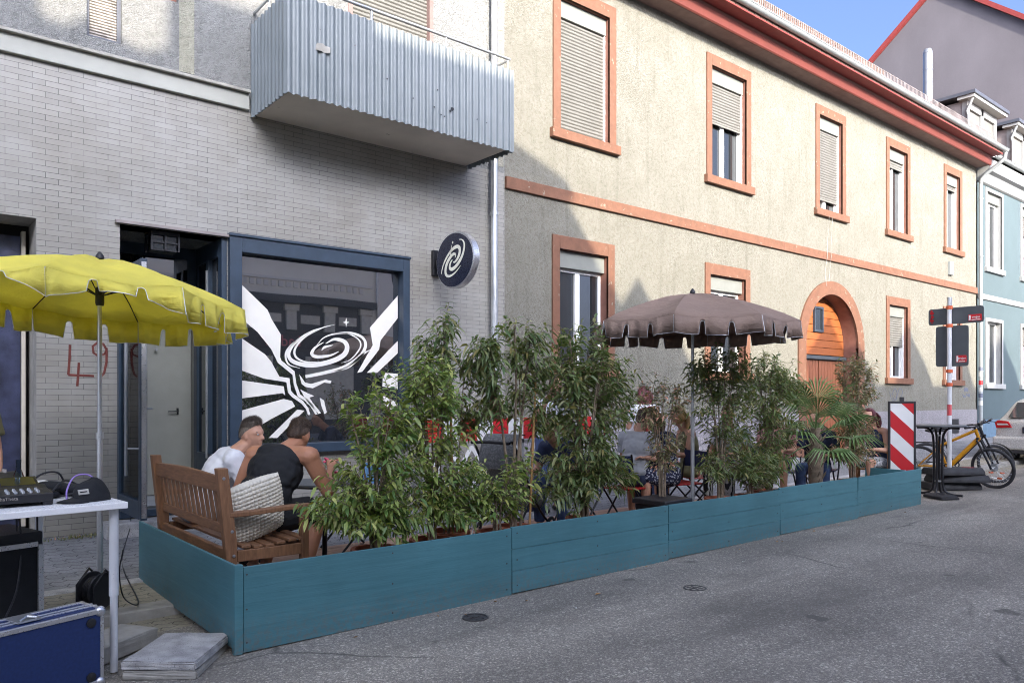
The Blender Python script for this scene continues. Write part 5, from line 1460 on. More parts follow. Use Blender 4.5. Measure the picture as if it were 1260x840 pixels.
# ------------------------------------------------------------------ bench
be = thing('garden_bench', 'brown slatted wooden bench with its back to the street corner', 'bench', (2.1, 6.45, .13), R(0))
yA, yB = 5.36, 6.98; xb = 1.87; ST = .57
def bpost(y):
    m = MB(); m.prism([(0, .12), (.055, .12), (.055, .60), (.02-.03, 1.12), (-.085, 1.12), (-.03, .60)], (xb, y-.033, 0), (1, 0, 0), (0, 0, 1), (0, .066, 0)); return m
for y in (yA, yB): bpost(y).build('back_post', 'teak_z', be, bevel=.006)
bl_ = lambda z: xb+.03-(max(0, z-.6))*.155
a = MB(); n = 16; arc = [(yA+.035+(yB-yA-.07)*i/n, 1.055+.018*sin(pi*i/n)) for i in range(n+1)]
poly = arc+[(yB-.035, .95), (yA+.035, .95)]
a.prism(poly, (bl_(1.0)-.02, 0, 0), (0, 1, 0), (0, 0, 1), (.034, 0, 0)); a.build('top_rail', 'teak_y', be, bevel=.006)
a = MB(); a.box(bl_(.68)-.016, bl_(.68)+.018, yA+.034, yB-.034, .645, .715); a.build('lower_rail', 'teak_y', be, bevel=.005)
for k in range(14):
    y = yA+.085+k*(yB-yA-.17)/13
    a = MB(); a.beam((bl_(.70), y, .71), (bl_(.97), y, .97), .058, .014, up=(1, 0, 0)); a.build('slat', 'teak_z', be, bevel=.003)
for k, x in enumerate((1.96, 2.045, 2.13, 2.215, 2.30, 2.385)):
    a = MB(); a.box(x, x+.066, yA-.02, yB+.02, ST-.02-.012*sin(k), ST+.002-.012*sin(k)); a.build('seat_slat', 'teak_y', be, bevel=.005)
for y in (yA, yB):
    a = MB(); a.box(2.40, 2.455, y-.03, y+.03, .135, .79); a.build('front_leg', 'teak_z', be, bevel=.006)
    a = MB(); a.box(1.93, 2.40, y-.02, y+.02, .46, .54); a.build('seat_side', 'teak', be, bevel=.005)
    a = MB(); a.prism([(1.87, .775), (2.0, .775), (2.25, .787), (2.44, .792), (2.50, .785), (2.505, .80), (2.47, .825), (2.30, .825), (2.05, .812), (1.87, .812)], (0, y-.035, 0), (1, 0, 0), (0, 0, 1), (0, .07, 0)); a.build('armrest', 'teak', be, bevel=.007)
a = MB(); a.box(1.865, 1.90, yA+.035, yB-.035, .445, .545); a.box(2.41, 2.44, yA+.032, yB-.032, .45, .54); a.build('seat_rail', 'teak_y', be, bevel=.005)
a = MB()
for z in (.51, .68, 1.05): a.lathe([(.011, 0), (.011, .006), (0, .008)], (bl_(z)+(.0 if z < .6 else .0), yA-.0335, z), 10, Euler((R(90), 0, 0)).to_matrix())
a.build('bolt', 'steel', be, True)
# cushion with bobbles
def bobble_cushion():
    m = MB(); W, H = .50, .46; n = 110; vs = []; fs = []
    def pt(i, j, s_):
        u, v = i/n*2-1, j/n*2-1
        prof = (max(0, 1-abs(u)**3.2)*max(0, 1-abs(v)**3.2))**.55
        b = .011*(abs(sin((u+1)*pi*8)*sin((v+1)*pi*8)))**.6*min(1, prof*4)
        return (u*W/2*(1-.06*v*v), s_*(.065*prof+b*1.4), v*H/2*(1-.06*u*u))
    for s_ in (1, -1):
        b0 = len(vs)
        for j in range(n+1):
            for i in range(n+1): vs.append(pt(i, j, s_))
        for j in range(n):
            for i in range(n):
                q = b0+j*(n+1)+i; f = (q, q+1, q+n+2, q+n+1); fs.append(f if s_ < 0 else tuple(reversed(f)))
    m.add(vs, fs); return m
cu = bobble_cushion().build('cushion', 'cushion', None, True, normals=False)
cu.location = (2.115, 5.53, .79); cu.rotation_euler = (R(12), R(-14), R(12)); tag(cu, 'cream bobble-knit cushion leaning between the bench back and the man in black', 'cushion')
a = MB()
for k in range(3): a.ellip((2.15+.02*k, 5.62, .18+.045*k), (.19-.015*k, .15, .03), None, 18, 8)
tag(a.build('folded_blanket', 'cloth_grey', None, True), 'pale grey folded blanket on the deck under the bench', 'blanket')

# ------------------------------------------------------------------ equipment table
tb = thing('white_table', 'white table with adjustable round legs carrying the music equipment', 'table', (1.12, 4.86, 0), R(5.7))
# local frame: x to the right end, y along the length away from the street
a = MB(); a.box(-.78, 0, 0, 1.72, .963, 1.0); a.build('table_top', 'white_table', tb, bevel=.004, local=True)
for x in (-.055, -.72):
    for y in (.07, 1.64):
        a = MB(); z0 = .012 if y < 1 else .06
        a.tube([(x, y, z0), (x, y, .46)], .021, 16); a.tube([(x, y, .455), (x, y, .963)], .026, 16); a.build('leg', 'leg_grey', tb, True, local=True)
TM = Matrix.Translation((1.12, 4.86, 0)) @ Matrix.Rotation(R(5.7), 4, 'Z')
def tl(x, y, z): return TM @ Vector((x, y, z))
ROT = R(5.7)
# controller
dj = thing('dj_controller', 'black deck controller with tilted screen at the front edge of the white table', 'dj deck', tl(-.53, .20, 1.0), ROT-R(4))
a = MB(); a.prism([(-.02, .022), (.36, .022), (.36, .075), (.22, .10), (.16, .085), (-.02, .07)], (-.32, 0, 0), (0, 1, 0), (0, 0, 1), (.51, 0, 0)); a.build('housing', 'black_plastic', dj, bevel=.004, local=True)
a = MB(); a.obox((.06, .27, .112), (.20, .14, .012), Euler((R(18), 0, 0)).to_matrix()); s_ = a.build('screen', 'black_metal', dj, local=True, bevel=.003)
a = MB(); a.obox((.06, .27, .1185), (.17, .115, .002), Euler((R(18), 0, 0)).to_matrix()); a.build('display', 'glass', s_, local=True)
a = MB(); a.lathe([(.085, 0), (.085, .016), (.075, .022), (0, .022)], (-.16, .15, .078), 32, Euler((R(5), 0, 0)).to_matrix()); a.build('jog_wheel', 'black_metal', dj, 40, local=True)
kn = MB(); kn.lathe([(.009, 0), (.007, .014), (0, .014)], (0, 0, 0), 10); k0 = kn.build('knob', 'galv', dj, 40, local=True)
for i in range(5):
    for j in range(3):
        k_ = k0 if i+j == 0 else k0.copy()
        if k_ is not k0: C.objects.link(k_)
        k_.location = (-.02+.036*i, .02+.04*j, .071+.004*j)
for x in (.14, -.26):
    a = MB(); a.box(x, x+.05, -.015, .06, 0, .03); a.build('foot', 'black_plastic', dj, bevel=.008, local=True)
t_ = text_mesh('front_lettering', 'AlphaTheta', .026, 'shutter_grey', dj, (0, 0, 0), (R(90), 0, 0)); t_.location = (-.04, -.021, .05)
# mixer behind
mx = thing('mixer', 'black mixing desk with rows of faders behind the deck controller', 'mixer', tl(-.55, .70, 1.0), ROT)
a = MB(); a.prism([(-.02, 0), (.38, 0), (.38, .13), (.30, .13), (-.02, .055)], (-.38, 0, 0), (0, 1, 0), (0, 0, 1), (.60, 0, 0)); a.build('housing', 'black_plastic', mx, bevel=.004, local=True)
a = MB()
for i in range(9):
    x = -.33+.06*i; a.box(x-.003, x+.003, .02, .24, .068+.0, .075); a.box(x-.012, x+.012, .06+.02*(i % 4), .085+.02*(i % 4), .075, .112)
    for j in range(2): a.lathe([(.011, 0), (.008, .022), (0, .022)], (x, .30+.045*j, .128), 10)
a.build('fader', 'shutter_grey', mx, 40, local=True)
# bottle
bt = thing('bottle', 'clear glass bottle with a red label standing behind the deck controller', 'bottle', tl(-.42, .58, 1.0))
a = MB(); a.lathe([(0, 0), (.03, 0), (.032, .01), (.032, .11), (.026, .145), (.014, .18), (.0125, .215), (.0145, .222), (.0145, .236), (.011, .236)], (0, 0, 0), 20); a.build('glass_body', 'clear_glass', bt, True, local=True)
a = MB(); a.lathe([(.0325, .045), (.0325, .10)], (0, 0, 0), 20); a.build('label', 'tail_red', bt, True, local=True)
# cap
cp = thing('baseball_cap', 'black baseball cap with a small white patch lying on the white table', 'cap', tl(-.15, .22, 1.0), ROT+R(195))
a = MB(); vs = []; fs = []; nu, nv = 36, 12
for j in range(nv+1):
    ph = (pi/2)*j/nv
    for i in range(nu):
        th = 2*pi*i/nu; r_ = cos(ph)
        k = 1+.05*sin(3*th+ph*4)*(1-j/nv)+.02*sin(6*th)
        dent = .012*math.exp(-((th-2.2)**2)/.3)*sin(ph*2)
        vs.append((.105*r_*cos(th)*k-.02, .085*r_*sin(th)*k, .128*sin(ph)**.8*(1-.08*cos(th))-dent))
for j in range(nv):
    for i in range(nu): q = (i+1) % nu; fs.append((j*nu+i, j*nu+q, (j+1)*nu+q, (j+1)*nu+i))
a.add(vs, fs); a.build('crown', 'black_fabric', cp, True, local=True)
a = MB(); vs = []; fs = []
for s_, dz in ((1, .0), (-1, -.004)):
    for j in range(6):
        for i in range(15):
            th = R(-62)+R(124)*i/14; r0 = .085; r1 = .085+.085*cos(th*.95)
            r_ = r0+(r1-r0)*j/5
            vs.append((r_*cos(th)*1.05-.01, r_*sin(th)*.92, .024-.018*(j/5)-.03*(sin(th)**2)*.7+dz+.004))
for b_ in (0, 90):
    for j in range(5):
        for i in range(14):
            q = b_+j*15+i; fs.append((q, q+1, q+16, q+15) if b_ == 0 else (q+15, q+16, q+1, q))
a.add(vs, fs); a.build('brim', 'black_fabric', cp, True, local=True)
a = MB(); a.obox((.062, .062, .062), (.055, .003, .032), Euler((R(-24), R(6), R(-44))).to_matrix()); pt_ = a.build('patch', 'paper', cp, local=True)
a = MB(); a.obox((.0628, .0645, .0628), (.036, .003, .006), Euler((R(-24), R(6), R(-44))).to_matrix()); a.build('patch_stripe', 'black_plastic', pt_, local=True)
# headphones / bag / cables
bg = MB()
for c, r_ in (((-.22, .62, 1.045), (.12, .10, .045)), ((-.30, .52, 1.03), (.08, .09, .03)), ((-.14, .50, 1.04), (.07, .10, .04))): bg.ellip(tl(*c), r_, Euler((0, .2, .5)).to_matrix(), 20, 12)
tag(bg.build('equipment_pouch', 'black_fabric', None, True), 'slouching black pouch behind the cap on the white table', 'bag')
a = MB(); c = catmull([tl(-.26, .22, 1.01), tl(-.25, .25, 1.07), tl(-.19, .33, 1.135), tl(-.11, .36, 1.14), tl(-.06, .33, 1.09), tl(-.05, .30, 1.02)], 8); a.tube(c, .005, 8)
tag(a.build('purple_lead', 'purple_cable', None, True), 'purple cable looping behind the black cap', 'cable')
a = MB(); a.tube(catmull([tl(-.42, .5, 1.03), tl(-.36, .56, 1.10), tl(-.28, .6, 1.145), tl(-.2, .62, 1.14), tl(-.16, .64, 1.08)], 8), .006, 8)
tag(a.build('black_lead', 'cable', None, True), 'black cable arching above the pouch on the white table', 'cable')
def lead(pts, label, r=.006, mat='cable'):
    a = MB(); a.tube(catmull(pts, 8), r, 7); return tag(a.build('lead', mat, None, True), label, 'cable', 'cables under the white table')
lead([tl(-.36, .9, .97), tl(-.34, .88, .7), tl(-.38, .8, .42), tl(-.5, .62, .25), tl(-.58, .5, .12), tl(-.6, .42, .04)], 'black cable swinging from the table to the blue case')
lead([tl(-.34, 1.0, .96), tl(-.335, 1.0, .6), tl(-.34, 1.02, .2), tl(-.36, 1.05, .09)], 'black cable hanging straight down beside the rear table leg')
lead([tl(-.2, 1.1, .96), tl(-.2, 1.1, .6), tl(-.24, 1.12, .3), tl(-.3, 1.2, .09)], 'black cable hanging towards the cable reel')
lead([(1.35, 6.0, .52), (1.33, 6.02, .35), (1.38, 6.1, .15), (1.5, 6.2, .085), (1.7, 7.6, .12), (1.98, 8.5, .3), (2.0, 8.6, .44)], 'black cable running over the pavement to the bar door', .005)
for pts_ in ([(-.40, .60, 1.012), (-.30, .70, 1.05), (-.18, .62, 1.03), (-.10, .72, 1.012), (-.22, .80, 1.012), (-.35, .75, 1.02)], [(-.06, .45, 1.01), (-.16, .40, 1.03), (-.24, .46, 1.012), (-.20, .56, 1.012), (-.08, .60, 1.012)], [(-.02, .62, 1.01), (-.10, .55, 1.06), (-.20, .50, 1.10), (-.30, .42, 1.03)]):
    lead([tl(*p_) for p_ in pts_], 'black cable lying in a tangle behind the cap on the white table', .0055)
    bpy.context.scene.collection.objects[-1]['group'] = 'tangled cables on the white table'
# cable reel
cr = thing('cable_reel', 'black cable reel on the paving under the white table', 'cable reel', (1.22, 6.18, .07), R(30))
for y in (-.055, .055):
    a = MB(); a.lathe([(.0, -.006), (.125, -.006), (.13, 0), (.125, .006), (0, .006)], (0, y, .15), 28, Euler((R(90), 0, 0)).to_matrix()); a.build('flange', 'black_plastic', cr, 40, local=True)
a = MB()
for k in range(7): a.lathe([(.088+.007*cos(t), -.045+.015*k+.007*sin(t)) for t in [i*pi/4 for i in range(8)]], (0, 0, .15), 24, Euler((R(90), 0, 0)).to_matrix(), close=True)
a.build('wound_cable', 'cable', cr, True, local=True)
a = MB(); a.tube([(-.1, -.08, .005), (-.1, -.08, .2), (0, -.08, .3), (.1, -.08, .2), (.1, -.08, .005)], .009, 8); a.tube([(-.1, .08, .005), (-.1, .08, .2), (0, .08, .3), (.1, .08, .2), (.1, .08, .005)], .009, 8); a.build('stand', 'black_metal', cr, True, local=True)
# flight case
fc_ = thing('flight_case', 'royal blue flight case with aluminium edges standing under the white table', 'case', (.97, 4.78, .0), R(18))
a = MB(); a.box(-.85, 0, .0, .22, .02, .425); a.build('shell', 'case_blue', fc_, local=True)
a = MB(); e = .028
for z in (.005, .40): a.box(-.86, .012, -.006, .012, z, z+e)
for z in (.425,): a.box(-.86, .01, .20, .228, z-.02, z+.008)
a.box(-.86, .012, .075, .088, .424, .434); a.box(-.86, .012, .12, .133, .424, .434)
a.box(-.014, .006, -.006, .012, .033, .40); a.box(-.014, .006, .208, .226, .01, .425); a.box(-.014, .006, .012, .21, .41, .432); a.box(-.014, .006, .012, .21, .003, .03)
a.build('edge_profile', 'alu', fc_, local=True, bevel=.003)
for z in (.018, .412):
    a = MB(); a.ellip((-.012, .006, z), (.03, .024, .03)); a.build('ball_corner', 'alu', fc_, True, local=True)
for x in (-.75, -.42):
    a = MB(); a.box(x, x+.12, .04, .17, .433, .44); a.tube([(x+.02, .06, .445), (x+.06, .08, .455), (x+.10, .06, .445)], .006, 6); a.build('butterfly_latch', 'galv', fc_, local=True)
for z in (.06, .36):
    a = MB(); a.lathe([(.026, 0), (.026, .008), (.012, .012), (0, .012)], (-.065, -.001, z), 16, Euler((R(90), 0, 0)).to_matrix()); a.build('bumper', 'black_plastic', fc_, 40, local=True)
# amp rack
ar_ = thing('rack_case', 'black rack case with an open front lid behind the blue flight case', 'case', (.80, 5.72, .05), R(14))
a = MB(); a.box(-.6, .02, 0, .5, .02, .70); a.build('shell', 'black_plastic', ar_, local=True, bevel=.012)
a = MB(); a.box(-.55, -.02, -.012, 0, .06, .64); a.build('grille', 'black_fabric', ar_, local=True)
a = MB(); a.box(-.02, .012, -.03, .0, .03, .62); a.box(-.5, -.02, -.024, -.012, .61, .64); a.build('edge_profile', 'alu', ar_, local=True)

# weeds along the foot of the wall
wv, wf = [], []
for _ in range(420):
    x = rng.uniform(-.5, 3.2); y = 8.72-abs(rng.normal(0, .08)); 
    if rng.random() < .4: x = rng.normal(1.6, .25)
    h = rng.uniform(.015, .05); a_ = rng.uniform(0, 6.28); d = rng.uniform(.01, .04); z = .215+gz(x)
    n = len(wv); wv += [(x-.006*sin(a_), y+.006*cos(a_), z), (x+.006*sin(a_), y-.006*cos(a_), z), (x+d*cos(a_), y+d*sin(a_), z+h)]; wf.append((n, n+1, n+2))
a = MB(); a.add(wv, wf); tag(a.build('weeds', 'leaf_small', None, normals=False), 'low weeds growing along the foot of the tiled wall', 'weeds', kind='stuff')

# ------------------------------------------------------------------ right end: warning board, bar table, sign post, bikes, car
wb = thing('warning_board', 'red and white diagonally striped warning board at the end of the teal enclosure', 'sign', (11.40, 4.97, .6), R(-58))
# local: x across, y back, z up
a = MB(); bw, bh, bz = .30, .98, -.05
a.box(-bw/2-.03, -bw/2, -.03, .03, bz, bz+bh+.03); a.box(bw/2, bw/2+.03, -.03, .03, bz, bz+bh+.03); a.box(-bw/2, bw/2, -.03, .03, bz+bh, bz+bh+.03); a.box(-bw/2, bw/2, -.02, .028, bz, bz+bh)
a.box(-.03, .03, -.02, .02, bz+bh+.03, bz+bh+.09); a.build('frame', 'rubber', wb, local=True, bevel=.006)
def clip_band(z0, m):
    """45 degree band (falls to the right) clipped to the board"""
    poly = [(-bw/2, z0), (bw/2, z0-bw), (bw/2, z0-bw+.24), (-bw/2, z0+.24)]
    out = []
    def cl(P, f, lim, sgn):
        r_ = []
        for i in range(len(P)):
            p, q = P[i], P[(i+1) % len(P)]; ip, iq = sgn*(p[1]-lim) >= 0, sgn*(q[1]-lim) >= 0
            if ip: r_.append(p)
            if ip != iq: t = (lim-p[1])/(q[1]-p[1]); r_.append((p[0]+(q[0]-p[0])*t, lim))
        return r_
    P = cl(poly, 0, bz, 1)
    if len(P) > 2: P = cl(P, 0, bz+bh, -1)
    return P if len(P) > 2 else None
for m, nm in ((0, 'red_stripe'), (1, 'white_stripe')):
    a = MB()
    for k in range(-3, 6):
        if k % 2 != m: continue
        P = clip_band(bz+.16+k*.24, m)
        if P: a.prism(P, (0, -.021, 0), (1, 0, 0), (0, 0, 1), (0, -.003, 0))
    a.build(nm, 'sign_red' if m == 0 else 'sign_white', wb, local=True)
a = MB(); a.box(-.05, .05, -.04, .04, -.5, -.05); a.build('foot', 'rubber', wb, local=True)

ft = thing('base_plate', 'dark rubber foot plate on the road at the end of the teal enclosure', 'foot plate', (12.33, 4.80, gz(12)+.02), R(-30))
a = MB(); a.prism([(-.15, 0), (.15, 0), (.15, .02), (.10, .06), (-.10, .06), (-.15, .04)], (0, -.2, 0), (1, 0, 0), (0, 0, 1), (0, .4, 0)); a.build('slab', 'rubber', ft, local=True, bevel=.01)
a = MB()
for k in range(3): a.box(-.08, .08, -.15+k*.11, -.09+k*.11, .0605, .064)
a.build('slot', 'black_plastic', ft, local=True)

bt_ = thing('bar_table', 'grey standing-height bar table on curved black legs before the bicycles', 'table', (12.68, 4.98, .09), 0)
a = MB(); a.lathe([(0, 1.07), (.39, 1.07), (.40, 1.085), (.39, 1.10), (0, 1.10)], (0, 0, 0), 40); a.build('table_top', 'sign_back', bt_, 40, local=True)
for k in range(4):
    t = R(45+50)+k*pi/2; d = Vector((cos(t), sin(t), 0))
    pts = [d*.30+Vector((0, 0, 1.055)), d*.16+Vector((0, 0, 1.05)), d*.09+Vector((0, 0, .98)), d*.065+Vector((0, 0, .85)), d*.06+Vector((0, 0, .5)), d*.065+Vector((0, 0, .2)), d*.10+Vector((0, 0, .08)), d*.2+Vector((0, 0, .035)), d*.34+Vector((0, 0, .03))]
    a = MB(); a.tube(catmull(pts, 5), .018, 10); a.build('leg', 'black_metal', bt_, True, local=True)
a = MB()
for z in (.93, .22): a.lathe([(.05, 0), (.05, .02)], (0, 0, z), 12)
a.build('coupling', 'galv', bt_, local=True)

sp_ = thing('sign_post', 'grey post carrying the dark backs of two road signs with red stickers', 'sign', (13.66, 5.19, .1))
zt_ = 3.27
a = MB(); a.tube([(13.66, 5.19, .3), (13.66, 5.19, zt_-.14)], .036, 14, m=0); a.tube([(13.66, 5.19, zt_-.14), (13.66, 5.19, zt_)], .038, 14, m=1); a.build('pole', ['leg_grey', 'galv'], sp_, True)
def rounded(a0, a1, b0, b1, r_=.04):
    out = []
    for cx, cy, t0 in ((a1-r_, b1-r_, 0), (a0+r_, b1-r_, 90), (a0+r_, b0+r_, 180), (a1-r_, b0+r_, 270)):
        for i in range(5): t = R(t0+22.5*i); out.append((cx+r_*cos(t), cy+r_*sin(t)))
    return out
U = (0, -1, 0)   # towards the street, which is to the right in the photograph
a = MB(); a.prism(rounded(-.35, .49, 2.83, 3.10), (13.72, 5.19, 0), U, (0, 0, 1), (.02, 0, 0)); sg1 = a.build('direction_sign', 'sign_back', sp_)
a = MB(); a.prism(rounded(-.235, .265, 2.13, 2.80), (13.72, 5.19, 0), U, (0, 0, 1), (.02, 0, 0)); sg2 = a.build('square_sign', 'sign_back', sp_)
for sg_, c0, z0, w_, h_ in ((sg1, .365, 2.86, .20, .105), (sg2, .16, 2.19, .16, .12)):
    a = MB(); a.prism(rounded(c0-w_/2, c0+w_/2, z0, z0+h_, .015), (13.714, 5.19, 0), U, (0, 0, 1), (.005, 0, 0)); st_ = a.build('sticker', 'sign_red', sg_)
    text_mesh('sticker_text', 'trojan', .05, 'sign_white', sg_, (13.71, 5.19-c0-.015, z0+h_*.58), (R(90), 0, R(-90)), .001)
    a = MB(); a.box(13.709, 13.714, 5.19-c0+w_/2-.035, 5.19-c0+w_/2-.01, z0+.012, z0+h_-.012); a.box(13.709, 13.714, 5.19-c0-w_/2+.02, 5.19-c0+w_/2-.05, z0+.012, z0+.024); a.build('sticker_edge', 'sign_white', sg_)
a = MB()
for k in range(7):
    z = 2.86+k*.032; a.box(13.712, 13.719, 5.19+.285-.02*(k % 2), 5.19+.30+.015*((k*3) % 4)/2, z, z+.024)
a.build('sticker', 'tail_red', sg1)
for z in (3.10, 2.80, 2.05, 1.83): a = MB(); a.lathe([(.05, -.028), (.05, .028)], (13.66, 5.19, z), 14); a.box(13.68, 13.72, 5.16, 5.22, z-.025, z+.025); a.build('clamp', 'clamp_orange', sp_)
a = MB(); a.lathe([(.0365, 1.32), (.0365, 1.50)], (13.66, 5.19, 0), 14); a.build('sticker', 'sign_red', sp_)
for k, (ox, oy, rz) in enumerate(((0, 0, 4), (.05, -.1, -3), (-.02, -.06, 8))):
    f = thing('base_plate', ['lowest recycled rubber foot plate of the stack under the sign post', 'middle recycled rubber foot plate of the stack under the sign post', 'top rubber foot plate with a red sticker under the sign post'][k], 'foot plate', (13.66+ox, 5.19+oy, .11+k*.12), R(-38+rz), 'rubber foot plates under the sign post')
    a = MB(); a.prism([(-.21, .0), (.21, .0), (.21, .05), (.15, .115), (-.15, .115), (-.21, .05)], (-.43, 0, 0), (0, 1, 0), (0, 0, 1), (.86, 0, 0)); a.build('slab', 'rubber', f, local=True, bevel=.012)
    if k == 2:
        a = MB(); a.box(.2, .36, -.1, .06, .1155, .118); a.build('sticker', 'tail_red', f, local=True)

def bicycle(label, loc, rz, frame_mat, steer=0., lean=0., mud=False):
    o = thing('bicycle', label, 'bicycle', loc, rz, 'bicycles parked by the sign post'); o.rotation_euler = (lean, 0, rz)
    WR = .345; WB = 1.10
    RA = Matrix.Translation((0, 0, WR)); FA = Matrix.Translation((WB, 0, WR))
    ax = Vector((-.32, 0, 1)).normalized()          # steering axis
    hd = Vector((WB-.045-.32*.55, 0, WR+.55))
    SM = Matrix.Translation(hd) @ Matrix.Rotation(steer, 4, ax) @ Matrix.Translation(-hd)
    def T(Mx, mb):
        mb.v = [tuple(Mx @ Vector(p)) for p in mb.v]; return mb
    for Mx, nm in ((RA, 'rear_wheel'), (SM @ FA, 'front_wheel')):
        rx = Euler((R(90), 0, 0)).to_matrix()
        m = MB(); m.lathe([(WR-.024+.024*cos(t), .024*sin(t)) for t in [2*pi*i/10 for i in range(10)]], (0, 0, 0), 48, rx, close=True); wh = T(Mx, m).build(nm, 'rubber', o, True, local=True)
        m = MB(); m.lathe([(WR-.05, -.012), (WR-.03, -.014), (WR-.03, .014), (WR-.05, .012)], (0, 0, 0), 48, rx, close=True); T(Mx, m).build('rim', 'black_metal', wh, 40, local=True)
        m = MB()
        for k in range(28):
            t = 2*pi*k/28; m.tube([(.02*cos(t+.7), .022*(-1)**k, .02*sin(t+.7)), ((WR-.05)*cos(t), 0, (WR-.05)*sin(t))], .0013, 4)
        m.lathe([(.018, -.045), (.026, -.03), (.018, -.02), (.018, .02), (.026, .03), (.018, .045)], (0, 0, 0), 12, rx); m.lathe([(.07, -.031), (.07, -.029), (.02, -.029), (.02, -.031)], (0, 0, 0), 24, rx, close=True)
        T(Mx, m).build('spokes', 'galv', wh, local=True)
        m = MB()
        for sgn in (1, -1): m.box(.10*sgn-.035, .10*sgn+.035, -.012, .012, -.17, -.145)
        if nm == 'front_wheel': T(Mx, m).build('reflector', 'clamp_orange', wh, local=True)
    bbk = Vector((.44, 0, .31)); st = Vector((.29, 0, .78)); hb = hd + ax*(-.06); htp = hd+ax*.08
    m = MB()
    m.tube([bbk, hb], [.036, .036], 12); m.tube([st+Vector((.02, 0, -.10)), htp], [.022, .026], 12); m.tube([bbk, st], .019, 12); m.tube([hb-ax*.02, htp+ax*.02], .028, 12)
    for s_ in (1, -1):
        m.tube([bbk+Vector((0, .03*s_, 0)), (.2, .05*s_, .34), (0, .065*s_, WR)], .012, 8); m.tube([st+Vector((.015, .015*s_, -.12)), (0, .065*s_, WR)], .010, 8)
    m.build('frame', frame_mat, o, True, local=True)
    m = MB(); dn = hb.lerp(bbk, .12); up = hb.lerp(bbk, .8); off = Vector((.02, 0, .035)); m.tube([dn+off, up+off], .028, 10); m.build('battery', 'black_plastic', o, True, local=True)
    m = MB()
    for s_ in (1, -1):
        m.tube([hb+Vector((-.01, .055*s_, -.02)), Vector((WB-.05, .06*s_, WR+.12)), Vector((WB, .06*s_, WR))], .017, 10)
    m.tube([hb+Vector((0, -.06, 0)), hb+Vector((0, .06, 0))], .022, 10)
    T(SM, m).build('fork', 'black_metal', o, True, local=True)
    m = MB(); m.tube([htp, htp+ax*.06, htp+ax*.07+Vector((.06, 0, .01))], .018, 10); hbp = htp+ax*.07+Vector((.06, 0, .01))
    m.tube([hbp+Vector((-.05, -.34, .03)), hbp+Vector((0, -.12, .012)), hbp+Vector((0, .12, .012)), hbp+Vector((-.05, .34, .03))], .013, 10)
    for s_ in (1, -1): m.tube([hbp+Vector((-.05, .34*s_, .03)), hbp+Vector((-.02, .22*s_, .02))], .018, 10); m.tube([hbp+Vector((.0, .2*s_, .02)), hbp+Vector((.06, .26*s_, -.0)), hbp+Vector((.05, .31*s_, -.0))], .007, 6)
    m.box(hbp.x+.01, hbp.x+.05, -.04, .04, hbp.z+.01, hbp.z+.06)
    T(SM, m).build('handlebar', 'black_metal', o, True, local=True)
    m = MB(); m.tube([st, st+Vector((-.03, 0, .14))], .0135, 10); m.build('seat_post', 'galv', o, True, local=True)
    m = MB(); sc3 = st+Vector((-.04, 0, .15)); m.ellip(sc3+Vector((-.06, 0, .02)), (.09, .075, .03)); m.ellip(sc3+Vector((.05, 0, .02)), (.12, .032, .025)); m.build('saddle', 'black_plastic', o, True, local=True)
    m = MB(); rx = Euler((R(90), 0, 0)).to_matrix(); m.lathe([(.085, -.004), (.09, 0), (.085, .004), (.07, .004), (.07, -.004)], bbk+Vector((0, -.06, 0)), 28, rx, close=True)
    for s_ in (1, -1):
        e_ = bbk+Vector((.10*s_, -.085*s_, -.13*s_)); m.tube([bbk+Vector((0, -.07*s_, 0)), e_], .010, 8); m.obox(e_+Vector((0, -.045*s_, 0)), (.09, .07, .018))
    m.build('crank', 'black_metal', o, local=True)
    m = MB()
    if mud:
        for Mx in (RA, SM @ FA):
            q = MB(); q.strip([((WR+.025)*cos(t), (WR+.025)*sin(t)) for t in [R(20)+R(150)*i/16 for i in range(17)]], [.003]*17, (0, -.025, 0), (1, 0, 0), (0, 0, 1), (0, .05, 0)); T(Mx, q); m.add(q.v, q.f)
        m.build('mudguard', 'black_plastic', o, local=True)
    else:
        m.box(-.2, .28, -.05, -.04, .80-.06, .81-.06); m.box(-.2, .28, .04, .05, .74, .75); m.tube([(-.15, .05, .745), (0, .07, WR)], .006, 6); m.tube([(-.15, -.05, .745), (0, -.07, WR)], .006, 6); m.build('carrier', 'black_metal', o, local=True)
    return o
bicycle('yellow mountain bicycle leaning behind the sign post', (13.95, 5.80, .1), R(-72), 'bike_yellow', steer=R(-24), lean=R(4))
bicycle('dark bicycle with mudguards parked behind the yellow one', (14.75, 6.0, .1), R(-64), 'black_metal', steer=R(28), lean=R(-3), mud=True)

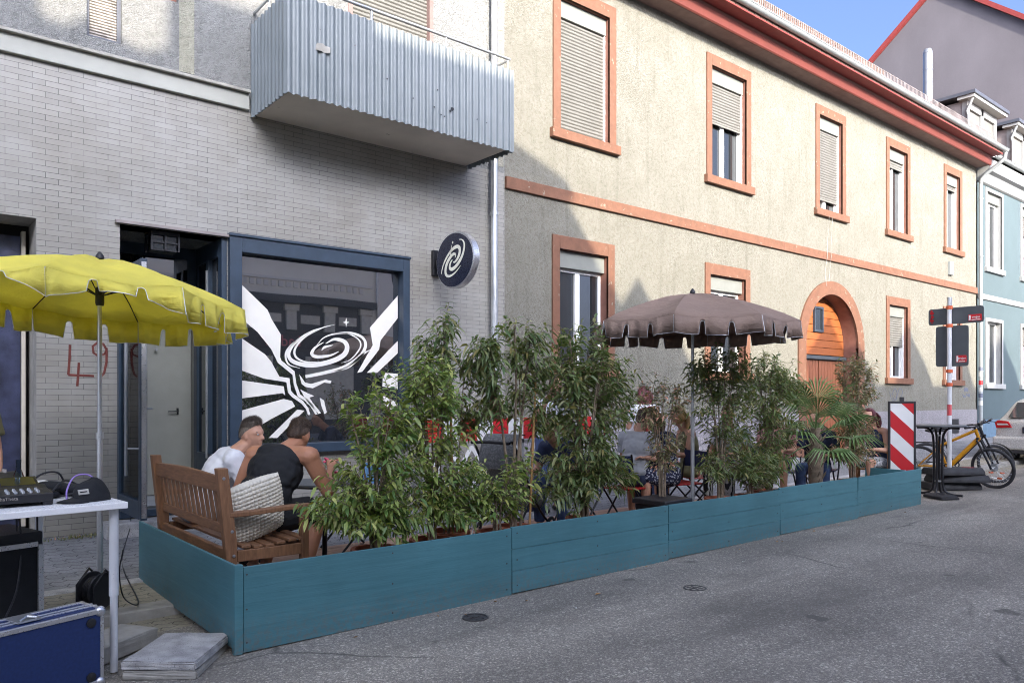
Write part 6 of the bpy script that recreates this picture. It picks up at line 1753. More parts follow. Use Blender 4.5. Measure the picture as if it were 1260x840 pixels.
# silver estate car
car = thing('estate_car', 'silver estate car parked with its rear lights towards the bicycles', 'car', (21.8, 5.55, .13))
CZ = .15
def car_sec(x):
    """returns belt half width, roof half width, zlow, zbelt, zroof"""
    return x
st_ = [  # x, half width low/belt, half width roof, z floor, z belt, z roof
    (0.00, .80, .30, .42, .93, .935), (0.06, .86, .50, .30, .97, .985), (0.22, .89, .56, .26, .99, 1.12), (0.50, .90, .60, .24, 1.0, 1.40), (0.75, .905, .62, .24, 1.0, 1.455), (1.4, .91, .63, .24, .99, 1.485), (2.3, .91, .62, .24, .98, 1.47), (2.9, .905, .60, .24, .97, 1.36), (3.5, .90, .62, .24, .95, .99), (4.2, .87, .66, .26, .82, .84), (4.6, .74, .6, .34, .66, .67)]
sec = []
for x, wb_, wr_, zf, zb_, zr2 in st_:
    h = zr2
    ring = []
    half = [(wb_*.90, zf), (wb_*.985, zf+.16), (wb_, .60 if zb_ > .7 else (zf+zb_)/2), (wb_*.985, (zb_+.60)/2 if zb_ > .7 else zb_*.95), (wb_*.95, zb_), (wr_+(wb_*.95-wr_)*.45, zb_+(h-zb_)*.55), (wr_*1.02, zb_+(h-zb_)*.93), (wr_*.75, h+.012), (0, h+.03)]
    for y, z in half: ring.append((y, z))
    full = ring + [(-y, z) for y, z in reversed(ring[:-1])]
    sec.append([(x, y, z) for y, z in full])
a = MB(); n = len(sec[0]); vs = [p for s_ in sec for p in s_]; fs = []
for i in range(len(sec)-1):
    for k in range(n-1): fs.append((i*n+k, i*n+k+1, (i+1)*n+k+1, (i+1)*n+k))
    fs.append((i*n+n-1, i*n, (i+1)*n, (i+1)*n+n-1))
fs.append(tuple(range(n))); fs.append(tuple((len(sec)-1)*n+k for k in reversed(range(n))))
X0c = 19.55
def cpt(p): return (p[0]+X0c, p[1]+5.62, p[2]+CZ)
a.add([cpt(p) for p in vs], fs); cb_ = a.build('body', 'car_paint', car, 40)
ss = cb_.modifiers.new('sub', 'SUBSURF'); ss.levels = 2; ss.render_levels = 2
def cbox(x0, x1, y0, y1, z0, z1, name, mat, bevel=.01, sm=False):
    a = MB(); a.box(X0c+x0, X0c+x1, 5.62+y0, 5.62+y1, CZ+z0, CZ+z1); return a.build(name, mat, car, bevel=bevel)
# tailgate glass, slanted panel
a = MB(); q = [(-.60, 1.02, .075), (.60, 1.02, .075), (.50, 1.36, .36), (-.50, 1.36, .36)]
a.add([cpt((x-.045, y, z)) for y, z, x in q]+[cpt((x+.03, y, z)) for y, z, x in q], [(0, 1, 2, 3), (7, 6, 5, 4), (0, 4, 5, 1), (1, 5, 6, 2), (2, 6, 7, 3), (3, 7, 4, 0)]); a.build('rear_window', 'car_glass', car, bevel=.01)
a = MB(); a.tube([cpt((.10, .1, 1.06)), cpt((.14, .45, 1.12))], .012, 8); a.build('wiper', 'black_plastic', car)
for s_ in (1, -1):
    a = MB()
    pl_ = [(.50*s_, .80), (.83*s_, .78), (.86*s_, .90), (.80*s_, .96), (.58*s_, .94)]
    a.add([cpt((-.035 if abs(y) < .7 else .02, y, z)) for y, z in pl_]+[cpt((.14, y, z)) for y, z in pl_], [(0, 1, 2, 3, 4), (9, 8, 7, 6, 5)]+[(i, 5+i, 5+(i+1) % 5, (i+1) % 5) for i in range(5)])
    tl_ = a.build('tail_light', 'tail_red', car, bevel=.008)
    a = MB(); pl_ = [(.56*s_, .855), (.80*s_, .85), (.81*s_, .885), (.60*s_, .89)]
    a.add([cpt((-.04 if abs(y) < .7 else .012, y, z)) for y, z in pl_]+[cpt((.1, y, z)) for y, z in pl_], [(0, 1, 2, 3), (7, 6, 5, 4)]+[(i, 4+i, 4+(i+1) % 4, (i+1) % 4) for i in range(4)]); a.build('lamp_lens', 'sign_white', tl_)
cbox(-.09, .30, -.88, .88, .30, .60, 'bumper', 'car_paint', .05)
cbox(-.06, .3, -.80, .80, .22, .30, 'bumper_valance', 'car_dark', .02)
cbox(-.03, .02, -.30, .30, .68, .82, 'plate_recess', 'car_dark', .01)
pl_ = cbox(-.04, -.03, -.26, .26, .695, .805, 'number_plate', 'plate_white', .002)
a = MB(); a.box(X0c-.044, X0c-.04, 5.62+.215, 5.62+.26, CZ+.695, CZ+.805); a.build('country_band', 'eu_blue', pl_)
for x in (.85, 3.65):
    for s_ in (1, -1):
        a = MB(); rx = Euler((R(90), 0, 0)).to_matrix(); a.lathe([(.17, -.1), (.28, -.11), (.32, -.09), (.32, .09), (.28, .11), (.17, .1)], cpt((x, .78*s_, .30-.0)), 32, rx, close=True); wl = a.build('wheel', 'rubber', car, 40)
        a = MB(); a.lathe([(0, -.09), (.19, -.09), (.19, .09), (0, .09)], cpt((x, .78*s_, .30)), 24, rx); a.build('rim', 'galv', wl, 40)
a = MB(); a.box(X0c+.4, X0c+4.2, 5.62-.7, 5.62+.7, CZ+.2, CZ+.3); a.build('underbody', 'car_dark', car)
# ------------------------------------------------------------------ seats and tables in the parklet
def folding_chair(label, x, y, rz, seat, back):
    o = thing('folding_chair', label, 'chair', (x, y, DZ), rz, 'folding chairs in the parklet')
    a = MB(); a.box(-.2, .2, -.21, .21, .425, .445); a.build('seat', seat, o, local=True, bevel=.01)
    a = MB(); n = 8
    for i in range(n): a.beam((-.24-.02*sin(pi*i/n), -.21+.42*i/n, .72), (-.24-.02*sin(pi*(i+1)/n), -.21+.42*(i+1)/n, .72), .012, .20)
    a.build('backrest', back, o, local=True)
    for s_ in (1, -1):
        a = MB(); a.tube([(-.26, .215*s_, .84), (-.2, .215*s_, .45), (.22, .215*s_, .01)], .0115, 8); a.build('leg', 'black_metal', o, True, local=True)
        a = MB(); a.tube([(.19, .19*s_, .43), (-.24, .19*s_, .01)], .0115, 8); a.build('leg', 'black_metal', o, True, local=True)
    return o
for lab, px, Y, rz, s_, b_ in (('red-seated folding chair under the patterned dress', 836, 5.95, 165, 'plastic_red', 'plastic_navy'),
                               ('navy folding chair of the woman beside the parasol pole', 858, 6.25, 150, 'plastic_red', 'cloth_olive'),
                               ('folding chair of the person in zebra trousers', 912, 5.98, 185, 'plastic_navy', 'plastic_navy'),
                               ('folding chair of the person in the light grey top', 772, 6.02, 10, 'plastic_red', 'plastic_navy'),
                               ('folding chair of the person bent beside the pushchair', 710, 6.17, -170, 'plastic_navy', 'plastic_navy'),
                               ('folding chair of the person in the pink top', 962, 5.98, 200, 'plastic_navy', 'plastic_red'),
                               ('folding chair of the bald person behind the palm', 1010, 5.72, -160, 'plastic_navy', 'plastic_navy')):
    folding_chair(lab, X_at(px, Y), Y, R(rz), s_, b_)
folding_chair('empty pale blue chair behind the man in black', 3.55, 6.75, R(180), 'cover_blue', 'cover_blue')
def cafe_table(label, x, y):
    o = thing('cafe_table', label, 'table', (x, y, DZ), 0, 'round cafe tables in the parklet')
    a = MB(); a.lathe([(0, .70), (.34, .70), (.35, .715), (.34, .73), (0, .73)], (0, 0, 0), 32); a.build('table_top', 'sign_back', o, 40, local=True)
    a = MB(); a.tube([(0, 0, .02), (0, 0, .70)], .022, 12); a.build('column', 'black_metal', o, True, local=True)
    for k in range(3):
        a = MB(); t = k*2*pi/3; a.tube([(0, 0, .06), (.15*cos(t), .15*sin(t), .05), (.28*cos(t), .28*sin(t), .015)], .014, 8); a.build('foot', 'black_metal', o, True, local=True)
cafe_table('cafe table in front of the two men on the bench', 3.05, 6.3)
cafe_table('cafe table between the seated people left of the brown parasol', X_at(800, 6.3), 6.3)
cafe_table('cafe table right of the brown parasol pole', X_at(935, 6.35), 6.35)
# flower pot on the near table
fp = thing('flower_pot', 'small pot of pink flowers on the cafe table before the bench', 'flowers', (3.02, 6.1, DZ+.73))
a = MB(); a.lathe([(0, 0), (.04, 0), (.055, .09), (.048, .09), (0, .08)], (0, 0, 0), 20); a.build('pot', 'terracotta', fp, 40, local=True)
a = MB(); b_ = MB()
for k in range(30):
    t = rng.uniform(0, 6.28); r_ = rng.uniform(.01, .10); z = rng.uniform(.10, .22); p = Vector((r_*cos(t), r_*sin(t), z))
    b_.tube([(0, 0, .08), p], .0015, 4)
    if k % 2: a.ellip(p, (.017, .017, .010), None, 8, 5)
    else: b_.ellip(p, (.02, .012, .004), Euler((t, .4, t)).to_matrix(), 8, 5)
a.build('blossom', 'pink', fp, True, local=True); b_.build('greenery', 'leaf_fresh', fp, True, local=True)

# wooden armchair at the far end
wc = thing('wooden_armchair', 'light brown wooden armchair at the far end of the parklet', 'chair', (X_at(1088, 5.33), 5.33, DZ), R(168))
for x, h in ((-.25, .92), (.24, .66)):
    for s_ in (1, -1):
        a = MB(); a.box(x-.025, x+.025, .27*s_-.025, .27*s_+.025, 0, h); a.build('leg', 'chair_wood', wc, local=True, bevel=.004)
a = MB()
for k in range(5): a.box(-.22+.095*k, -.14+.095*k, -.245, .245, .39, .415)
a.build('seat', 'chair_wood', wc, local=True, bevel=.003)
a = MB()
for z in (.55, .68, .81): a.box(-.262, -.238, -.245, .245, z, z+.085)
a.build('backrest', 'chair_wood', wc, local=True, bevel=.003)
for s_ in (1, -1):
    a = MB(); a.box(-.27, .29, .27*s_-.035, .27*s_+.035, .662, .69); a.build('armrest', 'chair_wood', wc, local=True, bevel=.005)

# pushchair
ps = thing('pushchair', 'grey pushchair with black handle and a blue blanket between the thin stems', 'pushchair', (X_at(628, 6.2), 6.2, DZ), R(20))
a = MB(); a.prism([(-.05, .35), (.32, .30), (.40, .40), (.10, .50), (-.12, .95), (-.24, .92)], (0, -.2, 0), (1, 0, 0), (0, 0, 1), (0, .4, 0)); a.build('seat_shell', 'mesh_fabric', ps, local=True, bevel=.03)
a = MB(); n = 12
for i in range(n):
    t0, t1 = R(-10+120*i/n), R(-10+120*(i+1)/n); c = Vector((-.1, 0, .80)); p0 = c+Vector((-.30*cos(t0)*.6, 0, .30*sin(t0))); p1 = c+Vector((-.30*cos(t1)*.6, 0, .30*sin(t1)))
    a.add([(p0.x, -.21, p0.z), (p0.x, .21, p0.z), (p1.x, .21, p1.z), (p1.x, -.21, p1.z)], [(0, 1, 2, 3)])
a.build('hood', 'mesh_fabric', ps, True, local=True)
for s_ in (1, -1):
    a = MB(); a.tube(catmull([(-.40, .22*s_, 1.02), (-.32, .23*s_, 1.0), (-.05, .24*s_, .6), (.2, .24*s_, .30), (.42, .24*s_, .12)], 6), .013, 8); a.tube([(.05, .24*s_, .45), (-.28, .24*s_, .14)], .012, 8); a.build('frame', 'black_metal', ps, True, local=True)
a = MB(); a.tube([(-.40, -.22, 1.02), (-.42, 0, 1.03), (-.40, .22, 1.02)], .017, 10); a.build('handle', 'black_plastic', ps, True, local=True)
for x, r_ in ((-.30, .14), (.42, .10)):
    for s_ in (1, -1):
        rx = Euler((R(90), 0, 0)).to_matrix(); a = MB(); a.lathe([(r_-.018+.018*cos(t), .018*sin(t)) for t in [i*pi/4 for i in range(8)]], (x, .26*s_, r_), 28, rx, close=True); wl = a.build('wheel', 'rubber', ps, True, local=True)
        a = MB()
        for k in range(6): t = k*pi/3; a.tube([(x, .26*s_, r_), (x+(r_-.02)*cos(t), .26*s_, r_+(r_-.02)*sin(t))], .007, 6)
        a.build('spokes', 'galv', wl, local=True)
a = MB(); a.ellip((.28, 0, .42), (.22, .2, .07)); a.ellip((.42, .05, .34), (.10, .19, .12))
tag_b = a.build('blanket', 'cloth_blue', ps, True, local=True)

# red and white barrier with scissor lattice
ba = thing('street_barrier', 'red and white folding street barrier standing by the tiled wall', 'barrier', (6.3, 7.9, .16))
a = MB(); x0, x1, zb_, zt_ = 5.15, 8.3, 1.06, 1.34; y = 7.9
k = 0; x = x0
while x < x1:
    a.box(x, min(x+.26, x1)-.001, y-.012, y+.012, zb_, zt_, k % 2); x += .26; k += 1
a.build('board', ['sign_red', 'sign_white'], ba)
a = MB()
for x in (x0, (x0+x1)/2, x1): a.box(x-.02, x+.02, y+.014, y+.05, .16, 1.40); a.box(x-.03, x+.03, y-.25, y+.25, .16, .20)
a.box(x0, x1, y+.014, y+.04, zb_-.06, zb_-.02); a.box(x0, x1, y+.014, y+.04, .42, .46); a.build('frame', 'white_trim', ba, bevel=.004)
a = MB(); x = x0
while x < x1-.3:
    a.beam((x, y+.02, .46), (x+.36, y+.02, .99), .012, .05); a.beam((x+.36, y+.034, .46), (x, y+.034, .99), .012, .05); x += .36
a.build('lattice', 'sign_white', ba)
ab = thing('red_bag', 'red bag hanging beside the person with burgundy hair', 'bag', (X_at(800, 7.35), 7.35, .95))
a = MB(); a.ellip((0, 0, .16), (.07, .14, .18), None, 16, 12); a.build('pouch', 'cloth_red', ab, True, local=True)
a = MB(); a.tube(catmull([(0, -.1, .28), (0, -.06, .5), (0, .06, .5), (0, .1, .28)], 6), .012, 8); a.build('strap', 'cloth_red', ab, True, local=True)
pp = thing('indoor_plant', 'dark potted plant inside the open bar door', 'plant', (2.12, 9.55, .42))
a = MB(); a.lathe([(0, 0), (.11, 0), (.14, .3), (.12, .3), (0, .27)], (0, 0, 0), 20); a.build('pot', 'plastic_navy', pp, 40, local=True)

# ------------------------------------------------------------------ shrubs
def leaf_cloud(P, D, L, W, droop, twist):
    """vectorised leaves: P origin, D direction (unit), L length, W width"""
    n = len(P)
    up = np.tile(np.array([0, 0, 1.]), (n, 1)); side = np.cross(D, up); s_ = np.linalg.norm(side, axis=1, keepdims=True); side = np.where(s_ > 1e-3, side/np.maximum(s_, 1e-6), np.array([1., 0, 0]))
    nr = np.cross(side, D)
    ct, st_ = np.cos(twist)[:, None], np.sin(twist)[:, None]; side, nr = side*ct+nr*st_, nr*ct-side*st_
    def pt(t, w, dz, nn=0.):
        p = P+D*(L*t)[:, None]+side*(W*w)[:, None]+nr*(W*nn)[:, None]; p[:, 2] -= dz*droop*L; return p
    rows = [pt(0, 0, 0), pt(.3, .42, .06, .14), pt(.3, 0, .06), pt(.3, -.42, .06, .14), pt(.66, .38, .30, .12), pt(.66, 0, .30), pt(.66, -.38, .30, .12), pt(1., 0, .72)]
    V = np.stack(rows, 1).reshape(-1, 3)
    F = np.array([[0, 2, 1, 1], [0, 3, 2, 2], [1, 2, 5, 4], [2, 3, 6, 5], [4, 5, 7, 7], [5, 6, 7, 7]])
    return V, F, n

def np_mesh(name, V, F, n, mat, parent, base):
    me = bpy.data.meshes.new(name); V = V-np.array(base)
    idx = []; starts = []; tot = []; s_ = 0
    lp = [];
    for f in F:
        g_ = list(dict.fromkeys(f)); lp.append(g_)
    per = [len(x) for x in lp]; L = sum(per)
    flat = np.concatenate([np.array(x) for x in lp]); allv = (flat[None, :]+8*np.arange(n)[:, None]).ravel()
    tot = np.tile(np.array(per), n); st_ = np.concatenate([[0], np.cumsum(tot)[:-1]])
    me.vertices.add(len(V)); me.vertices.foreach_set('co', V.astype(np.float32).ravel())
    me.loops.add(len(allv)); me.loops.foreach_set('vertex_index', allv.astype(np.int32))
    me.polygons.add(len(tot)); me.polygons.foreach_set('loop_start', st_.astype(np.int32)); me.polygons.foreach_set('loop_total', tot.astype(np.int32))
    me.update(calc_edges=True); me.validate(); me.polygons.foreach_set('use_smooth', [True]*len(me.polygons))
    me.materials.append(MAT[mat]); o = bpy.data.objects.new(name, me); C.objects.link(o); o.parent = parent; return o

def shrub(label, x, y, blobs, stems, leafmat='leaf_dark', L=.085, W=.03, twigs=90, per=13, pot='terracotta', stem_r=.011, seed=1, droop=.55, name='potted_shrub', group='potted shrubs along the teal boards', spread=.9, stemmat='bark'):
    """blobs: list of (dx,dy,z,rx,ry,rz,weight) crown masses in metres; stems: list of polylines of (dx,dy,z)"""
    blobs = [(b[0]*1.2, b[1], b[2], b[3]*1.32, b[4]*1.15, b[5]*1.1, b[6]) for b in blobs]; twigs = int(twigs*1.42)
    r = np.random.default_rng(seed); z0 = DZ; o = thing(name, label, 'plant', (x, y, z0), group=group)
    if pot:
        a = MB(); big = pot == 'black_plastic'
        if big: a.prism([(-.2, -.2), (.2, -.2), (.2, .2), (-.2, .2)], (x, y, z0), (1, 0, 0), (0, 1, 0), (0, 0, .36)); a.box(x-.225, x+.225, y-.225, y+.225, z0+.36, z0+.42)
        else: a.lathe([(0, 0), (.13, 0), (.17, .29), (.185, .29), (.185, .34), (.155, .34), (.15, .30), (0, .30)], (x, y, z0), 28)
        a.build('pot', pot, o, 40, bevel=.01 if big else 0)
    paths = []; a = MB()
    for st in stems:
        pts = catmull([(x+p[0], y+p[1], p[2]) for p in st], 6); n = len(pts); k_ = st[0][3] if len(st[0]) > 3 else 1.
        a.tube(pts, [stem_r*k_*(1-.6*i/(n-1)) for i in range(n)], 7); paths.append(pts)
    allp = [p for pts in paths for p in pts[len(pts)//4:]]
    Ps, Ds, Ls, Ws, Tw = [], [], [], [], []
    wts = np.array([b[6] for b in blobs]); wts = wts/wts.sum()
    for t in range(twigs):
        b = blobs[r.choice(len(blobs), p=wts)]
        v = r.normal(size=3); v /= np.linalg.norm(v); v *= r.uniform(.25, 1.)**.45
        c = np.array([x+b[0], y+b[1], b[2]]); tip = c+v*np.array([b[3], b[4], b[5]])*r.uniform(.75, 1.08)
        # anchor on the nearest stem point somewhat below
        tv = Vector(tip); best = min(allp, key=lambda p: (p-tv).length+max(0, p.z-tv.z+.08)*1.5)
        anc = np.array(best)
        d = tip-anc; ln = np.linalg.norm(d)
        start = tip-d/max(ln, 1e-6)*min(ln, r.uniform(.16, .30))
        mid = (anc+start)/2+np.array([0, 0, -.02]); out = np.array([d[0], d[1], 0]); no = np.linalg.norm(out); out = out/no if no > 1e-3 else out
        end = tip+np.array([0, 0, r.uniform(.02, .07)])
        if ln > .05: a.tube([anc, mid, start, end], [.0045, .0038, .003, .0015], 5, False)
        m_ = per+int(r.integers(-3, 4))
        for i in range(m_):
            s_ = (i+r.uniform(0, .6))/m_; p = start+(end-start)*s_
            th = i*2.4+r.uniform(-.4, .4); tw = (end-start); tw = tw/max(np.linalg.norm(tw), 1e-6)
            u_, v_, _ = frame_from(tw); rad = np.array(u_)*cos(th)+np.array(v_)*sin(th)
            d_ = rad*spread+tw*r.uniform(.25, .9); d_ /= np.linalg.norm(d_)
            Ps.append(p); Ds.append(d_); k = r.uniform(.5, 1.2)*(1-.25*abs(s_-.6)); Ls.append(L*k); Ws.append(W*k*r.uniform(.85, 1.15)); Tw.append(r.normal(0, .45))
    a.build('branches', stemmat, o, True)
    V, F, n = leaf_cloud(np.array(Ps), np.array(Ds), np.array(Ls), np.array(Ws), droop, np.array(Tw))
    np_mesh('foliage', V, F, n, leafmat, o, o.location[:])
    return o
YP = 5.12
def S(*pts): return [tuple(p) for p in pts]
def fan(n, z0, z1, sx, sy, seed, cx=0, cy=0, k=1.):
    r = random.Random(seed); out = []
    for i in range(n):
        t = 2*pi*i/n+r.uniform(-.4, .4); e = r.uniform(.5, 1)
        out.append([(cx+.03*cos(t), cy+.03*sin(t), z0, k), (cx+.25*sx*e*cos(t), cy+.25*sy*e*sin(t), z0+(z1-z0)*.35), (cx+.6*sx*e*cos(t), cy+.6*sy*e*sin(t), z0+(z1-z0)*.7), (cx+sx*e*cos(t), cy+sy*e*sin(t), z1*r.uniform(.92, 1.02))])
    return out
def PX_(px): return X_at(px, YP)
# widths below are metres across the view at the planting line
shrub('bushy fresh green shrub nearest the bench, spilling over the teal boards', PX_(462), YP, [(.05, .05, 1.45, .27, .28, .28, 1.1), (.02, -.05, 1.05, .33, .30, .28, 1.2), (.12, 0, .78, .34, .26, .22, 1), (-.20, .05, .88, .24, .18, .18, .6), (-.38, -.05, .80, .19, .14, .15, .6), (-.25, 0, .66, .2, .16, .14, .5), (.05, -.16, .62, .3, .16, .14, .6), (.15, 0, 1.2, .34, .3, .3, 1.2)], fan(6, .45, 1.6, .22, .2, 3), 'leaf_fresh', .090, .032, 215, 13, seed=3)
shrub('second fresh green shrub, taller and narrower than its neighbour by the bench', PX_(536), YP+.05, [(0, 0, 1.68, .30, .28, .26, 1.2), (.02, .05, 1.32, .34, .3, .25, 1), (.10, -.05, .98, .3, .26, .22, .8), (.2, -.1, .66, .3, .18, .16, .6), (-.1, -.1, .75, .25, .2, .2, .5)], fan(6, .45, 1.75, .2, .2, 5), 'leaf_fresh', .088, .031, 200, 13, seed=5)
shrub('thin stemmed shrub with foliage only at the top behind the fresh green pair', PX_(570)+.05, YP+.28, [(-.05, .02, 2.12, .26, .22, .22, 1), (.16, 0, 1.88, .22, .2, .2, .8), (-.18, 0, 1.80, .2, .2, .22, .7), (.22, 0, 1.5, .2, .16, .2, .5), (.1, -.05, .7, .26, .16, .18, .5)],
      [[(0, 0, .45, 1.3), (.02, 0, 1.0), (-.03, 0, 1.6), (-.05, 0, 2.2)], [(.04, 0, .45, .9), (.12, .02, 1.1), (.16, 0, 1.8)], [(-.03, .02, .45, .8), (-.10, 0, 1.2), (-.18, 0, 1.85)]], 'leaf_dark', .115, .032, 74, 13, seed=7, droop=.9)
shrub('tall many stemmed shrub with bare stems below, beside the pushchair', PX_(642), YP+.1, [(0, 0, 2.12, .30, .24, .22, 1), (.22, 0, 1.92, .24, .2, .24, .8), (-.24, 0, 1.90, .24, .2, .26, .9), (-.02, .02, 1.62, .34, .24, .2, .8), (.30, 0, 1.45, .18, .18, .18, .4), (.25, -.05, .75, .2, .14, .18, .4), (-.3, 0, 1.5, .2, .16, .2, .4)],
      [[(0, 0, .45, 1.3), (.05, 0, 1.1), (.12, 0, 1.7), (.18, 0, 2.1)], [(.03, .02, .45, 1.2), (.0, 0, 1.1), (.02, 0, 1.7), (0, 0, 2.25)], [(-.03, 0, .45, 1.1), (-.10, 0, 1.1), (-.2, 0, 1.7), (-.26, 0, 2.0)], [(.05, -.02, .45, 1.), (.16, 0, 1.0), (.30, 0, 1.5)], [(.02, .03, .45, .9), (.07, 0, 1.), (.06, 0, 1.8)]], 'leaf_dark', .11, .031, 120, 13, seed=9, droop=.9, stem_r=.015)
shrub('broad dense dark green shrub, the fullest of the row', PX_(724), YP+.05, [(0, 0, 2.06, .26, .24, .28, .9), (.18, 0, 1.78, .36, .3, .28, 1.2), (-.22, 0, 1.72, .3, .28, .28, 1), (0, 0, 1.35, .48, .34, .26, 1.4), (-.1, -.05, 1.0, .46, .32, .24, 1.2), (.22, 0, .82, .40, .28, .2, 1), (-.2, -.08, .68, .32, .2, .16, .7), (.38, 0, 1.5, .24, .24, .24, .6)],
      fan(8, .45, 2.1, .32, .25, 11), 'leaf_dark', .098, .031, 370, 13, seed=11, stem_r=.013)
shrub('sparse airy shrub in a square black pot before the seated women', PX_(826), YP+.12, [(-.1, 0, 1.72, .22, .2, .2, .6), (.16, 0, 1.55, .24, .2, .22, .7), (-.22, 0, 1.40, .2, .2, .2, .5), (.02, 0, 1.18, .3, .22, .2, .8), (.0, 0, .92, .24, .2, .16, .5)], fan(6, .57, 1.65, .26, .2, 13), 'leaf_small', .075, .024, 95, 10, 'black_plastic', seed=13)
shrub('dark leafy shrub standing just right of the brown parasol pole', PX_(896), YP+.1, [(0, 0, 1.98, .34, .28, .24, 1), (.2, 0, 1.72, .34, .28, .24, 1), (-.24, 0, 1.80, .30, .26, .24, .9), (0, 0, 1.42, .38, .3, .24, 1), (.18, 0, 1.08, .38, .3, .22, .9), (-.1, 0, .82, .3, .26, .2, .7)], fan(6, .45, 2.0, .26, .22, 17), 'leaf_dark', .095, .027, 190, 13, seed=17)
shrub('dark shrub with drooping leaves left of the palm', PX_(960), YP+.15, [(-.05, 0, 1.95, .36, .3, .24, 1), (.24, 0, 1.72, .34, .3, .26, 1), (-.2, 0, 1.5, .34, .3, .24, .9), (.1, 0, 1.2, .40, .3, .24, 1), (-.1, 0, .86, .40, .3, .2, .9)], fan(6, .45, 1.95, .26, .22, 19), 'leaf_dark', .10, .028, 180, 13, seed=19)
shrub('small leaved shrub with reddish tips beside the far wooden armchair', PX_(1056), YP+.08, [(.05, 0, 1.98, .34, .26, .22, 1), (.32, 0, 1.78, .24, .22, .22, .6), (-.05, 0, 1.55, .44, .3, .26, 1.3), (.05, 0, 1.15, .46, .3, .26, 1.4), (0, 0, .8, .42, .28, .2, 1)], fan(8, .45, 1.95, .28, .22, 23), 'leaf_small', .068, .024, 300, 13, seed=23)
shrub('low leafy shrub filling the gap under the tall bare stems', PX_(612), YP+.0, [(0, 0, .74, .30, .2, .18, 1), (.2, 0, .95, .2, .16, .2, .6), (-.2, 0, .88, .18, .16, .2, .5)], fan(5, .45, .95, .2, .14, 31), 'leaf_fresh', .09, .032, 62, 12, seed=31)
shrub('low leafy shrub filling the gap left of the palm', PX_(925), YP+.02, [(0, 0, .78, .34, .24, .18, 1), (.3, 0, .70, .3, .2, .16, .8)], fan(5, .45, .85, .2, .16, 29), 'leaf_dark', .09, .028, 80, 13, seed=29)
# bamboo canes tied between the stems
a = MB(); a.tube([(PX_(575), YP+.2, DZ+.1), (PX_(573), YP+.22, 1.75)], .012, 8); a.tube([(PX_(652), YP+.02, DZ+.1), (PX_(668), YP+.1, 1.75)], .011, 8); a.tube([(PX_(555), YP+.1, .78), (PX_(640), YP+.05, .82)], .010, 8)
ck = thing('bamboo_canes', 'bamboo canes propping the tall thin stemmed shrubs', 'cane', (PX_(600), YP, DZ)); a.build('cane', 'cane', ck, True)
a = MB()
for k, px in enumerate((690, 735, 765)): a.lathe([(0, 0), (.15, 0), (.20, .03), (.19, .03), (.14, .012), (0, .012)], (PX_(px), YP-.09, .50), 24)

# palm
pm = thing('fan_palm', 'small fan palm with fibrous trunk among the shrubs', 'palm', (PX_(1008), YP+.05, DZ), group=None)
px0, py0 = PX_(1008), YP+.05
a = MB(); a.lathe([(0, 0), (.14, 0), (.18, .32), (.16, .32), (0, .30)], (px0, py0, DZ), 24); a.build('pot', 'terracotta', pm, 40)
a = MB(); a.tube([(px0, py0, .4), (px0+.01, py0, .8), (px0, py0, 1.22)], [.085, .095, .06], 12)
for k in range(60):
    t = rng.uniform(0, 6.28); z = rng.uniform(.5, 1.2); a.tube([(px0+.08*cos(t), py0+.08*sin(t), z), (px0+.13*cos(t), py0+.13*sin(t), z+.07)], [.012, .003], 5)
a.build('trunk', 'bark', pm, True)
for k in range(15):
    az = k*2.399+.4; el = R(68 - 6.2*k); Ls_ = .42+.02*(k % 4)
    d = Vector((cos(az)*cos(el), sin(az)*cos(el), sin(el))); base = Vector((px0, py0, 1.20-.012*k)); hub = base+d*Ls_+Vector((0, 0, -.02*k*.25))
    a = MB(); a.tube([base, base.lerp(hub, .5)+Vector((0, 0, .03)), hub], [.011, .008, .006], 6)
    sd_ = d.cross(Vector((0, 0, 1))).normalized(); nn = sd_.cross(d)
    fr = a; nl = 22
    for i in range(nl):
        th = R(-115+230*i/(nl-1)); q = (d*cos(th)+sd_*sin(th)).normalized(); ln = .46*(.72+.28*cos(th*.8))
        w_ = nn*.006+(sd_*cos(th)-d*sin(th))*.013
        m_ = hub+q*ln*.55+nn*.02; t_ = hub+q*ln+Vector((0, 0, -.10*(1+.4*(k > 8))))-nn*.01
        n0 = len(fr.v); fr.add([hub, m_+w_, m_-nn*.006, m_-w_+nn*.012, t_], [(0, 2, 1), (0, 3, 2), (1, 2, 4), (2, 3, 4)])
    a.build('frond', 'palm_green', pm, False, normals=False)

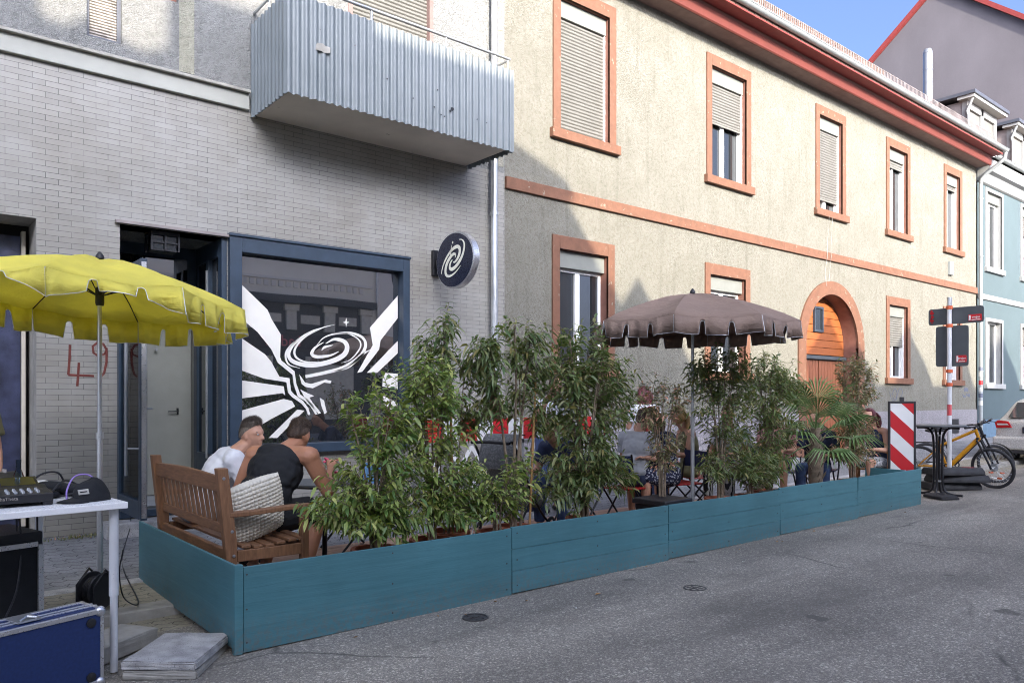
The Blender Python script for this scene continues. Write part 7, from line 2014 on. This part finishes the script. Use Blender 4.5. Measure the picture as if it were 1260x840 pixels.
# indoor plant leaves
Ps = rng.normal(size=(60, 3))*np.array([.1, .1, .22])+np.array([2.12, 9.5, 1.05]); Dd = rng.normal(size=(60, 3)); Dd /= np.linalg.norm(Dd, axis=1, keepdims=True)
V, F, n = leaf_cloud(Ps, Dd, np.full(60, .16), np.full(60, .05), .5, np.zeros(60)); np_mesh('foliage', V, F, n, 'leaf_dark', pp, pp.location[:])
a = MB(); a.tube([(2.12, 9.55, .7), (2.12, 9.5, 1.3)], .01, 6); a.build('stem', 'bark', pp, True)

# ------------------------------------------------------------------ light, camera, render
SAZ, SEL = R(18), atan(PT*cos(R(18)))      # sun: left of the facade normal, from behind the camera
to_sun = Vector((-sin(SAZ)*cos(SEL), -cos(SAZ)*cos(SEL), sin(SEL)))
L_ = bpy.data.lights.new('sun', 'SUN'); L_.energy = SUN_E; L_.angle = R(.45); L_.color = (1, .91, .765)
so = bpy.data.objects.new('sun', L_); C.objects.link(so); so.rotation_euler = (-to_sun).to_track_quat('-Z', 'Y').to_euler(); so.location = (0, 0, 30)
wd = bpy.data.worlds.new('World'); sc.world = wd; wd.use_nodes = True
t = wd.node_tree; t.nodes.clear()
sky = t.nodes.new('ShaderNodeTexSky'); sky.sky_type = 'NISHITA'; sky.sun_disc = False; sky.sun_elevation = SEL
sky.sun_rotation = atan2(to_sun.x, to_sun.y); sky.altitude = 100; sky.air_density = .35; sky.dust_density = 8.; sky.ozone_density = 4.2
bgn = t.nodes.new('ShaderNodeBackground'); bgn.inputs['Strength'].default_value = SKY_E
ow = t.nodes.new('ShaderNodeOutputWorld'); t.links.new(sky.outputs[0], bgn.inputs[0]); t.links.new(bgn.outputs[0], ow.inputs[0])
cam = bpy.data.cameras.new('camera'); cam.sensor_width = 36; cam.sensor_fit = 'HORIZONTAL'; cam.lens = 27.0; cam.shift_y = 70/1260.; cam.clip_start = .05; cam.clip_end = 2000
co = bpy.data.objects.new('camera', cam); C.objects.link(co); co.location = (0, 0, EYE); co.rotation_euler = (R(90), 0, -AZ); sc.camera = co
vs_ = sc.view_settings; vs_.view_transform = 'Standard'; vs_.look = 'None'; vs_.exposure = EXPO; vs_.gamma = 1; vs_.use_curve_mapping = False
sc.cycles.use_denoising = True; sc.cycles.filter_width = 1.0
sc.cycles.max_bounces = 8; sc.cycles.diffuse_bounces = 4; sc.cycles.glossy_bounces = 4; sc.cycles.transparent_max_bounces = 8
